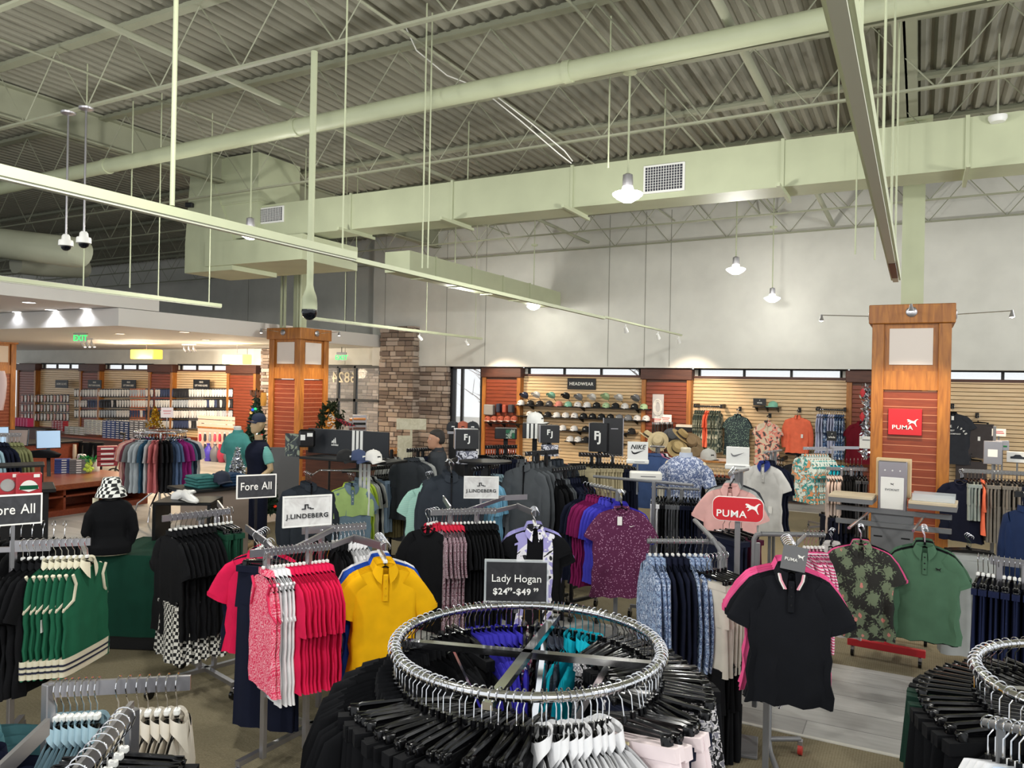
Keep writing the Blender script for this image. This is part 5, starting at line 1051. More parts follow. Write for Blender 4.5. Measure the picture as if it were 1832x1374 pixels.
pp = att(712, 806, 10.0); stack(pp, 62, [('lgr_polo', 4, 'pale grey pullover at the right end of the cap shelf')], step=.06)
BEI = mat('beige_board', 'cfc8b0', .6, pat='marble', col2='bcb498')
for px, py, w, h, lab in ((736, 759, .4, .15, 'pale wood look header board in front of the stone wall'), (724, 806, .2, .4, 'tall pale board below the wood look header')):
    q = att(px, py, 10.4); tag(MB().box(-w / 2, w / 2, 0, .03, -h / 2, h / 2, c=.003).box(-.015, .015, .01, .025, -q.z, -h / 2).obj('header_board', BEI, None, q, facing(q)), lab, 'board')
# small black fixture with stacked caps on top, left of hat wall
q = att(828, 770, 10.2); o = tag(empty('cap_tower', (q.x, q.y, 0), facing(q)), 'grey topped black tower with three caps beside the tall window', 'tower'); MB().box(-.2, .2, -.2, .2, q.z - .04, q.z, c=.004).obj('top', STEEL, o); MB().box(-.18, .18, -.18, .18, 0, q.z - .04).obj('tower_body', BLACKM, o)
for dx, c, lab in ((-.13, '22252c', 'black cap at the left on the grey topped tower'), (0, 'b0604a', 'rust orange cap in the middle of the grey topped tower'), (.13, '2a2e34', 'charcoal cap at the right on the grey topped tower')):
    qq = q + _r * dx; qq.z = q.z; cap(qq, facing(qq), lab, c)
for k, (px, py, t, w, h, d, lab) in enumerate(((957, 770, 9.4, .3, .18, .3, 'black display cabinet topped by a white cap and three white stripes'), (905, 775, 10.5, .3, .14, .3, 'black display cabinet with a green picture left of the striped cabinet'), (978, 800, 9.3, .12, .1, .2, 'small black display box in the middle distance'))):
    q = att(px, py, t); o = tag(empty('display_cabinet', (q.x, q.y, 0), facing(q)), lab, 'cabinet'); MB().box(-w / 2, w / 2, -d / 2, d / 2, q.z - h / 2, q.z + h / 2, c=.006).obj('cabinet_box', FJB, o); MB().box(-.03, .03, -.03, .03, 0, q.z - h / 2).obj('post', BLACKM, o); MB().box(-.25, .25, -.2, .2, 0, .03).obj('base', BLACKM, o)
    if k == 0:
        s_ = MB(); [s_.box(-.1 + i * .05, -.07 + i * .05, -d / 2 - .004, -d / 2, q.z - h / 2, q.z + h / 2) for i in range(3)]; s_.obj('white_stripes', WHITE, o); qq = q + Vector((0, 0, h / 2)); cap(qq, facing(qq) + R(60), 'white cap on top of the striped black cabinet', 'f0f0ec', s=1.1)
    if k == 1: MB().box(.0, .12, -d / 2 - .004, -d / 2, q.z - .06, q.z + .06).obj('green_picture', mat('green_picture', '1f6a48', .5, pat='camo', col2='2f3a3a', col3='9fb0a0', scale=16), o)
# ------------------------------------------------------------------ swoosh racks
SPK = mat('purple_fleck', '5a1844', .8, pat='speck', col2='c79ab8', scale=60)
defg('spk_polo', 'polo_shirt', 'shirt', 'shirt', SPK, collar='crew', L=.78, w=.25); defg('mag_polo', 'polo_shirt', 'shirt', 'shirt', MAG, sleeve='hang', L=.78); defg('roy_ls', 'polo_shirt', 'shirt', 'shirt', cloth((72, 70, 196)), sleeve='hang'); defg('nvyL_polo', 'polo_shirt', 'shirt', 'shirt', NVY, sleeve='hang', L=.78)
GRYR = GREYM
z = 1.36; A = atz(1058, 868, z); B = atz(1118, 880, z); C = atz(1062, 852, 1.42); D = atz(1240, 868, 1.42)
o = rack('grey tubular rack with a white box on its bar behind the fleck purple shirt', [(A, B), (C, D)], posts=[tuple(atz(1105, 878, z))[:2] + (z,), tuple(atz(1170, 862, 1.42))[:2] + (1.42,)], feet=[(tuple(atz(1105, 878, z))[:2], tuple(atz(1105, 878, z) + Vector((.3, .28, 0)))[:2]), (tuple(atz(1105, 878, z) + Vector((-.1, -.2, 0)))[:2], tuple(atz(1105, 878, z) + Vector((.12, .25, 0)))[:2])], m=GRYR, flat=None, r=.014, wheels=False, zf=.03)
pp = atz(1113, 884, z); sp_, _ = stack(pp, 6, [('spk_polo', 1, 'fleck purple crew neck shirt facing out with a cream swing tag', None, dict(tagm=(-.02, -.22))), ('spk_polo', 1, 'second fleck purple shirt directly behind the front one'), ('roy_polo', 4, 'royal blue shirt behind the fleck purple one')], step=.035)
poly(sp_[0], 'tick_logo', SWOOSH, PAPER, .022, .085, -.045, -.27)
poly(gp_[0], 'chest_logo', [(-.5, -.2), (0, .3), (.5, -.2)], PAPER, .022, .08, -.043, -.27)
row(A.lerp(B, -.25), A.lerp(B, .65), [('nvyL_polo', 2, 'navy long polo at the left of the magenta ones'), ('mag_polo', 4, 'magenta polo behind the fleck purple shirt'), ('roy_ls', 3, 'bright royal blue polo right of the magenta ones')], flip=True)
p = att(1155, 852, 7.3); tag(MB().box(-.15, .15, -.06, .06, -.035, .045, c=.012).box(-.05, .09, -.063, -.06, .0, .008, 1).obj('bar_box', [mat('cream_box', 'e4e2da', .4), GREYM], None, p, facing(p) + R(4)), 'white rounded box sitting on the grey rack bar', 'box')
defg('wht_sht', 'shorts', 'shorts', 'trousers', WHT, L=.5, short=True); defg('blk_sht', 'shorts', 'shorts', 'trousers', BLK, L=.55, short=True); defg('gry_sht', 'shorts', 'shorts', 'trousers', cloth((98, 100, 104)), L=.55, short=True); defg('nvy_sht', 'shorts', 'shorts', 'trousers', NVY, L=.55, short=True); defg('sil_sht', 'shorts', 'shorts', 'trousers', LGR, L=.5, short=True)
z = 1.3; A = atz(1165, 872, z); B = atz(1252, 876, z)
row(A, B, [('wht_sht', 3, 'white shorts at the left end of the mixed shorts rail'), ('blk_sht', 2, 'black shorts right of the white ones'), ('gry_sht', 5, 'mid grey shorts in the centre of the mixed shorts rail'), ('nvy_sht', 7, 'navy shorts at the right end of the mixed shorts rail')], flip=True, jit=2)
autorack('grey tubular rack of white grey and navy shorts', [(A, B)], m=GRYR, flat=None)
s = sign(1141, 806, 7.6, .2, .17, 'white box sign with a black tick logo and lettering on the grey rack', WHITE, None, 0, .35, GREYM, th=.05); poly(s, 'tick_logo', SWOOSH, BLACKM, .062, 0, -.028, -.015); letter(s, 'NIKE', .062, BLACKM, 0, -.029, .035, bold=.012, shear=.3); MB().box(-.11, .11, -.04, .03, -.13, -.085, c=.01).box(-.03, .07, -.043, -.04, -.11, -.105, 1).obj('sign_holder', [WHITE, GREYM], s)
s = sign(1320, 815, 7.7, .22, .17, 'white box sign with a plain grey tick logo above the rose polo', WHITE, None, -6, .3, GREYM, th=.05); poly(s, 'tick_logo', SWOOSH, GREYM, .065, 0, -.028, .01); MB().box(-.12, .12, -.04, .03, -.14, -.085, c=.01).box(-.03, .08, -.043, -.04, -.105, -.1, 1).obj('sign_holder', [WHITE, GREYM], s)
defg('rose_polo', 'polo_shirt', 'shirt', 'shirt', ROSE, btn=BTND, L=.78); defg('wb_polo', 'polo_shirt', 'shirt', 'shirt', cloth((218, 216, 212)), cm=cloth((44, 58, 130)), L=.76, btn=BTN)
defg('lgr_ls', 'polo_shirt', 'shirt', 'shirt', LGR, L=.74)
pp = att(1307, 848, 6.6); stack(pp, -4, [('rose_polo', 1, 'rose pink polo facing out behind the red oval sign'), ('rose_polo', 1, 'rose pink polo hidden behind the front one'), ('lgr_ls', 3, 'silver grey polo behind the rose pink ones'), ('char_polo', 2, 'charcoal polo at the back of the rose pink stack')], step=.07)
autorack('grey tubular rack holding the rose pink polos', [(pp + Vector((0, -.03, 0)), pp + Vector((.05, .5, 0)))], m=GRYR, flat=None)
pp = att(1368, 810, 8.4); stack(pp, -30, [('wb_polo', 1, 'white polo with blue collar facing right of the grey tick logo sign', None, dict(tagm=(.1, -.6))), ('nvy_polo', 2, 'navy polo behind the white one with the blue collar')], step=.06)
autorack('grey tubular rack holding the white polo with the blue collar', [(pp, pp + Vector((.1, .5, 0)))], m=GRYR, flat=None)
A = att(1165, 799, 10.4); B = att(1188, 800, 11.2); defg('pnk_sht', 'polo_shirt', 'shirt', 'shirt', cloth((214, 140, 170)), sleeve='hang'); defg('den_polo', 'polo_shirt', 'shirt', 'shirt', cloth((70, 92, 138)), sleeve='hang')
row(A, B, [('den_polo', 5, 'denim blue polo right of the lettered tick logo box'), ('pnk_sht', 2, 'dusty pink polo among the denim blue ones'), ('nvy_polo', 2, 'navy polo behind the dusty pink ones'), ('wht_polo', 2, 'white polo behind the navy ones at the straw hats')], flip=True); autorack('grey rack of denim blue and pink polos below the straw hats', [(A, B)], m=GRYR, flat=None)
p = att(1275, 822, 8.8); o = tag(empty('display_table', (p.x, p.y, 0), facing(p)), 'small wood topped table on a grey tube frame behind the printed polo mannequin', 'table'); MB().box(-.42, .25, -.2, .2, p.z - .02, p.z, c=.004).obj('table_top', OAK, o)
for dx in (-.4, .23): MB().tube([(dx, -.15, 0), (dx, -.15, p.z - .02)], .014, 8).obj('leg', GREYM, o); MB().tube([(dx, .15, 0), (dx, .15, p.z - .02)], .014, 8).obj('leg', GREYM, o)
qq = Vector((p.x - .05, p.y, p.z)); cap(qq, facing(qq) + R(30), 'grey cap on the small wood topped table', 'b8b6b0')
A = att(1245, 838, 9.0); B = att(1300, 840, 9.2); row(A, B, [('blk_sht', 8, 'black shorts under the small wood topped table')])
# ------------------------------------------------------------------ cat-logo racks
BLP = mat('blue_print_womens', '8ea4c4', .8, pat='camo', col2='46587e', col3='b9c6dc', scale=44)
defg('blp_jkt', 'jacket', 'jacket', 'shirt', BLP, sleeve='long', collar='stand', L=.68, w=.2, hw=.17); defg('nvy_dr', 'jacket', 'jacket', 'shirt', NVY, sleeve='long', collar='stand', L=.66, w=.19, hw=.17); defg('crm_trs', 'trousers', 'trousers', 'trousers', cloth((214, 208, 196)), L=.56, w=.17); defg('blkl_trs', 'trousers', 'trousers', 'trousers', BLK, L=.7, w=.16)
z = 1.3; A = atz(1158, 968, z); B = atz(1270, 969, z)
rk = rack('grey tubular rack with curved corners holding blue printed jackets and cream trousers', [(A, B)], posts=[tuple(B + Vector((.09, .03, 0)))[:2] + (z - .06,)], feet=[(tuple(B + Vector((.09, .03, 0)))[:2], tuple(B + Vector((-.3, .3, 0)))[:2])], m=GREYM, flat=None, r=.016)
MB().tube([B - rk.location, B + Vector((.05, .017, -.012)) - rk.location, B + Vector((.08, .027, -.04)) - rk.location, B + Vector((.09, .03, -.1)) - rk.location], .016, 10).obj('corner_tube', GREYM, rk)
q0, q1 = atz(1243, 931, z + .03), atz(1277, 966, z + .03); MB().tube([q0 - rk.location, q1 - rk.location, q1 + Vector((.04, .0, -.06)) - rk.location, q1 + Vector((.05, 0, -1.2)) - rk.location], .016, 10).obj('arm', GREYM, rk)
row(A, B, [('blp_jkt', 3, 'blue and white printed jacket at the left of the curved grey rack'), ('nvy_dr', 4, 'dark navy jacket between the blue printed ones'), ('blp_jkt', 4, 'blue and white printed jacket in the middle of the curved grey rack')], big=True, flip=True, jit=2)
A2 = atz(1262, 998, 1.24); B2 = atz(1302, 992, 1.24); row(A2, B2, [('crm_trs', 6, 'cream trousers at the right of the blue printed jackets')], flip=True); row(A2 - Vector((0, 0, .52)), B2 - Vector((0, 0, .52)), [('blkl_trs', 5, 'black trousers below the cream ones')], flip=True)
defg('mar_trs', 'trousers', 'trousers', 'trousers', cloth((70, 16, 40)), L=.5); A3 = atz(1288, 930, 1.3); row(A3, A3 + Vector((.14, .22, 0)), [('nvs_trs', 2, 'navy trousers below the red oval sign pole'), ('mar_trs', 2, 'deep wine trousers below the red oval sign')], flip=True)
p = att(1302, 1100, 5.2); tag(MB().box(-.09, .09, 0, .1, -.5, .16, c=.004).obj('base_panel', mat('pale_panel', 'c9c6c0', .5), None, p, facing(p)), 'pale panel standing behind the red oval sign pole', 'panel')
p = att(1320, 911, 4.95); o = tag(empty('oval_sign', p, facing(p) - R(2)), 'red rounded sign with white cat logo and lettering on a grey pole', 'sign')
def rrect(w, h, r, n=8):
    out = []
    for cx_, cz_, a0 in ((w - r, h - r, 0), (-w + r, h - r, 90), (-w + r, -h + r, 180), (w - r, -h + r, 270)): out += [(cx_ + r * math.cos(R(a0 + 90 * i / n)), cz_ + r * math.sin(R(a0 + 90 * i / n))) for i in range(n + 1)]
    return out
MB().prism(rrect(.155, .074, .045), -.008, .008).obj('panel', RED, o); MB().prism(rrect(.159, .078, .048), -.004, .012).obj('edge', PAPER, o)
poly(o, 'cat_logo', CAT, PAPER, .05, .092, -.01, .014); letter(o, 'PUMA', .062, PAPER, -.04, -.0105, -.032, bold=.014, sx=1.1)
MB().box(-.018, .018, .012, .03, -p.z + .02, -.06, c=.004).obj('pole', GREYM, o); MB().box(-.15, .15, -.15, .15, -p.z, -p.z + .02, c=.004).obj('base', GREYM, o)
STR = mat('pink_stripe', 'd84a84', .8, pat='stripe', col2='f4e6ec', scale=17); TIPC = mat('tipped_collar', '15161a', .8)
defg('tip_polo', 'polo_shirt', 'shirt', 'shirt', cloth((18, 20, 26)), L=.68, w=.205, hw=.185, btn=BTND); defg('hot_polo', 'polo_shirt', 'shirt', 'shirt', HOT, L=.68, w=.22, hw=.195); defg('str_polo', 'polo_shirt', 'shirt', 'shirt', STR, sleeve='hang', L=.64, w=.2, hw=.17, collar='crew')
z = 1.3; A = atz(1362, 955, z); B = atz(1476, 957, z); pz = att(1416, 982, 3.95)
rk = rack('grey tubular rack with curved ends and a red wheel holding the tipped black polo', [(A, B)], posts=[tuple(A + Vector((-.02, -.02, 0)))[:2] + (z - .06,), tuple(atz(1376, 1010, z) + Vector((0, 0, 0)))[:2] + (z - .1,)], feet=[], m=GREYM, flat=None, r=.017)
MB().tube([A - rk.location, A + Vector((-.03, -.012, -.01)) - rk.location, A + Vector((-.045, -.018, -.04)) - rk.location, A + Vector((-.045, -.018, -.35)) - rk.location], .017, 10).obj('corner_tube', GREYM, rk)
MB().tube([atz(1440, 958, z) - rk.location, pz + Vector((0, 0, .0)) - rk.location], .012, 8).obj('face_out_arm', GREYM, rk)
f0 = atz(1375, 1322, .1); f1 = atz(1432, 1322, .1); MB().tube([f0 - rk.location, f1 - rk.location], .016, 8).obj('foot_bar', GREYM, rk); MB().tube([(f0.x, f0.y, z - .1) - rk.location if 0 else Vector((f0.x, f0.y, .9)) - rk.location, f0 - rk.location, f0 + Vector((.02, -.05, -.06)) - rk.location, f0 + Vector((.12, -.32, -.08)) - rk.location], .017, 10).obj('leg', GREYM, rk)
caster(rk, f1.x - rk.location.x, f1.y - rk.location.y, mat('red_wheel', 'b03028', .4), .036)
st_, _ = stack(pz, 6, [('tip_polo', 1, 'black polo with pink and white collar tips facing out on the curved grey rack'), ('tip_polo', 2, 'black polo directly behind the tipped one'), ('hot_polo', 3, 'hot pink polo fanned out behind the black tipped polo')], step=.05, big=True)
cl_ = [c for c in st_[0].children if c.name.startswith('collar')][0]
q = MB()
for s_ in (-1, 1): q.tube([(s_ * .062, -.022, -.124), (s_ * .056, -.034, -.155), (s_ * .034, -.041, -.198)], .0055, 6); q.tube([(s_ * .056, -.0275, -.124), (s_ * .049, -.039, -.155), (s_ * .027, -.046, -.198)], .0045, 6, mi=1)
q.obj('collar_tipping', [PAPER, mat('tip_pink', 'e8a0b0', .7)], cl_)
row(B.lerp(A, .35), B, [('str_polo', 6, 'pink and white striped polo at the right of the curved grey rack')], flip=True, big=True)
defg('grey_tee', 'shirt', 'shirt', 'shirt', cloth((206, 204, 202)), collar='crew', sleeve='hang')
defg('bwl_skt', 'skirt', 'skirt', 'skirt', BWP, L=.42); row(A + Vector((-.03, -.2, -.5)), A + Vector((.02, -.05, -.5)), [('bwl_skt', 3, 'black and white printed skirt below the hot pink polos')], flip=True)
p = att(1421, 999, 3.78); s = tag(MB().box(-.058, .058, -.0012, .0012, -.06, .06).obj('hang_card', mat('grey_card', '6c6c6e', .6), None, p, facing(p) + R(4)), 'grey hang card with pale cat logo on the black tipped polo', 'card'); s.rotation_euler.y = R(8)
MB().tube([(0, 0, .06), (0, .03, .09), (0, .1, .1)], .002, 4).obj('string', BLACKM, s); poly(s, 'cat_logo', CAT, PAPER, .018, .03, -.002, .012, .001); letter(s, 'PUMA', .022, PAPER, -.014, -.003, -.008, bold=.012)
# grey slotted fixture
FLR = mat('tropical_print', '23231f', .8, pat='floral', col2='6f7d62', col3='d88a80', scale=11)
defg('trop', 'shirt', 'shirt', 'shirt', FLR, L=.71, collar='polo', w=.235); defg('grn_polo', 'polo_shirt', 'shirt', 'shirt', GRN, L=.7, w=.24, btn=BTND); defg('lg_polo', 'polo_shirt', 'shirt', 'shirt', cloth((214, 208, 206)), sleeve='hang')
c = (atz(1524, 1150, .12) + atz(1658, 1172, .12)) / 2 + Vector((0, .35, 0)); ang = R(-4)
o = tag(empty('gondola_fixture', (c.x, c.y, 0), ang), 'grey slotted fixture on red wheeled feet holding the tropical shirt and the green polo', 'fixture'); zt = att(1600, 935, 6.2).z
MB().box(-.17, .17, -.02, .02, .15, zt - .02, c=.004).obj('slotted_panel', GREYM, o)
sl = MB(); [sl.box(x - .035, x + .035, -.024, -.02, z_, z_ + .012) for x in (-.11, .11) for z_ in [zt - .12 - .12 * i for i in range(5)]]; sl.obj('slots', BLACKM, o)
for dz in (0, -.12): MB().box(-.46, .46, -.055, -.02, zt - .03 + dz, zt + .015 + dz, c=.004).obj('hang_bar', GREYM, o)
for y_ in (-.32, .32): MB().box(-.3, .3, y_ - .025, y_ + .025, .09, .15, c=.004).obj('red_foot', RED, o)
MB().box(-.02, .02, -.32, .32, .1, .14).obj('foot_link', RED, o)
for x in (-.26, .26):
    for y_ in (-.32, .32): caster(o, x, y_, r=.032)
MB().box(-.115, .115, -.05, .02, zt + .0, zt + .44, c=.006).obj('header', STEEL, o); MB().box(-.14, .14, .02, .1, zt + .12, zt + .46, c=.004).obj('header_back', mat('beige_case', 'd9bd92', .6), o)
pc = MB().box(-.092, .092, -.056, -.05, zt + .02, zt + .3, c=.003).obj('paper_card', PAPER, o); letter(pc, 'EVOKNIT', .026, GREYM, 0, -.058, zt + .19, bold=.01); poly(pc, 'cat_logo', CAT, BLACKM, .016, 0, -.058, zt + .24, .001)
for x in (-.06, 0, .06): MB().lathe([(.007, 0), (.007, .004)], 8).xf(Matrix.Translation((x, -.05, zt + .36)) @ Matrix.Rotation(R(90), 4, 'X')).obj('rivet', WHITE, o)
for s_ in (-1, 1):
    x0, x1 = sorted((s_ * .14, s_ * .5)); MB().box(x0, x1, -.2, .12, zt + .1, zt + .125, c=.003).obj('wood_shelf', mat('pale_wood', 'd8c8ae', .5, pat='wood', col2='c9b594', scale=60), o); MB().box(x0, x1, -.2, .12, zt + .06, zt + .1).obj('shelf_bracket', GREYM, o)
tr_ = tag(MB().box(-.16, .16, -.1, -.095, 0, .06).box(-.16, .16, .095, .1, 0, .06).box(-.16, -.155, -.1, .1, 0, .06).box(.155, .16, -.1, .1, 0, .06).box(-.16, .16, -.1, .1, 0, .004).obj('acrylic_tray', ACRYL, None, o.matrix_basis @ Vector((.32, -.05, zt + .126)) if 0 else Vector((c.x + .32, c.y - .07, zt + .126)), ang), 'clear acrylic tray on the right wooden shelf of the grey fixture', 'tray')
pa = att(1541, 946, 5.85); pb = att(1655, 950, 5.75)
stack(pa, 2, [('trop', 1, 'dark tropical leaf print shirt facing out on the grey slotted fixture'), ('hot_polo', 1, 'pink shirt peeking out behind the tropical print'), ('blk_polo', 2, 'black polo behind the tropical print')], step=.04)
gr_, _ = stack(pb, 2, [('grn_polo', 1, 'sage green polo facing out on the grey slotted fixture'), ('blk_polo', 2, 'black polo behind the sage green one'), ('dgr_polo' if 'dgr_polo' in G else 'grn_polo', 2, 'sage green polo at the back of its stack')], step=.05)
poly(gr_[0], 'cat_logo', CAT, BLACKM, .022, .09, -.045, -.27)
for q in (pa, pb): MB().tube([Vector((0, -.04, zt - .02)) + Vector((q.x - c.x, 0, 0)), Vector((q.x - c.x, q.y - c.y - .03, q.z))], .012, 8).obj('face_out_arm', CHROME, o)
pq = att(1737, 962, 6.1); stack(pq, 14, [('lg_trs', 3, 'pale grey trousers at the right of the sage green polo')], step=.05)
pq = att(1487, 952, 6.3); stack(pq, -6, [('lg_polo', 3, 'off white shirt at the left of the tropical shirt')], step=.05)
# ------------------------------------------------------------------ right edge
z = 1.35; A = atz(1772, 1002, z); B = atz(1850, 1012, z); defg('nv_skort', 'skirt', 'skirt', 'skirt', cloth((20, 28, 58)), L=.5, fl=1.15, w=.19)
rk = autorack('pale steel rack at the right edge holding navy skirts', [(A, B)], m=STEEL); row(A.lerp(B, -.35), B, [('nv_skort', 11, 'navy skirt in the row at the right edge')], big=True, flip=True)
A = att(1815, 884, 6.0); B = att(1960, 886, 6.0); defg('blu_jkt', 'jacket', 'jacket', 'shirt', cloth((34, 52, 92)), sleeve='long', collar='stand', L=.76); row(A, B, [('blu_jkt', 2, 'blue jacket above the navy skirts at the right edge'), ('blk_jkt', 3, 'black jacket behind the blue ones at the right edge')], flip=True)
autorack('black rack with blue and black jackets at the right edge', [(A, B)], m=BLACKM, wheels=False)
# grey trousers rack at back right
A = att(1722, 842, 9.2); B = att(1850, 848, 8.9); defg('nvy_tee', 'shirt', 'shirt', 'shirt', NVY, collar='crew'); defg('sage_sh', 'shorts', 'shorts', 'trousers', cloth((150, 160, 156)), L=.42, short=True); defg('cor_polo', 'polo_shirt', 'shirt', 'shirt', CORAL, sleeve='hang', L=.6); defg('tau_trs', 'trousers', 'trousers', 'trousers', cloth((128, 122, 114)), L=.66)
row(A.lerp(B, .05), B, [('sage_sh', 4, 'sage grey shorts right of the navy tee at the back right'), ('cor_polo', 1, 'single coral polo before the taupe trousers'), ('tau_trs', 9, 'taupe trousers in a row over the red foot at the back right'), ('nvs_trs', 4, 'navy trousers right of the taupe ones')], flip=True)
stack(A + Vector((-.02, -.05, 0)), -20, [('nvy_tee', 3, 'navy tee at the left end of the rack against the maple slats')], step=.04)
o = rack('grey gondola rack on a red foot at the back right', [(A, B)], posts=[tuple(att(1778, 845, 9.4))[:2] + (1.9,)], feet=[], m=GREYM); q = att(1765, 930, 9.1); MB().box(-.3, .32, -.03, .03, q.z - .04, q.z + .02, c=.004).obj('red_foot', RED, o, Vector((q.x, q.y, 0)) - Vector((o.location.x, o.location.y, 0)), -.15); caster(o, q.x - .25 - o.location.x, q.y - o.location.y, r=.04)
for px, py, w, h, lab in ((1776, 810, .19, .28, 'grey header box with a small white card at the back right'), (1793, 797, .14, .12, 'grey sign with red and green marks beside the header box'), (1820, 818, .22, .13, 'white sign with a dark car shape cut off at the right edge'), (1787, 774, .16, .1, 'small pale notice in front of the maple slats')):
    q = att(px, py, 9.3 + (py < 790) * 1); s_ = tag(empty('header_sign', q, facing(q)), lab, 'sign'); MB().box(-w / 2, w / 2, 0, .02, -h / 2, h / 2, c=.003).obj('panel', WHITE if 'white sign' in lab or 'pale' in lab else STEEL, s_)
    if 'card' in lab: MB().box(-.05, .05, -.003, 0, -.05, .04).obj('card', PAPER, s_)
    if 'red and' in lab: MB().lathe([(.02, 0), (.02, .002)], 12).xf(Matrix.Translation((-.03, -.001, 0)) @ Matrix.Rotation(R(90), 4, 'X')).obj('red_mark', RED, s_); MB().box(.01, .05, -.003, 0, -.02, .0).obj('green_mark', cloth((40, 120, 70)), s_)
    if 'car' in lab and 'cut' in lab: MB().prism([(-.07, -.02), (-.07, .005), (-.04, .01), (-.02, .03), (.03, .03), (.05, .008), (.075, .004), (.075, -.02)], -.004, -.001).obj('car_shape', CHAR, s_)
    if 'notice' in lab: MB().box(-.06, .06, -.003, 0, -.01, .0).box(-.05, .05, -.003, 0, .015, .022).obj('red_lines', RED, s_)
    MB().box(-.01, .01, .02, .03, -q.z + .01, -h / 2 + .02).obj('stem', GREYM, s_)
# bottom right round rack
cc = atz(1815, 1240, 1.4); RC2 = Vector((cc.x, cc.y, 0)) + _r * .4 + _f * .05
o = tag(empty('round_rack', RC2), 'chrome round clothes rack cut off at the bottom right corner', 'clothes rack')
MB().tube([(.42 * math.cos(R(a)), .42 * math.sin(R(a)), 1.4) for a in range(0, 360, 6)], .0145, 10, close=True).obj('ring', CHROME, o); MB().box(-.03, .03, -.03, .03, .02, 1.0).obj('post', CHROME, o)
for a in (20, 110): v = Vector((math.cos(R(a)), math.sin(R(a)), 0)); MB().obox(v * -.42 + Vector((0, 0, 1.37)), v * .42 + Vector((0, 0, 1.37)), .03, .02).obj('cross_bar', CHROME, o); MB().obox(v * -.4 + Vector((0, 0, .03)), v * .4 + Vector((0, 0, .03)), .03, .02).obj('foot_bar', CHROME, o)
defg('dgl_trs', 'trousers', 'trousers', 'trousers', cloth((20, 48, 38)), L=.9)
for i in range(26):
    a = R(120 + i * 5.6); key = 'dgl_trs' if i in (10, 11, 12) else 'blk_trs' if i < 18 else 'blk_jkt'
    wear(key, RC2 + Vector((.42 * math.cos(a), .42 * math.sin(a), 1.401)), a + R(_rr.uniform(-4, 4)), {'dgl_trs': 'dark green trousers on the round rack at the bottom right corner', 'blk_trs': 'black trousers on glossy black hangers on the bottom right round rack', 'blk_jkt': 'black jacket on the near side of the bottom right round rack'}[key], {'dgl_trs': 'dark green trousers bottom right', 'blk_trs': 'black trousers bottom right', 'blk_jkt': 'black jackets bottom right'}[key], var=i % 3, th=.03)
A = att(1762, 1292, 2.05); B = att(1850, 1310, 1.85); defg('ice_polo', 'polo_shirt', 'shirt', 'shirt', cloth((200, 216, 234)), sleeve='hang', collar='polo')
row(A, B + (B - A) * .3, [('wht_polo', 4, 'white polo at the bottom right corner on the nearest rail'), ('ice_polo', 4, 'ice blue polo at the bottom right corner on the nearest rail')], flip=False); autorack('grey rack at the bottom right corner with white and ice blue polos', [(A, B + (B - A) * .3)], m=GREYM, spread=.2, flat=None, r=.011, posth=.01)
# ------------------------------------------------------------------ cap wall
YB = YW - .05
def wall_shelf(px0, px1, py, lab, y=YW - .05, d=.28):
    a = aty(px0, py, y - d); b = aty(px1, py, y - d); z = (a.z + b.z) / 2; o = tag(empty('wall_shelf', ((a.x + b.x) / 2, y, z)), lab, 'shelf'); h = (b.x - a.x) / 2
    MB().box(-h, h, -d, 0, -.02, 0, c=.003).obj('board', BLACKM, o)
    for f in (-.8, 0, .8): MB().prism([(-d, 0), (0, 0), (0, -.09), (-.03, -.09)], -.006, .006).xf(Matrix.Translation((h * f, 0, -.02)) @ Matrix(((0, 1, 0, 0), (1, 0, 0, 0), (0, 0, 1, 0), (0, 0, 0, 1)))).obj('bracket', BLACKM, o)
    return z, y - d / 2 - .02
def capcolor(c): return {'w': 'ebe9e6', 'k': '17181b', 'n': '25304c', 'g': '84868a', 'm': '8fcab0', 'p': 'e08f80', 'c': 'dfd8c4', 'l': 'b9d6a8', 'd': '4a4c50'}[c]
CN = {'w': 'white', 'k': 'black', 'n': 'navy', 'g': 'grey', 'm': 'mint green', 'p': 'coral pink', 'c': 'cream', 'l': 'pale green', 'd': 'charcoal'}
ORD = ['first', 'second', 'third', 'fourth', 'fifth', 'sixth', 'seventh', 'eighth', 'ninth', 'tenth', 'eleventh', 'twelfth', 'thirteenth', 'fourteenth', 'fifteenth']
rc = random.Random(9)
SN = ['top', 'second', 'third', 'lowest']
for r, (x0, x1, py, caps, px0, px1) in enumerate(((924, 1162, 728, 'wkkdpmwwklkwkl', 932, 1152), (922, 1160, 748, 'wkkwwwkkkkggww', 948, 1156), (935, 1135, 771, 'kwkwwkgkkk', 945, 1130), (1010, 1115, 792, 'wwkkwkg', 1020, 1105))):
    z, y = wall_shelf(x0, x1, py, SN[r] + ' black cap shelf under the headwear sign')
    for i, c in enumerate(caps):
        px = px0 + (px1 - px0) * i / (len(caps) - 1); p = aty(px, py, y); same = caps[max(0, i - 1):i + 2].count(c) > 1
        cap((p.x, y, z), R(rc.uniform(-35, 10)), '%s cap, %s from the left on the %s cap shelf' % (CN[c], ORD[i], SN[r]), capcolor(c), group='caps on the %s cap shelf' % SN[r], s=.98)
for i, (px, py, c) in enumerate(((938, 705, 'n'), (959, 704, 'w'), (986, 705, 'm'), (1012, 706, 'k'), (1035, 708, 'g'), (1059, 708, 'w'), (1083, 707, 'l'), (1107, 709, 'w'), (1137, 710, 'g'))):
    p = aty(px, py + 5, YW - .28); o = cap((p.x, p.y, p.z), R(-10), '%s cap hung upright above the top cap shelf, %s from the left' % (CN[c], ORD[i]), capcolor(c), tilt=-28, group='caps hung above the top shelf')
    MB().tube([(0, 0, .05), (0, .24, .0)], .006, 6).obj('peg', CHROME, o)
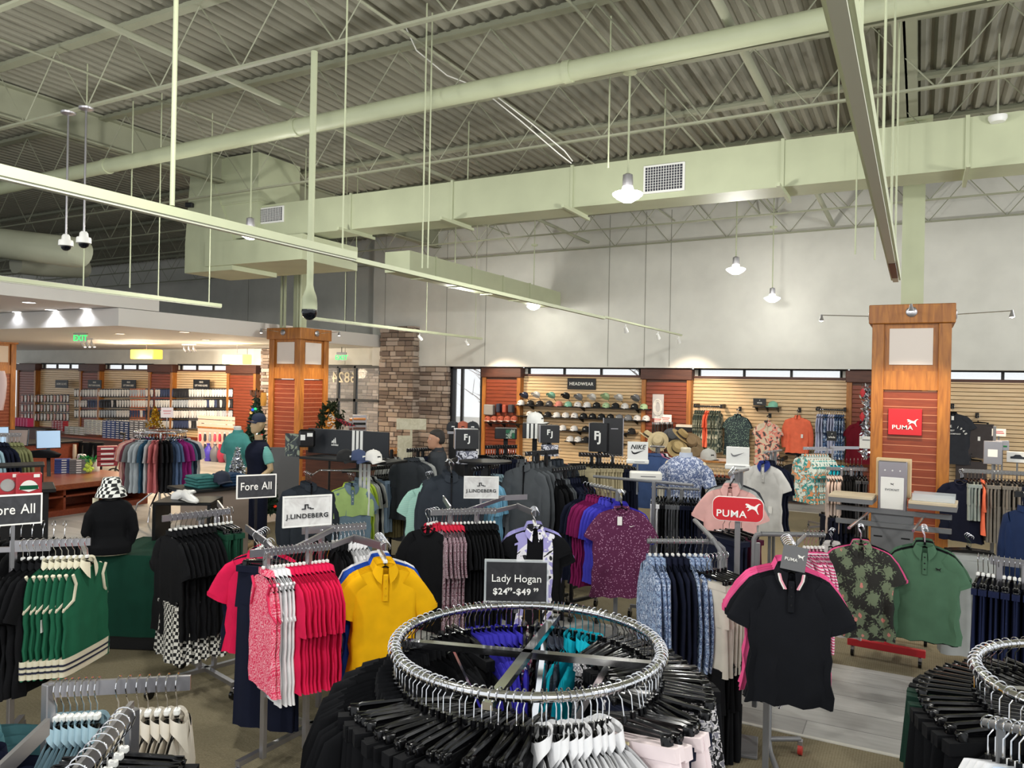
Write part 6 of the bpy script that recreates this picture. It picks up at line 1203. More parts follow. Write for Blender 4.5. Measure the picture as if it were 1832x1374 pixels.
p = aty(1040, 687, YW - .08); o = tag(empty('wall_sign', p), 'black headwear sign on the maple slat wall', 'sign'); MB().box(-.36, .36, 0, .03, -.13, .13, c=.003).obj('panel', DARKP, o); letter(o, 'HEADWEAR', .105, PAPER, 0, -.003, 0, bold=.02)
# bags and gloves left of the caps
for k, (px, py, w, h, c, lab) in enumerate(((875, 733, .26, .26, '8b8884', 'grey boxed bag on the pilaster left of the caps'), (892, 730, .1, .22, '23283a', 'navy folded umbrella pouch left of the caps'), (903, 731, .1, .2, 'a04a38', 'rust coloured pouch left of the caps'), (914, 731, .12, .2, '3a3c44', 'charcoal pouch beside the first cap shelf'))):
    p = aty(px, py, YW - .35); tag(MB().box(-w / 2, w / 2, -.06, .1, -h / 2, h / 2, c=.02).obj('pouch', mat('pouch_' + c, c, .7), None, p), lab, 'pouch')
for i, px in enumerate((873, 884, 896, 908, 920)): p = aty(px, 753, YW - .35); cap((p.x, p.y, p.z), 0, 'rust and white cap on the short shelf left of the caps, %s from left' % ORD[i], 'a4523c', 'ece6e0', group='rust caps left of the cap wall')
wall_shelf(866, 928, 757, 'short black shelf on the pilaster left of the caps', y=YW - .24, d=.22)
p = aty(1177, 727, YW - .3); o = tag(empty('cable_pack', p), 'clear package of coiled white cord on the pilaster right of the caps', 'package'); MB().box(-.13, .13, 0, .02, -.27, .27, c=.01).obj('pack', ACRYL, o)
for i in range(4): MB().tube([((.06 + .015 * i) * math.cos(t), -.005 - .004 * i, -.02 + (.12 + .02 * i) * math.sin(t)) for t in [k * .35 for k in range(18)]], .006, 5, close=True).obj('cord_coil', WHITE, o)
for px, py, w, h, lab in ((1191, 750, .26, .2, 'white notice with red lines on the pilaster right of the caps'), (1176, 752, .14, .18, 'grey card beside the white notice on the pilaster')):
    p = aty(px, py, YW - .3); o = tag(MB().box(-w / 2, w / 2, 0, .01, -h / 2, h / 2).obj('notice', PAPER if 'white' in lab else LGR, None, p), lab, 'notice')
    if 'white' in lab: MB().box(-.09, .09, -.003, 0, .02, .035).box(-.07, .07, -.003, 0, -.01, .0).box(-.08, .08, -.003, 0, -.045, -.035).obj('red_lines', RED, o)
BELT = mat('belt_leather', '1a1714', .4)
for i in range(9): p = aty(1168 + i * 4.3, 772, YW - .33 + .03 * (i % 2)); tag(MB().box(-.018, .018, -.006, .006, -.45, .2).box(-.022, .022, -.012, .0, .16, .21, 1).box(-.003, .003, .0, .14, .19, .196, 1).obj('belt', [BELT, STEEL], None, p, R(rc.uniform(-30, 30))), 'black belt hanging on the pilaster above the straw hats', 'belt', 'black belts on the pilaster')
for px, py, t, rz, c, lab in ((1158, 782, 13.0, (.2, .5, .3), 'd8c498', 'pale straw hat at the left of the straw hat cluster'), (1177, 790, 12.6, (1.0, .3, -.3), 'dac79e', 'pale straw hat tipped forward over the denim polos'), (1203, 783, 12.8, (.9, -.5, .2), '55565a', 'dark grey brimmed hat between the straw hats'), (1218, 780, 12.4, (.35, .6, .2), 'a88e5c', 'tan straw hat tilted at the top of the right cluster'), (1212, 803, 12.2, (.8, .2, .0), 'b39c6c', 'tan straw hat behind the printed polo mannequin neck'), (1236, 792, 12.4, (.9, -.6, .4), '8c7454', 'brown sun hat with a white tag at the right of the cluster'), (1243, 812, 12.3, (1.1, -.5, .2), '7a664a', 'dark brown sun hat lowest of the right cluster')):
    q = att(px, py, t); straw_hat(q, (rz[0], rz[1], rz[2] + R(20)), lab, c, brim=.17)
q = att(1205, 790, 13.1); o = tag(empty('hat_tree', (q.x, q.y, 0)), 'black metal stand carrying the straw hats', 'stand'); MB().tube([(0, 0, 0), (0, 0, q.z + .2)], .018, 8).obj('pole', BLACKM, o); MB().tube([_r * -.45 + Vector((0, 0, q.z - .05)), _r * .45 + Vector((0, 0, q.z - .05))], .01, 6).obj('arm', BLACKM, o); MB().lathe([(.25, 0), (.25, .02)], 20).obj('base', BLACKM, o)
q = att(1226, 765, 14.5); o = tag(MB().box(-.2, .2, -.1, .1, -.05, .05, c=.005).box(-.18, .18, -.09, .09, .05, .1, 1).obj('shelf_tray', [BLACKM, CRM], None, aty(1226, 768, YW - .35)), 'small tray of folded cream goods on the pilaster', 'tray')
# ------------------------------------------------------------------ maple wall between the pilasters
def wrail(px0, px1, py, items, lab, y=YW - .4, **k):
    a = aty(px0, py, y); b = aty(px1, py, y); z = (a.z + b.z) / 2; a.z = b.z = z; o = tag(empty('wall_rail', ((a.x + b.x) / 2, YW - .06, z)), lab, 'rail'); h = (b.x - a.x) / 2
    MB().box(-h - .03, h + .03, y - YW + .05, y - YW + .07, -.02, .02).obj('hang_rail', BLACKM, o)
    for s_ in (-1, 1): MB().box(s_ * h - .02, s_ * h + .02, y - YW + .06, .02, -.03, .05).obj('bracket', BLACKM, o)
    if items: row(a, b, items, **k)
def wface(px, py, items, y=YW - .38, dy=0, **k):
    a = aty(px, py, y); o = tag(MB().tube([(0, -.02, 0), (0, .3, .03)], .01, 8).box(-.03, .03, .28, .3, -.04, .06).obj('wall_hook', BLACKM, None, a), 'black hook holding the ' + ' '.join(items[0][2].split()[:9]), 'hook'); return stack(a, dy, items, base=R(-4), **k)
CAM = mat('camo_green', '2c3a34', .8, pat='camo', col2='7d8270', col3='b9b4a0', scale=11); CAM2 = mat('camo_coral', 'c9bca6', .8, pat='camo', col2='e09080', col3='4a4848', scale=9); GFL = mat('green_dapple', '223338', .8, pat='speck', col2='9fc0a8', scale=42)
BPAT = mat('blue_leaf', '5878a4', .8, pat='camo', col2='1e3358', col3='c4d2e4', scale=16); TRO = mat('teal_floral', 'dfe8e4', .8, pat='camo', col2='3a9a9c', col3='e89a6a', scale=13); LAV = cloth((186, 190, 214))
for k, m_, o_ in (('cam', CAM, {}), ('cam2', CAM2, {}), ('gfl', GFL, {}), ('bpat', BPAT, {}), ('tro', TRO, {}), ('lav', LAV, {}), ('corp', CORAL, {}), ('marp', MAR, {}), ('cr2', cloth((206, 190, 182)), {})): defg(k, 'polo_shirt', 'shirt', 'shirt', m_, sleeve='hang', L=.85 if k in ('cam', 'bpat') else .74, **o_)
defg('cor_ls', 'long_sleeve_shirt', 'shirt', 'shirt', CORAL, sleeve='long', collar='stand', L=.74); defg('blk_ls', 'long_sleeve_shirt', 'shirt', 'shirt', cloth((36, 36, 42)), sleeve='long', collar='stand', L=.78)
wrail(1243, 1290, 727, [('cam', 5, 'green camouflage polo on the leftmost maple wall rail'), ('corp', 2, 'coral polo between the green camouflage ones on the wall'), ('cam', 5, 'green camouflage polo right of the coral one on the wall')], 'black wall rail holding the camouflage polos')
defg('gfl_b', 'polo_shirt', 'shirt', 'shirt', GFL, L=.85, w=.27)
wface(1319, 733, [('gfl_b', 1, 'dark green dappled polo facing out on the maple wall'), ('blk_polo', 2, 'black polo behind the dark green dappled one')])
defg('cam2_b', 'polo_shirt', 'shirt', 'shirt', CAM2, L=.9, w=.25, btn=BTND)
wface(1373, 745, [('cam2_b', 2, 'beige and coral camouflage polo on the maple wall')], y=YW - .5)
wface(1427, 735, [('cor_ls', 1, 'bright coral long sleeve shirt facing out on the maple wall', None, dict(tagm=(.1, -.5))), ('blk_ls', 1, 'black long sleeve behind the coral one')])
wface(1424, 818, [('blk_ls', 2, 'charcoal long sleeve low on the maple wall')], y=YW - .6)
wrail(1462, 1511, 733, [('lav', 3, 'lavender grey shirt at the left of the blue wall rail'), ('bpat', 2, 'blue leaf print shirt between the lavender ones'), ('lav', 3, 'lavender grey shirt in the middle of the blue wall rail'), ('bpat', 4, 'blue leaf print shirt at the right of the blue wall rail')], 'black wall rail holding the blue leaf print shirts')
defg('gry_shw', 'shorts', 'shorts', 'trousers', LGR, L=.5, short=True)
wrail(1378, 1400, 822, [('gry_shw', 6, 'silver grey shorts low on the maple wall')], 'short black wall rail holding silver grey shorts', y=YW - .6)
z, y = wall_shelf(1346, 1394, 728, 'small black shelf between the dappled and the coral shirts', d=.3)
p = aty(1383, 727, y); cap((p.x, y, z), R(-60), 'mint green cap lying on the small wall shelf', '86c4aa', badge=False)
def mini(px, py, y, w, h, lab, txt=True, nm='brand_card'):
    p = aty(px, py, y); o = tag(empty(nm, p), lab, 'sign'); MB().box(-w / 2, w / 2, 0, .012, -h / 2, h / 2).obj('panel', DARKP, o)
    if txt: letter(o, 'pukka' if 0 else 'wkds', h * .3, PAPER, 0, -.003, -h * .12, bold=.02); poly(o, 'bird_logo', [(-.5, 0), (-.1, .1), (.2, .5), (.4, .3), (.3, 0), (.1, -.2), (-.1, -.1)], PAPER, h * .16, 0, -.003, h * .2, .001)
    return o
def scriptsign(px, py, y, w, h, lab): return mini(px, py, y, w, h, lab)
scriptsign(1359, 719, y - .05, .26, .15, 'small black sign with white script standing on the small wall shelf'); scriptsign(1488, 780, YW - 1.3, .17, .18, 'small black sign with white script in front of the blue shirts')
defg('mar_b', 'polo_shirt', 'shirt', 'shirt', MAR, L=.8, w=.26)
wface(1540, 745, [('mar_b', 3, 'maroon polo half hidden by the oak pillar')], y=YW - .6)
TIN = mat('silver_tinsel', 'e4e6ec', .15, 1.0); 
def bits(n, fn, size, seed, flat=False):
    rnd = random.Random(seed); m = MB()
    for i in range(n):
        p = Vector(fn(rnd)); a = Vector((rnd.uniform(-1, 1), rnd.uniform(-1, 1), rnd.uniform(-1, 1))).normalized() * size; b = a.cross(Vector((rnd.uniform(-1, 1), rnd.uniform(-1, 1), rnd.uniform(-1, 1)))).normalized() * size * .35
        m.add([p - a, p + b, p + a, p - b], [(0, 1, 2, 3)])
    return m
p = aty(1549, 750, YW - .9); o = tag(empty('tinsel_garland', p), 'silver tinsel garland with a red bow hanging beside the oak pillar', 'garland')
bits(500, lambda r: (r.gauss(0, .035), r.gauss(0, .035), r.uniform(-.75, .65)), .05, 3).obj('tinsel', TIN, o); MB().tube([(0, 0, .6), (0, .1, .66), (0, .55, .66)], .006, 5).obj('hook', CHROME, o)
for z_ in (.5, .05): MB().loft([ell(-.06, -.06, z_ + a, .05 * b, .03) for a, b in ((-.08, .3), (0, 1), (.08, .3))]).obj('bow', RED, o)
p = aty(1548, 790, YW - 1.0); tag(MB().box(-.1, .12, 0, .01, -.13, .1).box(-.05, .08, -.003, 0, .02, .04, 1).obj('notice', [PAPER, GREYM], None, p), 'white notice pinned below the tinsel garland', 'notice')
# racks in front of this wall
A = att(1437, 802, 12.2); B = att(1478, 802, 12.4); row(A, B, [('tro', 9, 'white and teal floral shirt on the rack before the maple wall')], flip=True); autorack('steel rack of teal floral shirts near the maple wall', [(A, B), (A + Vector((.35, .5, 0)), B + Vector((.45, .5, 0)))])
A = att(1485, 822, 11.6); B = att(1545, 822, 11.4); row(A, B, [('teal_polo', 4, 'teal folded polo on the second steel rack near the maple wall'), ('dpr_polo', 5, 'dark slate printed polo on the second steel rack')], flip=True)
A = att(1478, 838, 10.6); B = att(1552, 840, 10.4); row(A, B, [('cr2', 6, 'dusty beige polo left of the oak pillar'), ('blk_polo', 5, 'black polo between the beige polos and the oak pillar'), ('gry_trs', 4, 'charcoal trousers beside the oak pillar')], flip=True); autorack('steel rack of dusty beige polos left of the oak pillar', [(A, B)]); row(A - Vector((0, 0, .5)) + Vector((0, -.1, 0)), B - Vector((.2, 0, .5)), [('nvs_trs', 7, 'navy trousers below the dusty beige polos')], flip=True)
# right of the pillar
TEE = cloth((52, 54, 60)); defg('grap_tee', 'graphic_tee', 'shirt', 'shirt', TEE, collar='crew', L=.95, w=.29, hw=.24)
t_, _ = wface(1705, 728, [('grap_tee', 1, 'charcoal tee with white arched lettering on the maple wall', None, dict(tagm=(0, -.2))), ('blk_polo', 2, 'black shirt behind the charcoal lettered tee')])
for i, ch in enumerate('SINCE 1948'):
    a = R(62 - i * 13.8); q = link('lettering', text_mesh(ch, .062, PAPER, bold=.02), t_[0], (.22 * math.cos(a + R(90 - 90)) * 1.0 if 0 else .24 * math.sin(-a), -.05, -.60 + .24 * math.cos(a))); q.rotation_euler.y = -a
letter(t_[0], 'EST', .04, PAPER, 0, -.05, -.44, bold=.02); letter(t_[0], 'THE COMPANY', .036, PAPER, 0, -.05, -.50, bold=.02)
FOLD = cloth((74, 68, 68)); defg('fold_trs', 'folded_trousers', 'trousers', 'skirt', FOLD, L=.62, w=.25, fl=1.0, th=.05)
wface(1750, 745, [('fold_trs', 3, 'dark taupe folded trousers hung flat right of the lettered tee', None, dict(tagm=(.02, -.4)))])
wface(1738, 812, [('fold_trs', 2, 'dark taupe folded trousers on the lower hook of the maple wall')])
# ------------------------------------------------------------------ glove wall at left
GLV = [mat('glove_' + c, c, .6) for c in ('f0eeea', 'dedad6', '3a4668', '2a2a2e', 'e8b8b0', 'b9c0c8')]; CARD = [mat('glove_card_' + c, c, .5) for c in ('16171c', '2c3550', '5c5c60', 'c8693a')]
gm = {}
def glove(px, py, y, lab, grp, ci, gi):
    k = (ci, gi)
    if k not in gm:
        m = MB().box(-.05, .05, 0, .012, -.125, .125, 0).box(-.003, .003, .012, .16, .1, .106, 0); m.loft([ell(0, -.008, z_, a, .012, 10) for z_, a in ((-.1, .03), (-.06, .04), (0, .046), (.03, .043))], 1)
        for i in range(4): m.tube([((i - 1.5) * .021, -.008, .02), ((i - 1.5) * .024, -.008, .1 - abs(i - 1.3) * .008)], .011, 5, mi=1)
        m.tube([(.03, -.008, -.03), (.05, -.008, .01)], .009, 5, mi=1); gm[k] = m.mesh('packaged_glove', [CARD[ci], GLV[gi]])
    p = aty(px, py, y); o = link('packaged_glove', gm[k], None, p, R(rc.uniform(-8, 8))); tag(o, lab, 'glove', grp); o.scale = (1.25, 1, 1.15)
rows_ = ((135, 272, (703, 722, 740, 757), 30, 'left half'), (280, 414, (703, 722, 741, 759), 30, 'right half'))
for a, b, ys, n, nm in rows_:
    for ry, py in enumerate(ys):
        for i in range(n):
            px = a + (b - a) * i / (n - 1)
            if (px < 190 and ry == 3): continue
            sec = int(px // 26); glove(px, py, YW - .2, 'packaged golf glove in the %s row on the %s of the glove wall' % (['top', 'second', 'third', 'bottom'][ry], nm), '%s gloves, %s row' % (nm, ['top', 'second', 'third', 'bottom'][ry]), (0, 0, 1, 0, 2, 0, 3)[(sec * 3) % 7], ((0, 0, 1, 0, 3, 5, 0, 2)[(sec * 5 + ry) % 8]) if rc.random() < .8 else 1)
for ry, py in enumerate((713, 730, 746)):
    for i in range(15): glove(40 + i * 5.8, py, YW - .2, 'packaged ladies glove in the %s row under the ladies gloves sign' % ['top', 'middle', 'bottom'][ry], 'ladies gloves, %s row' % ['top', 'middle', 'bottom'][ry], (2, 0, 1)[i // 5], (4, 0, 4, 1, 0)[(i + ry) % 5])
for px, l1, l2, lab in ((110, 'LADIES GLOVES', '', 'black sign reading ladies gloves, leftmost on the glove wall'), (169, "MEN'S", 'RIGHT HAND GLOVES', 'black sign for right hand gloves on the dark pilaster'), (230, "MEN'S", 'LEFT HAND CADET', 'black sign for cadet gloves in the middle of the glove wall'), (360, "MEN'S", 'LEFT HAND GLOVES', 'black sign for left hand gloves at the right of the glove wall')):
    p = aty(px, 687, YW - .3); o = tag(empty('wall_sign', p), lab, 'sign'); MB().box(-.36, .36, 0, .02, -.14, .14).obj('panel', DARKP, o)
    letter(o, l1, .1 if not l2 else .075, PAPER, 0, -.003, 0 if not l2 else .055, sx=.85); l2 and letter(o, l2, .085, PAPER, 0, -.003, -.05, sx=.72)
# stacked ball boxes under the gloves
def ballboxes(px0, px1, ytop, ybot, y, n, m, cols, lab):
    a = aty(px0, ytop, y); b = aty(px1, ytop, y); c = aty(px0, ybot, y); w = (b.x - a.x) / m; h = (a.z - c.z) / n
    key = ('bb', round(w, 3), round(h, 3))
    for i in range(m):
        col = cols[i * len(cols) // m]; me = cached(key + (col,), lambda: MB().box(-w / 2 + .005, w / 2 - .005, -.09, .09, .002, h - .004, 0, c=.004).box(-w * .3, w * .3, -.092, -.09, h * .25, h * .6, 1).mesh('ball_box', [mat('box_' + col, col, .4), mat('box_mark_' + col, 'c9cbd0' if col < 'b' else '8c8c90', .5)]))
        for j in range(n):
            o = link('ball_box', me, None, (a.x + w * (i + .5), y, c.z + h * j), R(rc.uniform(-3, 3))); tag(o, lab, 'box', lab)
    return c.z
bz = ballboxes(188, 235, 752, 783, 15.2, 8, 6, ['2a3f78', '24365f'], 'dark blue golf ball box in the wide stack under the gloves'); ballboxes(236, 262, 752, 783, 15.2, 8, 3, ['5b5c62'], 'dark grey golf ball box right of the blue stack'); ballboxes(155, 186, 750, 776, 15.2, 7, 4, ['b9bcb8'], 'pale grey golf ball box left of the blue stack'); ballboxes(97, 118, 752, 770, 15.2, 6, 4, ['a83040'], 'red golf ball box left of the pale grey ones'); ballboxes(120, 155, 762, 776, 15.2, 4, 4, ['a6aaa4'], 'pale box in the low stack behind the golf bags')
a = aty(95, 785, 15.2); b = aty(264, 785, 15.2)
o = tag(empty('ball_table', ((a.x + b.x) / 2, 15.2, 0)), 'long low wooden display under the stacked golf ball boxes', 'table'); h = (b.x - a.x) / 2; MB().box(-h, h, -.35, .35, bz - .04, bz - .002, c=.005).obj('table_top', REDW, o); MB().box(-h + .05, h - .05, -.3, .3, 0, bz - .04).obj('table_body', BRNW, o)
PK = mat('pink_box', 'd83a78', .5)
for i in range(5):
    p = aty(33 + i * 5, 742, 15.0); p.z = aty(57, 760, 15.0).z + .07; tag(MB().box(-.06, .06, -.1, .1, -.14, .14, c=.005).obj('gift_box', PK, None, p), 'bright pink box in the row at the left of the ladies gloves', 'box', 'pink boxes by the ladies gloves')
a = aty(20, 758, 15.0); b = aty(95, 762, 15.0); o = tag(empty('merchandise_shelf', ((a.x + b.x) / 2, 15.0, 0)), 'dark shelf unit under the pink boxes at far left', 'shelf'); h = (b.x - a.x) / 2; MB().box(-h, h, -.2, .2, 0, a.z - .1, c=.004).obj('shelf_body', BRNW, o); MB().box(-h - .03, h + .03, -.25, .25, a.z - .1, a.z - .07).obj('shelf_top', BLACKM, o)
# low pink slat wall unit with club covers right of the rainbow rack
a = aty(352, 765, 15.6); b = aty(418, 763, 15.6); c = aty(352, 850, 15.6)
o = tag(empty('accessory_gondola', ((a.x + b.x) / 2, 15.7, 0)), 'low pale slat gondola with hanging accessories under the left hand gloves', 'gondola'); h = (b.x - a.x) / 2; sl = MB().box(-h, h, -.05, .05, .1, a.z)
for i in range(9): sl.box(-h, h, -.06, -.05, .15 + i * .12, .25 + i * .12)
sl.obj('slat_panel', mat('pale_slat', 'd8b8a8', .5), o); MB().box(-h - .05, h + .05, -.35, .1, 0, .1).obj('plinth', WHITE, o); MB().box(-h - .02, h + .02, -.08, .08, a.z, a.z + .04).obj('top_cap', OAK, o)
for i in range(20):
    px = 358 + (i % 7) * 8.8; py = (782, 800, 826)[i // 7]; p = aty(px, py, 15.45); cc_ = ('b02840', '2a2c36', 'd8506a', '30323c', '3c4fb0', 'c03048', '8c8c94')[(i * 3) % 7]
    tag(MB().loft([ell(0, 0, z_, a_, .03, 10) for z_, a_ in ((-.12, .03), (-.06, .055), (.03, .045), (.1, .02))]).box(-.03, .03, -.005, .005, .09, .13, 1).obj('head_cover', [mat('cover_' + cc_, cc_, .7), PAPER], None, p), 'club head cover in row %s of the pale gondola' % ('one', 'two', 'three')[i // 7], 'head cover', 'head covers on the pale gondola row %d' % (i // 7 + 1))
for i, (px, py, c_) in enumerate(((372, 846, '4a3cb0'), (384, 843, '6a6a72'), (397, 840, 'a03048'), (409, 842, '5c5a60'))): p = aty(px, py, 14.9); p.z = .26; tag(MB().loft([ell(0, 0, z_, a_, a_ * .8, 14) for z_, a_ in ((-.25, .1), (-.1, .16), (.05, .14), (.18, .04), (.24, .06))]).obj('gift_bag', mat('bag_' + c_, c_, .3), None, p), ['purple', 'silver grey', 'wine red', 'dark grey'][i] + ' cellophane gift bag at the foot of the pale gondola', 'gift bag')
# ------------------------------------------------------------------ rainbow round rack
c0 = atz(288, 772, 1.42); RC3 = Vector((c0.x, c0.y, 0)); o = tag(empty('round_rack', RC3), 'chrome round rack of mixed colour shirts on the grey tile floor', 'clothes rack')
MB().tube([(.38 * math.cos(R(a)), .38 * math.sin(R(a)), 1.42) for a in range(0, 360, 8)], .014, 8, close=True).obj('ring', CHROME, o); MB().tube([(0, 0, .3), (0, 0, 1.4)], .02, 8).obj('post', CHROME, o); MB().box(-.38, .38, -.012, .012, 1.39, 1.41).box(-.012, .012, -.38, .38, 1.39, 1.41).obj('cross_bar', CHROME, o)
for a in (30, 120, 210, 300): v = Vector((math.cos(R(a)), math.sin(R(a)), 0)); MB().tube([v * .03 + Vector((0, 0, .5)), v * .35 + Vector((0, 0, .25)), v * .42 + Vector((0, 0, .02))], .014, 8).obj('leg', CHROME, o)
cols = [((86, 108, 130), 'steel blue'), ((38, 52, 70), 'dark blue'), ((206, 202, 204), 'off white'), ((206, 202, 204), 'off white'), ((206, 116, 96), 'terracotta'), ((214, 168, 158), 'blush'), ((118, 60, 72), 'plum'), ((120, 122, 124), 'mid grey'), ((178, 186, 192), 'pale grey'), ((50, 86, 112), 'teal blue'), ((190, 192, 194), 'silver'), ((206, 118, 120), 'salmon'), ((28, 28, 32), 'black'), ((28, 28, 32), 'black'), ((86, 106, 140), 'dusty blue'), ((86, 106, 140), 'dusty blue'), ((150, 40, 120), 'magenta')]
for i in range(46):
    a = 190 + i * 7.8; k_ = int(((a - 190) % 360) / 180 * len(cols)) % len(cols); c_, nm = cols[k_]; key = 'rb_%s' % nm; 
    if key not in G: defg(key, 'mixed_shirt', 'shirt', 'shirt', cloth(c_), sleeve='hang', L=.8, collar='crew')
    wear(key, RC3 + Vector((.38 * math.cos(R(a)), .38 * math.sin(R(a)), 1.42)), R(a + _rr.uniform(-6, 6)), nm + ' shirt on the round rack of mixed colours', nm + ' shirts on the mixed rack', var=i % 3, th=.045)
for px, c_, lab in ((277, 'd8b23c', 'small gold tinsel tree on the mixed colour round rack'),):
    p = att(px, 765, 12.3); bits(350, lambda r: (lambda z_: (r.uniform(-1, 1) * (.34 - z_) * .35, r.uniform(-1, 1) * (.34 - z_) * .35, z_))(r.uniform(0, .33)), .03, 8).obj('tinsel_tree', mat('gold_tinsel', c_, .2, .9), None, p); tag(bpy.data.objects[-1] if 0 else COL.objects[-1], lab, 'tree')
p = att(299, 738, 12.3); o = tag(MB().box(-.09, .09, 0, .006, -.08, .08).box(-.06, .06, -.002, 0, .02, .03, 1).box(-.05, .05, -.002, 0, -.02, -.012, 1).box(-.006, .006, .006, .014, -.4, .0, 2).obj('paper_sign', [mat('pink_paper', 'ecdcdc', .6), RED, CHROME], None, p, facing(p)), 'pale paper sign on a stem above the mixed colour rack', 'sign')
# ------------------------------------------------------------------ checkout counter and register
X0 = -12.35; yA, yB = 5.4, 9.3; hC = .52
o = tag(empty('checkout_counter', (X0, (yA + yB) / 2, 0)), 'long cherry wood counter with open cubbies behind the bucket hat mannequin', 'counter'); L_ = (yB - yA) / 2
MB().box(-1.7, .06, -L_, L_, hC - .09, hC, c=.006).obj('counter_top', mat('cherry_top', '9a5030', .3, pat='wood', col2='7c3c22', scale=60), o)
fr = MB().box(-.5, .0, -L_ + .03, L_ - .03, .0, .1).box(-.5, 0, -L_ + .03, L_ - .03, .3, .33).box(-.52, -.48, -L_ + .03, L_ - .03, .1, hC - .09)
for i in range(6): y_ = -L_ + .03 + (2 * L_ - .1) * i / 5; fr.box(-.5, 0, y_, y_ + .04, .1, hC - .09)
fr.obj('cubby_frame', REDW, o)
def onc(px, py, dz=0.): return atz(px, py, hC + dz)
p = onc(112, 846); key = 0
for i in range(6):
    for j, (cc_, nm, dx) in enumerate((('2a3f88', 'dark blue golf ball box in the counter stack', 0), ('5d5d5f', 'grey golf ball box in the counter stack', .27))):
        me = cached(('cb', cc_), lambda: MB().box(-.13, .13, -.09, .09, 0, .042, 0, c=.003).box(-.02, .06, -.092, -.09, .01, .032, 1).box(.13, .132, -.05, .05, .01, .032, 1).mesh('ball_box', [mat('cbox_' + cc_, cc_, .4), WHITE])); q = link('ball_box', me, None, p + _r * dx + Vector((0, 0, .043 * i)), facing(p)); tag(q, nm, 'box', nm)
BALL = mat('lime_balls', 'c8f01e', .3); p = onc(156, 846); rb = random.Random(4)
o = tag(empty('ball_jar', p), 'clear jar filled with bright yellow green balls on the counter', 'jar'); MB().lathe([(.13, 0), (.135, .26)], 20, cap=(True, False)).obj('jar_wall', mat('jar_clear', 'eef4f0', .1, alpha=.1), o)
for i in range(34): a = rb.uniform(0, 6.28); r_ = .09 * math.sqrt(rb.random()); b_ = MB().lathe([(.001, -.034), (.024, -.024), (.034, 0), (.024, .024), (.001, .034)], 10); b_.obj('lime_ball', BALL, o, (r_ * math.cos(a), r_ * math.sin(a), .03 + .2 * (i / 34)))
bits(60, lambda r: (r.uniform(-.12, .14), r.uniform(-.1, .1), r.uniform(.22, .3)), .05, 6).obj('green_tissue', cloth((30, 130, 60)), o)
p = onc(172, 843); tag(MB().lathe([(.06, 0), (.062, .1), (.03, .16), (.022, .22)], 14).obj('gift_pouch', WHITE, None, p), 'small white pouch with a kraft top right of the jar of balls', 'pouch')
p = onc(146, 815, .0); p = onc(146, 832) + Vector((0, 0, .12)); tag(MB().box(-.09, .09, -.05, .05, -.12, .1, c=.02).obj('gift_package', mat('gift_print', 'f2eef0', .5, pat='camo', col2='58b0a0', col3='d85a90', scale=14), None, p), 'white and pink printed package behind the jar of balls', 'package')
def monitor(px, py, t, rz, lab, lit=True, w=.36, h=.3):
    p = att(px, py, t); o = tag(empty('register_screen', p, facing(p) + R(rz)), lab, 'monitor'); MB().box(-w / 2 - .012, w / 2 + .012, 0, .03, -h / 2 - .012, h / 2 + .012, c=.006).obj('bezel', BLACKP, o)
    o.rotation_euler.x = R(-12); MB().box(-w / 2, w / 2, -.003, .0, -h / 2, h / 2).obj('screen', mat('screen_lit', 'a9c8e6', .3, emit=.4) if lit else mat('screen_back', 'a89890', .5), o); MB().box(-.03, .03, .03, .06, -h / 2 - .5, 0).obj('stand', BLACKP, o)
monitor(87, 786, 13.6, 8, 'register screen glowing pale blue on the checkout counter'); monitor(31, 783, 13.0, -20, 'blank taupe register screen left of the lit one', False, .3, .26); monitor(-4, 781, 12.5, 12, 'register screen cut off at the left edge', True, .3, .3)
p = onc(52, 826, .1); o = tag(empty('register_desk', (p.x - .2, p.y, 0)), 'dark register desk under the screens at left', 'desk'); MB().box(-.5, .35, -1.2, .9, 0, .95, c=.01).obj('desk_body', REDW, o); MB().box(-.55, .4, -1.25, .95, .95, .99, c=.006).obj('desk_top', BLACKM, o)
p = att(75, 812, 13.4); tag(MB().loft([[(x * 1.0, y, z_) for x, y, z_ in ell(0, 0, z0_, a_, .12, 16)] for z0_, a_ in ((-.06, .3), (0, .34), (.05, .2), (.07, .05))]).obj('folded_jacket', BLK, None, p, .5), 'crumpled black garment lying by the lit register screen', 'garment')
# golf bags
for i, (px, lab) in enumerate(((118, 'black golf bag with pale shoe soles showing, left of two'), (150, 'black golf bag with pale shoe soles showing, right of two'), (168, 'tall black golf bag on the grey tile behind the counter'))):
    p = atz(px, 865, 0) if 0 else att(px, 838, 15.6); o = tag(empty('golf_bag', (p.x, p.y, 0)), lab, 'golf bag'); MB().loft([ell(0, .05 * z_, z_, a_, a_ * .8, 16) for z_, a_ in ((0, .16), (.1, .17), (.5, .15), (.85, .17), (.95, .16))]).obj('bag_body', BLK, o)
    MB().loft([ell(0, -.15, z_, a_, .05, 14) for z_, a_ in ((.15, .05), (.25, .11), (.5, .11), (.6, .05))]).obj('pocket', BLACKP, o); MB().tube([(.12, -.1, .9), (.22, -.18, .6), (.12, -.12, .25)], .018, 6).obj('strap', BLACKP, o)
    if i < 2: MB().loft([ell(.0, -.2, z_, a_, .03, 12) for z_, a_ in ((.62, .03), (.7, .055), (.82, .05), (.92, .035))]).obj('pale_sole', mat('sole_tan', 'd8c4a8', .7), o)
p = atz(203, 862, 0); o = tag(empty('push_cart', (p.x, p.y, 0)), 'black golf push cart with a spoked wheel beside the mixed colour rack', 'cart'); MB().tube([(0, .14 * math.cos(t), .15 + .14 * math.sin(t)) for t in [k * .4 for k in range(16)]], .016, 6, close=True).xf(Matrix.Rotation(R(-60), 4, 'Z')).obj('wheel', BLACKP, o)
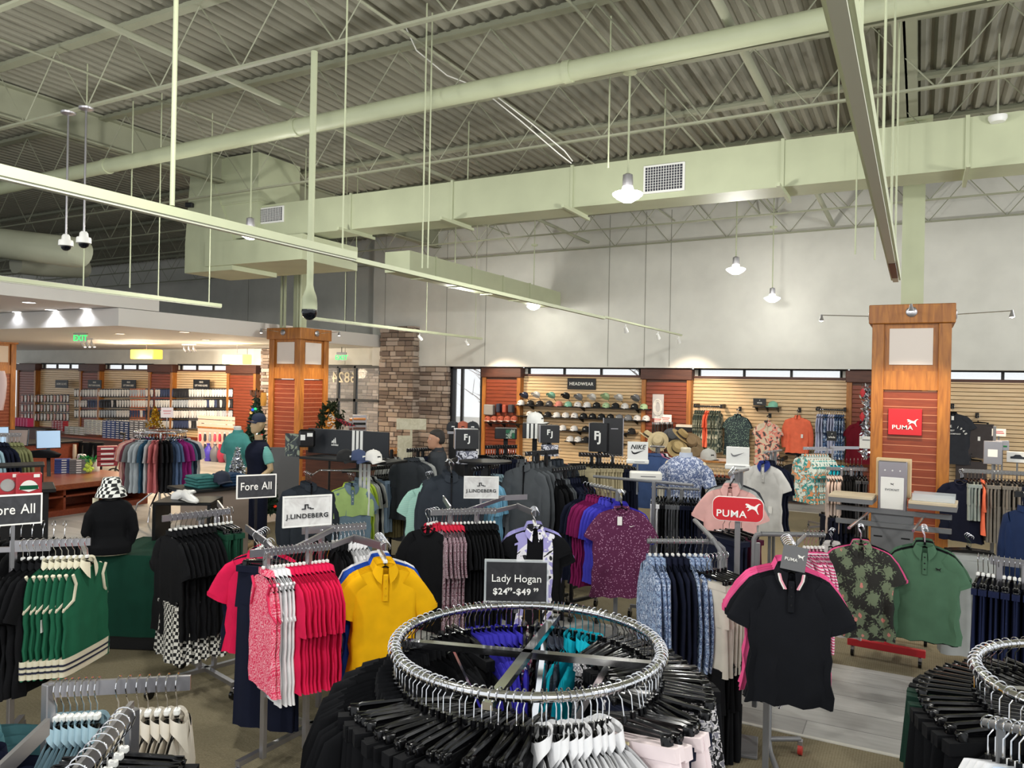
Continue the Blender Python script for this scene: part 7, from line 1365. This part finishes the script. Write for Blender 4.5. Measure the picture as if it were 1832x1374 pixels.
MB().tube([(0, 0, .15), (-.2, .3, .6), (-.35, .5, 1.0)], .02, 8).obj('frame_tube', BLACKP, o); MB().tube([(-.35, .5, 1.0), (-.45, .45, 1.02)], .025, 8).obj('handle', BLACKP, o)
sp = MB(); [sp.tube([(0, 0, .15), Vector((0, .13 * math.cos(t), .15 + .13 * math.sin(t)))], .005, 4) for t in [k * 1.047 for k in range(6)]]; sp.xf(Matrix.Rotation(R(-60), 4, 'Z')).obj('spokes', BLACKP, o)
for j in range(4): p = att(192, 802 + j * 9, 13.6); tag(MB().box(-.16, .16, -.1, .1, -.04, .04, 0, c=.004).box(-.1, .1, -.102, -.1, -.015, .015, 1).obj('carton', [mat('carton_red', '9c3038', .5), PAPER], None, p, facing(p)), 'dark red carton in the stack beside the golf bags', 'box', 'dark red cartons')
# far left merchandise
A = att(-30, 778, 8.8); B = att(38, 778, 9.2); defg('olv_polo', 'polo_shirt', 'shirt', 'shirt', cloth((128, 130, 92)), sleeve='hang'); row(A, B, [('lbl_polo', 2, 'pale blue polo at the far left edge'), ('nvy_polo', 4, 'navy polo on the chrome rack at the far left edge'), ('olv_polo', 4, 'olive polo on the chrome rack at the far left edge')], flip=True); autorack('chrome rack at the far left edge with navy and olive polos', [(A, B)])
p = att(20, 836, 6.5); 
o = tag(empty('gift_table', (att(10, 850, 6.3).x, att(10, 850, 6.3).y, 0), facing(att(10, 850, 6.3))), 'black topped table holding the red gift packs at the left edge', 'table'); zt2 = att(30, 884, 6.0).z; MB().box(-.5, .35, -.2, .3, zt2 - .03, zt2, c=.004).obj('table_top', BLACKM, o); MB().box(-.45, .3, -.15, .25, 0, zt2 - .03).obj('table_body', BLACKM, o)
for px, w, lab in ((52, .17, 'red gift pack with a white and green fan emblem at left'), (14, .17, 'red gift pack with a clear round window at the left edge')):
    q = att(px, 866, 5.9); o = tag(empty('gift_pack', q, facing(q)), lab, 'package'); MB().box(-w / 2, w / 2, 0, .1, -.085, .08, c=.01).obj('pack', mat('gift_red', 'b02430', .45), o); MB().box(.03, .07, -.003, 0, .05, .075).obj('price_label', PAPER, o)
    n_ = 12
    if 'fan' in lab: MB().prism([(0, -.06)] + [(.065 * math.cos(R(10 + 160 * i / n_)), -.05 + .08 * math.sin(R(10 + 160 * i / n_))) for i in range(n_ + 1)], -.006, -.002).obj('fan_emblem', PAPER, o); MB().box(-.06, .06, -.009, -.006, -.04, -.01).obj('green_band', cloth((20, 90, 60)), o)
    else: MB().lathe([(.05, 0), (.045, .01)], 16).xf(Matrix.Translation((0, 0, -.01)) @ Matrix.Rotation(R(90), 4, 'X')).obj('clear_window', LGR, o)
q = att(40, 830, 8.2); tag(MB().box(-.28, .2, -.2, .2, -.02, 0, c=.003).box(-.27, -.25, -.2, .2, -q.z, -.02).box(.17, .19, -.2, .2, -q.z, -.02).obj('side_table', BLACKM, None, q, facing(q)), 'dark side table behind the red gift packs', 'table')
# ------------------------------------------------------------------ trees and folded goods by the mannequins
p = atz(462, 905, 0) if 0 else att(456, 880, 11.6); o = tag(empty('decorated_tree', (p.x, p.y, 0)), 'slim decorated evergreen with coloured lights and a bronze bow behind the capped mannequin', 'tree'); ht = 2.12
def cone(r, z0=.3, h=ht, w=.36): z_ = z0 + (h - z0) * (1 - math.sqrt(r.random())); a = r.uniform(0, 6.28); q_ = w * (h - z_) / (h - z0) * r.uniform(.55, 1.); return (q_ * math.cos(a), q_ * math.sin(a), z_)
f_ = bits(2600, cone, .07, 11).obj('needles', mat('pine_green', '1d3a26', .8), o); MB().tube([(0, 0, 0), (0, 0, ht)], .03, 8).obj('trunk', BARK, o)
rt = random.Random(12)
for k, (c_, e_) in enumerate((('d0301e', 2), ('2a50c8', 2), ('30c070', 2.5), ('f0b060', 3), ('f4f4f0', 3))):
    for i in range(9): MB().lathe([(.001, -.025), (.02, -.015), (.026, 0), (.02, .015), (.001, .025)], 10).obj('ornament', mat('ornament_' + c_, c_, .2, emit=e_ * .35), o, Vector(cone(rt)) * 1.02)
bw = MB()
for s_ in (-1, 1): bw.loft([ell(s_ * (.03 + .05 * a_), 0, ht - .1 + .12 * math.sin(a_ * 2.4), .05 + .03 * math.sin(a_ * 3), .03, 10) for a_ in (0, .4, .8, 1.2)])
bw.obj('bow', mat('bronze_ribbon', '8a5230', .3, .6), o); MB().loft([ell(.14, 0, ht - .22 + .1 * a_, .05 * (1 - abs(a_ - 1) * .6), .05, 10) for a_ in (0, 1, 2)]).obj('fur_ornament', mat('orange_fur', 'd8943e', .9, bump=.6), o)
def ttree(px, py, t, h, w, lab): q = att(px, py, t); tag(bits(900, lambda r: cone(r, 0, h, w), .035, 5).obj('tinsel_tree', TIN, None, q), lab, 'tree')
ttree(424, 863, 9.0, .42, .12, 'small silver tinsel tree on the table left of the capped mannequin')
q = att(385, 868, 8.6); rzf = facing(q) + R(25)
o = tag(empty('display_table', (q.x, q.y, 0), rzf), 'dark topped display table with folded teal and navy shirts', 'table'); zt3 = q.z; MB().box(-.42, .42, -.28, .28, zt3 - .03, zt3, c=.005).obj('table_top', BLACKM, o); MB().box(-.3, .3, -.2, .2, 0, zt3 - .03).obj('table_body', mat('taupe_box', '8c7c70', .7), o)
FM = Matrix.Translation((q.x, q.y, zt3)) @ Matrix.Rotation(rzf, 4, 'Z')
for i, (x_, y_, n_, c1_, lab) in enumerate(((-.16, -.02, 4, (62, 118, 116), 'folded teal polo in the left pile on the display table'), (.14, -.05, 4, (36, 62, 92), 'folded navy polo in the right pile on the display table'))):
    for j in range(n_):
        m = MB().box(-.13, .13, -.16, .16, 0, .03, c=.012); r0_ = m.obj('folded_polo', cloth(c1_), None, FM @ Vector((x_, y_, .031 * j)), rzf + R(rc.uniform(-6, 6))); MB().tube([(-.05, -.15, .028), (-.04, -.11, .034), (.04, -.11, .034), (.05, -.15, .028)], .009, 6).obj('collar', cloth(c1_), r0_); tag(r0_, lab, 'shirt', lab)
cp_ = FM @ Vector((-.02, -.2, .06)); cap(cp_, rzf, 'dark navy cap leaning on the folded polos', '1c2438', badge=False)
# shoe box display with white shoes
q = att(330, 893, 7.3); rzs = facing(q) - R(18); o = tag(empty('shoe_table', (q.x, q.y, 0), rzs), 'black open shelf unit under the white golf shoes', 'shelf'); zs = q.z
MB().box(-.22, .3, -.2, .2, zs - .03, zs, c=.004).obj('top_board', BLACKM, o); MB().box(-.22, -.19, -.2, .2, 0, zs - .03).box(.27, .3, -.2, .2, 0, zs - .03).obj('side_board', BLACKM, o); MB().box(-.19, .27, -.2, .2, zs - .4, zs - .37).obj('shelf_board', BLACKM, o)
bx = tag(MB().box(-.13, .13, -.15, .12, 0, .1, 0, c=.003).obj('shoe_box', mat('shoe_box_white', 'd8d8d6', .5), None, Matrix.Translation((q.x, q.y, 0)) @ Matrix.Rotation(rzs, 4, 'Z') @ Vector((.03, 0, zs - .369)), rzs), 'white lidded box with bold black lettering inside the black shelf unit', 'box'); l = link('lettering', text_mesh('FORE', .09, BLACKM, bold=.02), bx, (0, -.152, .05))
def shoe(pos, rz, rx, lab):
    m = MB(); R_ = []
    for yy, w_, h_ in ((.13, .028, .07), (.1, .038, .1), (.03, .036, .095), (-.03, .042, .065), (-.09, .047, .05), (-.14, .036, .036), (-.16, .012, .02)): R_.append([(w_ * math.cos(t) if abs(math.cos(t)) > .01 else 0, yy, max(.012, h_ * (.5 + .5 * math.sin(t)))) for t in [2 * math.pi * k / 16 for k in range(16)]])
    m.loft(R_); o = tag(m.obj('golf_shoe', mat('shoe_leather', 'ecebe8', .35), None, pos, rz), lab, 'shoe', None); o.rotation_euler = (rx, 0, rz)
    MB().loft([[(w_ * 1.08 * math.cos(t), yy, .006 + .008 * math.sin(t)) for t in [2 * math.pi * k / 10 for k in range(10)]] for yy, w_ in ((.14, .02), (.12, .034), (.0, .038), (-.09, .048), (-.15, .03), (-.165, .01))]).obj('sole', mat('sole_grey', 'b9b8b4', .6), o)
    lc = MB(); [lc.tube([(-.02, y_, h_), (.02, y_ + .006, h_)], .003, 5) for y_, h_ in ((.03, .098), (.01, .088), (-.01, .078), (-.03, .069))]; lc.obj('laces', WHITE, o); s2 = poly(o, 'tick_logo', SWOOSH, GREYM, .03, 0, 0, .045); s2.rotation_euler.z = R(90); s2.location.x = .042
sm_ = Matrix.Translation((q.x, q.y, zs)) @ Matrix.Rotation(rzs, 4, 'Z'); shoe(sm_ @ Vector((.0, -.03, .01)), rzs + R(60), R(-25), 'white golf shoe propped on its twin on the black shelf unit'); shoe(sm_ @ Vector((.08, -.12, 0)), rzs + R(40), 0, 'white golf shoe lying flat under the propped one')
# hats and visors on the green cloth
Mt = Matrix.Translation(TBL) @ Matrix.Rotation(TANG, 4, 'Z')
for x_, y_, ri, m_, lab in ((.33, .15, .3, CHK, 'checkered bucket hat folded on the green cloth beside the mannequin'), (.24, .28, -.2, BLK, 'black bucket hat behind the checkered one on the green cloth')):
    h_ = tag(MB().lathe([(.13, 0), (.105, .05), (.09, .1), (.06, .12), (.001, .122)], 22, cap=(False, True)).obj('bucket_hat', m_, None, Mt @ Vector((x_, y_, .801))), lab, 'hat'); h_.rotation_euler = (ri, .15, 1)
vz = cap(Mt @ Vector((.38, -.08, .801)), TANG + R(-50), 'white cap on the green cloth in front of the checkered hat', 'f0f0ee', badge=False); MB().box(-.03, .03, -.15, -.148, -.02, .07).obj('price_tag', mat('tag_cream', 'e8e0c0', .6), vz)
# entrance display
for i, (px, py, t, w, h, lab) in enumerate(((643, 765, 16.5, .3, .55, 'grey topped tower of small bottles and sunglasses by the doors'), (630, 768, 16.8, .16, .5, 'narrow stack of boxed goods left of the sunglasses tower'))):
    q = att(px, py, t); o = tag(empty('spinner_tower', (q.x, q.y, 0), facing(q)), lab, 'tower'); MB().box(-w / 2, w / 2, -.12, .12, q.z - h / 2, q.z + h / 2, c=.005).obj('tower_body', STEEL, o); MB().box(-.04, .04, -.04, .04, 0, q.z - h / 2).obj('post', BLACKM, o); MB().box(-.2, .2, -.2, .2, 0, .03).obj('base', BLACKM, o)
    for j in range(5): MB().box(-w / 2 + .02, w / 2 - .02, -.14, -.12, q.z - h / 2 + .04 + j * .1, q.z - h / 2 + .09 + j * .1, c=.01).obj('goods_row', [BLACKP, LGR, BRNW, BLACKP, mat('amber_goods', 'b0702e', .4)][j], o)
q = att(590, 795, 13.6); rs_ = random.Random(3); o = tag(empty('autumn_wreath', (q.x, q.y, q.z + .35)), 'wreath with black and red plaid ribbon and orange sprigs behind the oak pillar', 'wreath')
bits(500, lambda r: (lambda a: (.2 * math.cos(a) + r.gauss(0, .05), r.gauss(0, .03), .3 * math.sin(a) + r.gauss(0, .05)))(r.uniform(0, 6.28)), .06, 4).obj('greenery', cloth((44, 52, 30)), o); bits(60, lambda r: (r.gauss(.05, .1), -.05, r.gauss(0, .15)), .06, 9).obj('orange_sprigs', mat('orange_sprig', 'd88a20', .6), o); MB().loft([ell(.2 + a_ * .1, -.05, .12 - .04 * a_, .05 + .03 * a_, .04, 10) for a_ in (0, 1, 2, 3)]).obj('plaid_ribbon', mat('plaid', '1c1416', .7, pat='check', col2='a02030', scale=30), o); MB().tube([(0, 0, -.3), (0, 0, -o.location.z)], .02, 8).obj('stand_pole', BLACKM, o)
o = tag(empty('wood_counter', att(640, 800, 14.8) * 1), 'low oak counter behind the striped fixture near the doors', 'counter'); zc = o.location.z; o.location.z = 0; o.rotation_euler.z = R(8); MB().box(-1.1, .9, -.3, .3, zc - .08, zc, c=.006).obj('counter_top', OAK, o); MB().box(-1.0, .8, -.25, .25, 0, zc - .08).obj('counter_body', BRNW, o)
# light fixtures on the left area: small spot clusters
for px, py, y_, lab in ((155, 620, 11.5, 'cluster of three lit white spotlights below the exit sign'), (338, 616, 14.0, 'cluster of three grey spotlights by the pale box lamp')):
    c_ = aty(px, py, y_); o = tag(empty('track_light', (c_.x, c_.y, 3.2)), lab, 'light'); MB().obox((-.25, 0, -.02), (.25, 0, -.02), .04, .03).obj('housing', WHITE, o); MB().tube([(0, 0, -.02), (0, 0, .35)], .008, 6).obj('stem', WHITE, o)
    for d_ in (-.18, 0, .18): l = bpy.data.lights.new('wall_spot', 'SPOT'); l.energy = 300 if px < 200 else 150; l.spot_size = R(80); l.spot_blend = .7; l.color = (1, .86, .7); l.shadow_soft_size = .05; lo = link('wall_spot', l, o, (d_, .08, -.24)); lo.rotation_euler = Vector((d_ * 3, 1, -.32)).to_track_quat('-Z', 'Y').to_euler(); hh = MB().tube([(d_, 0, -.03), (d_, 0, -.12), (d_ + .03, .05, -.2)], [.012, .03, .035], 10).obj('spotlight_head', WHITE if 'white' in lab else STEEL, o); MB().lathe([(.001, -.01), (.03, 0), (.001, .01)], 10, (d_ + .035, .055, -.21), cap=(False, False)).obj('bulb', BULB if 'white' in lab else STEEL, hh)
# heart shaped pink mitten at the far left pillar
q = att(2, 690, 12.5); tag(MB().loft([ell(0, 0, z_, a_, .04, 16) for z_, a_ in ((-.4, .03), (-.2, .12), (0, .15), (.12, .14), (.24, .06))]).obj('hanging_pouch', mat('pink_satin', 'e6c8c0', .5), None, q), 'pale pink padded ornament hanging at the far left pillar', 'ornament')
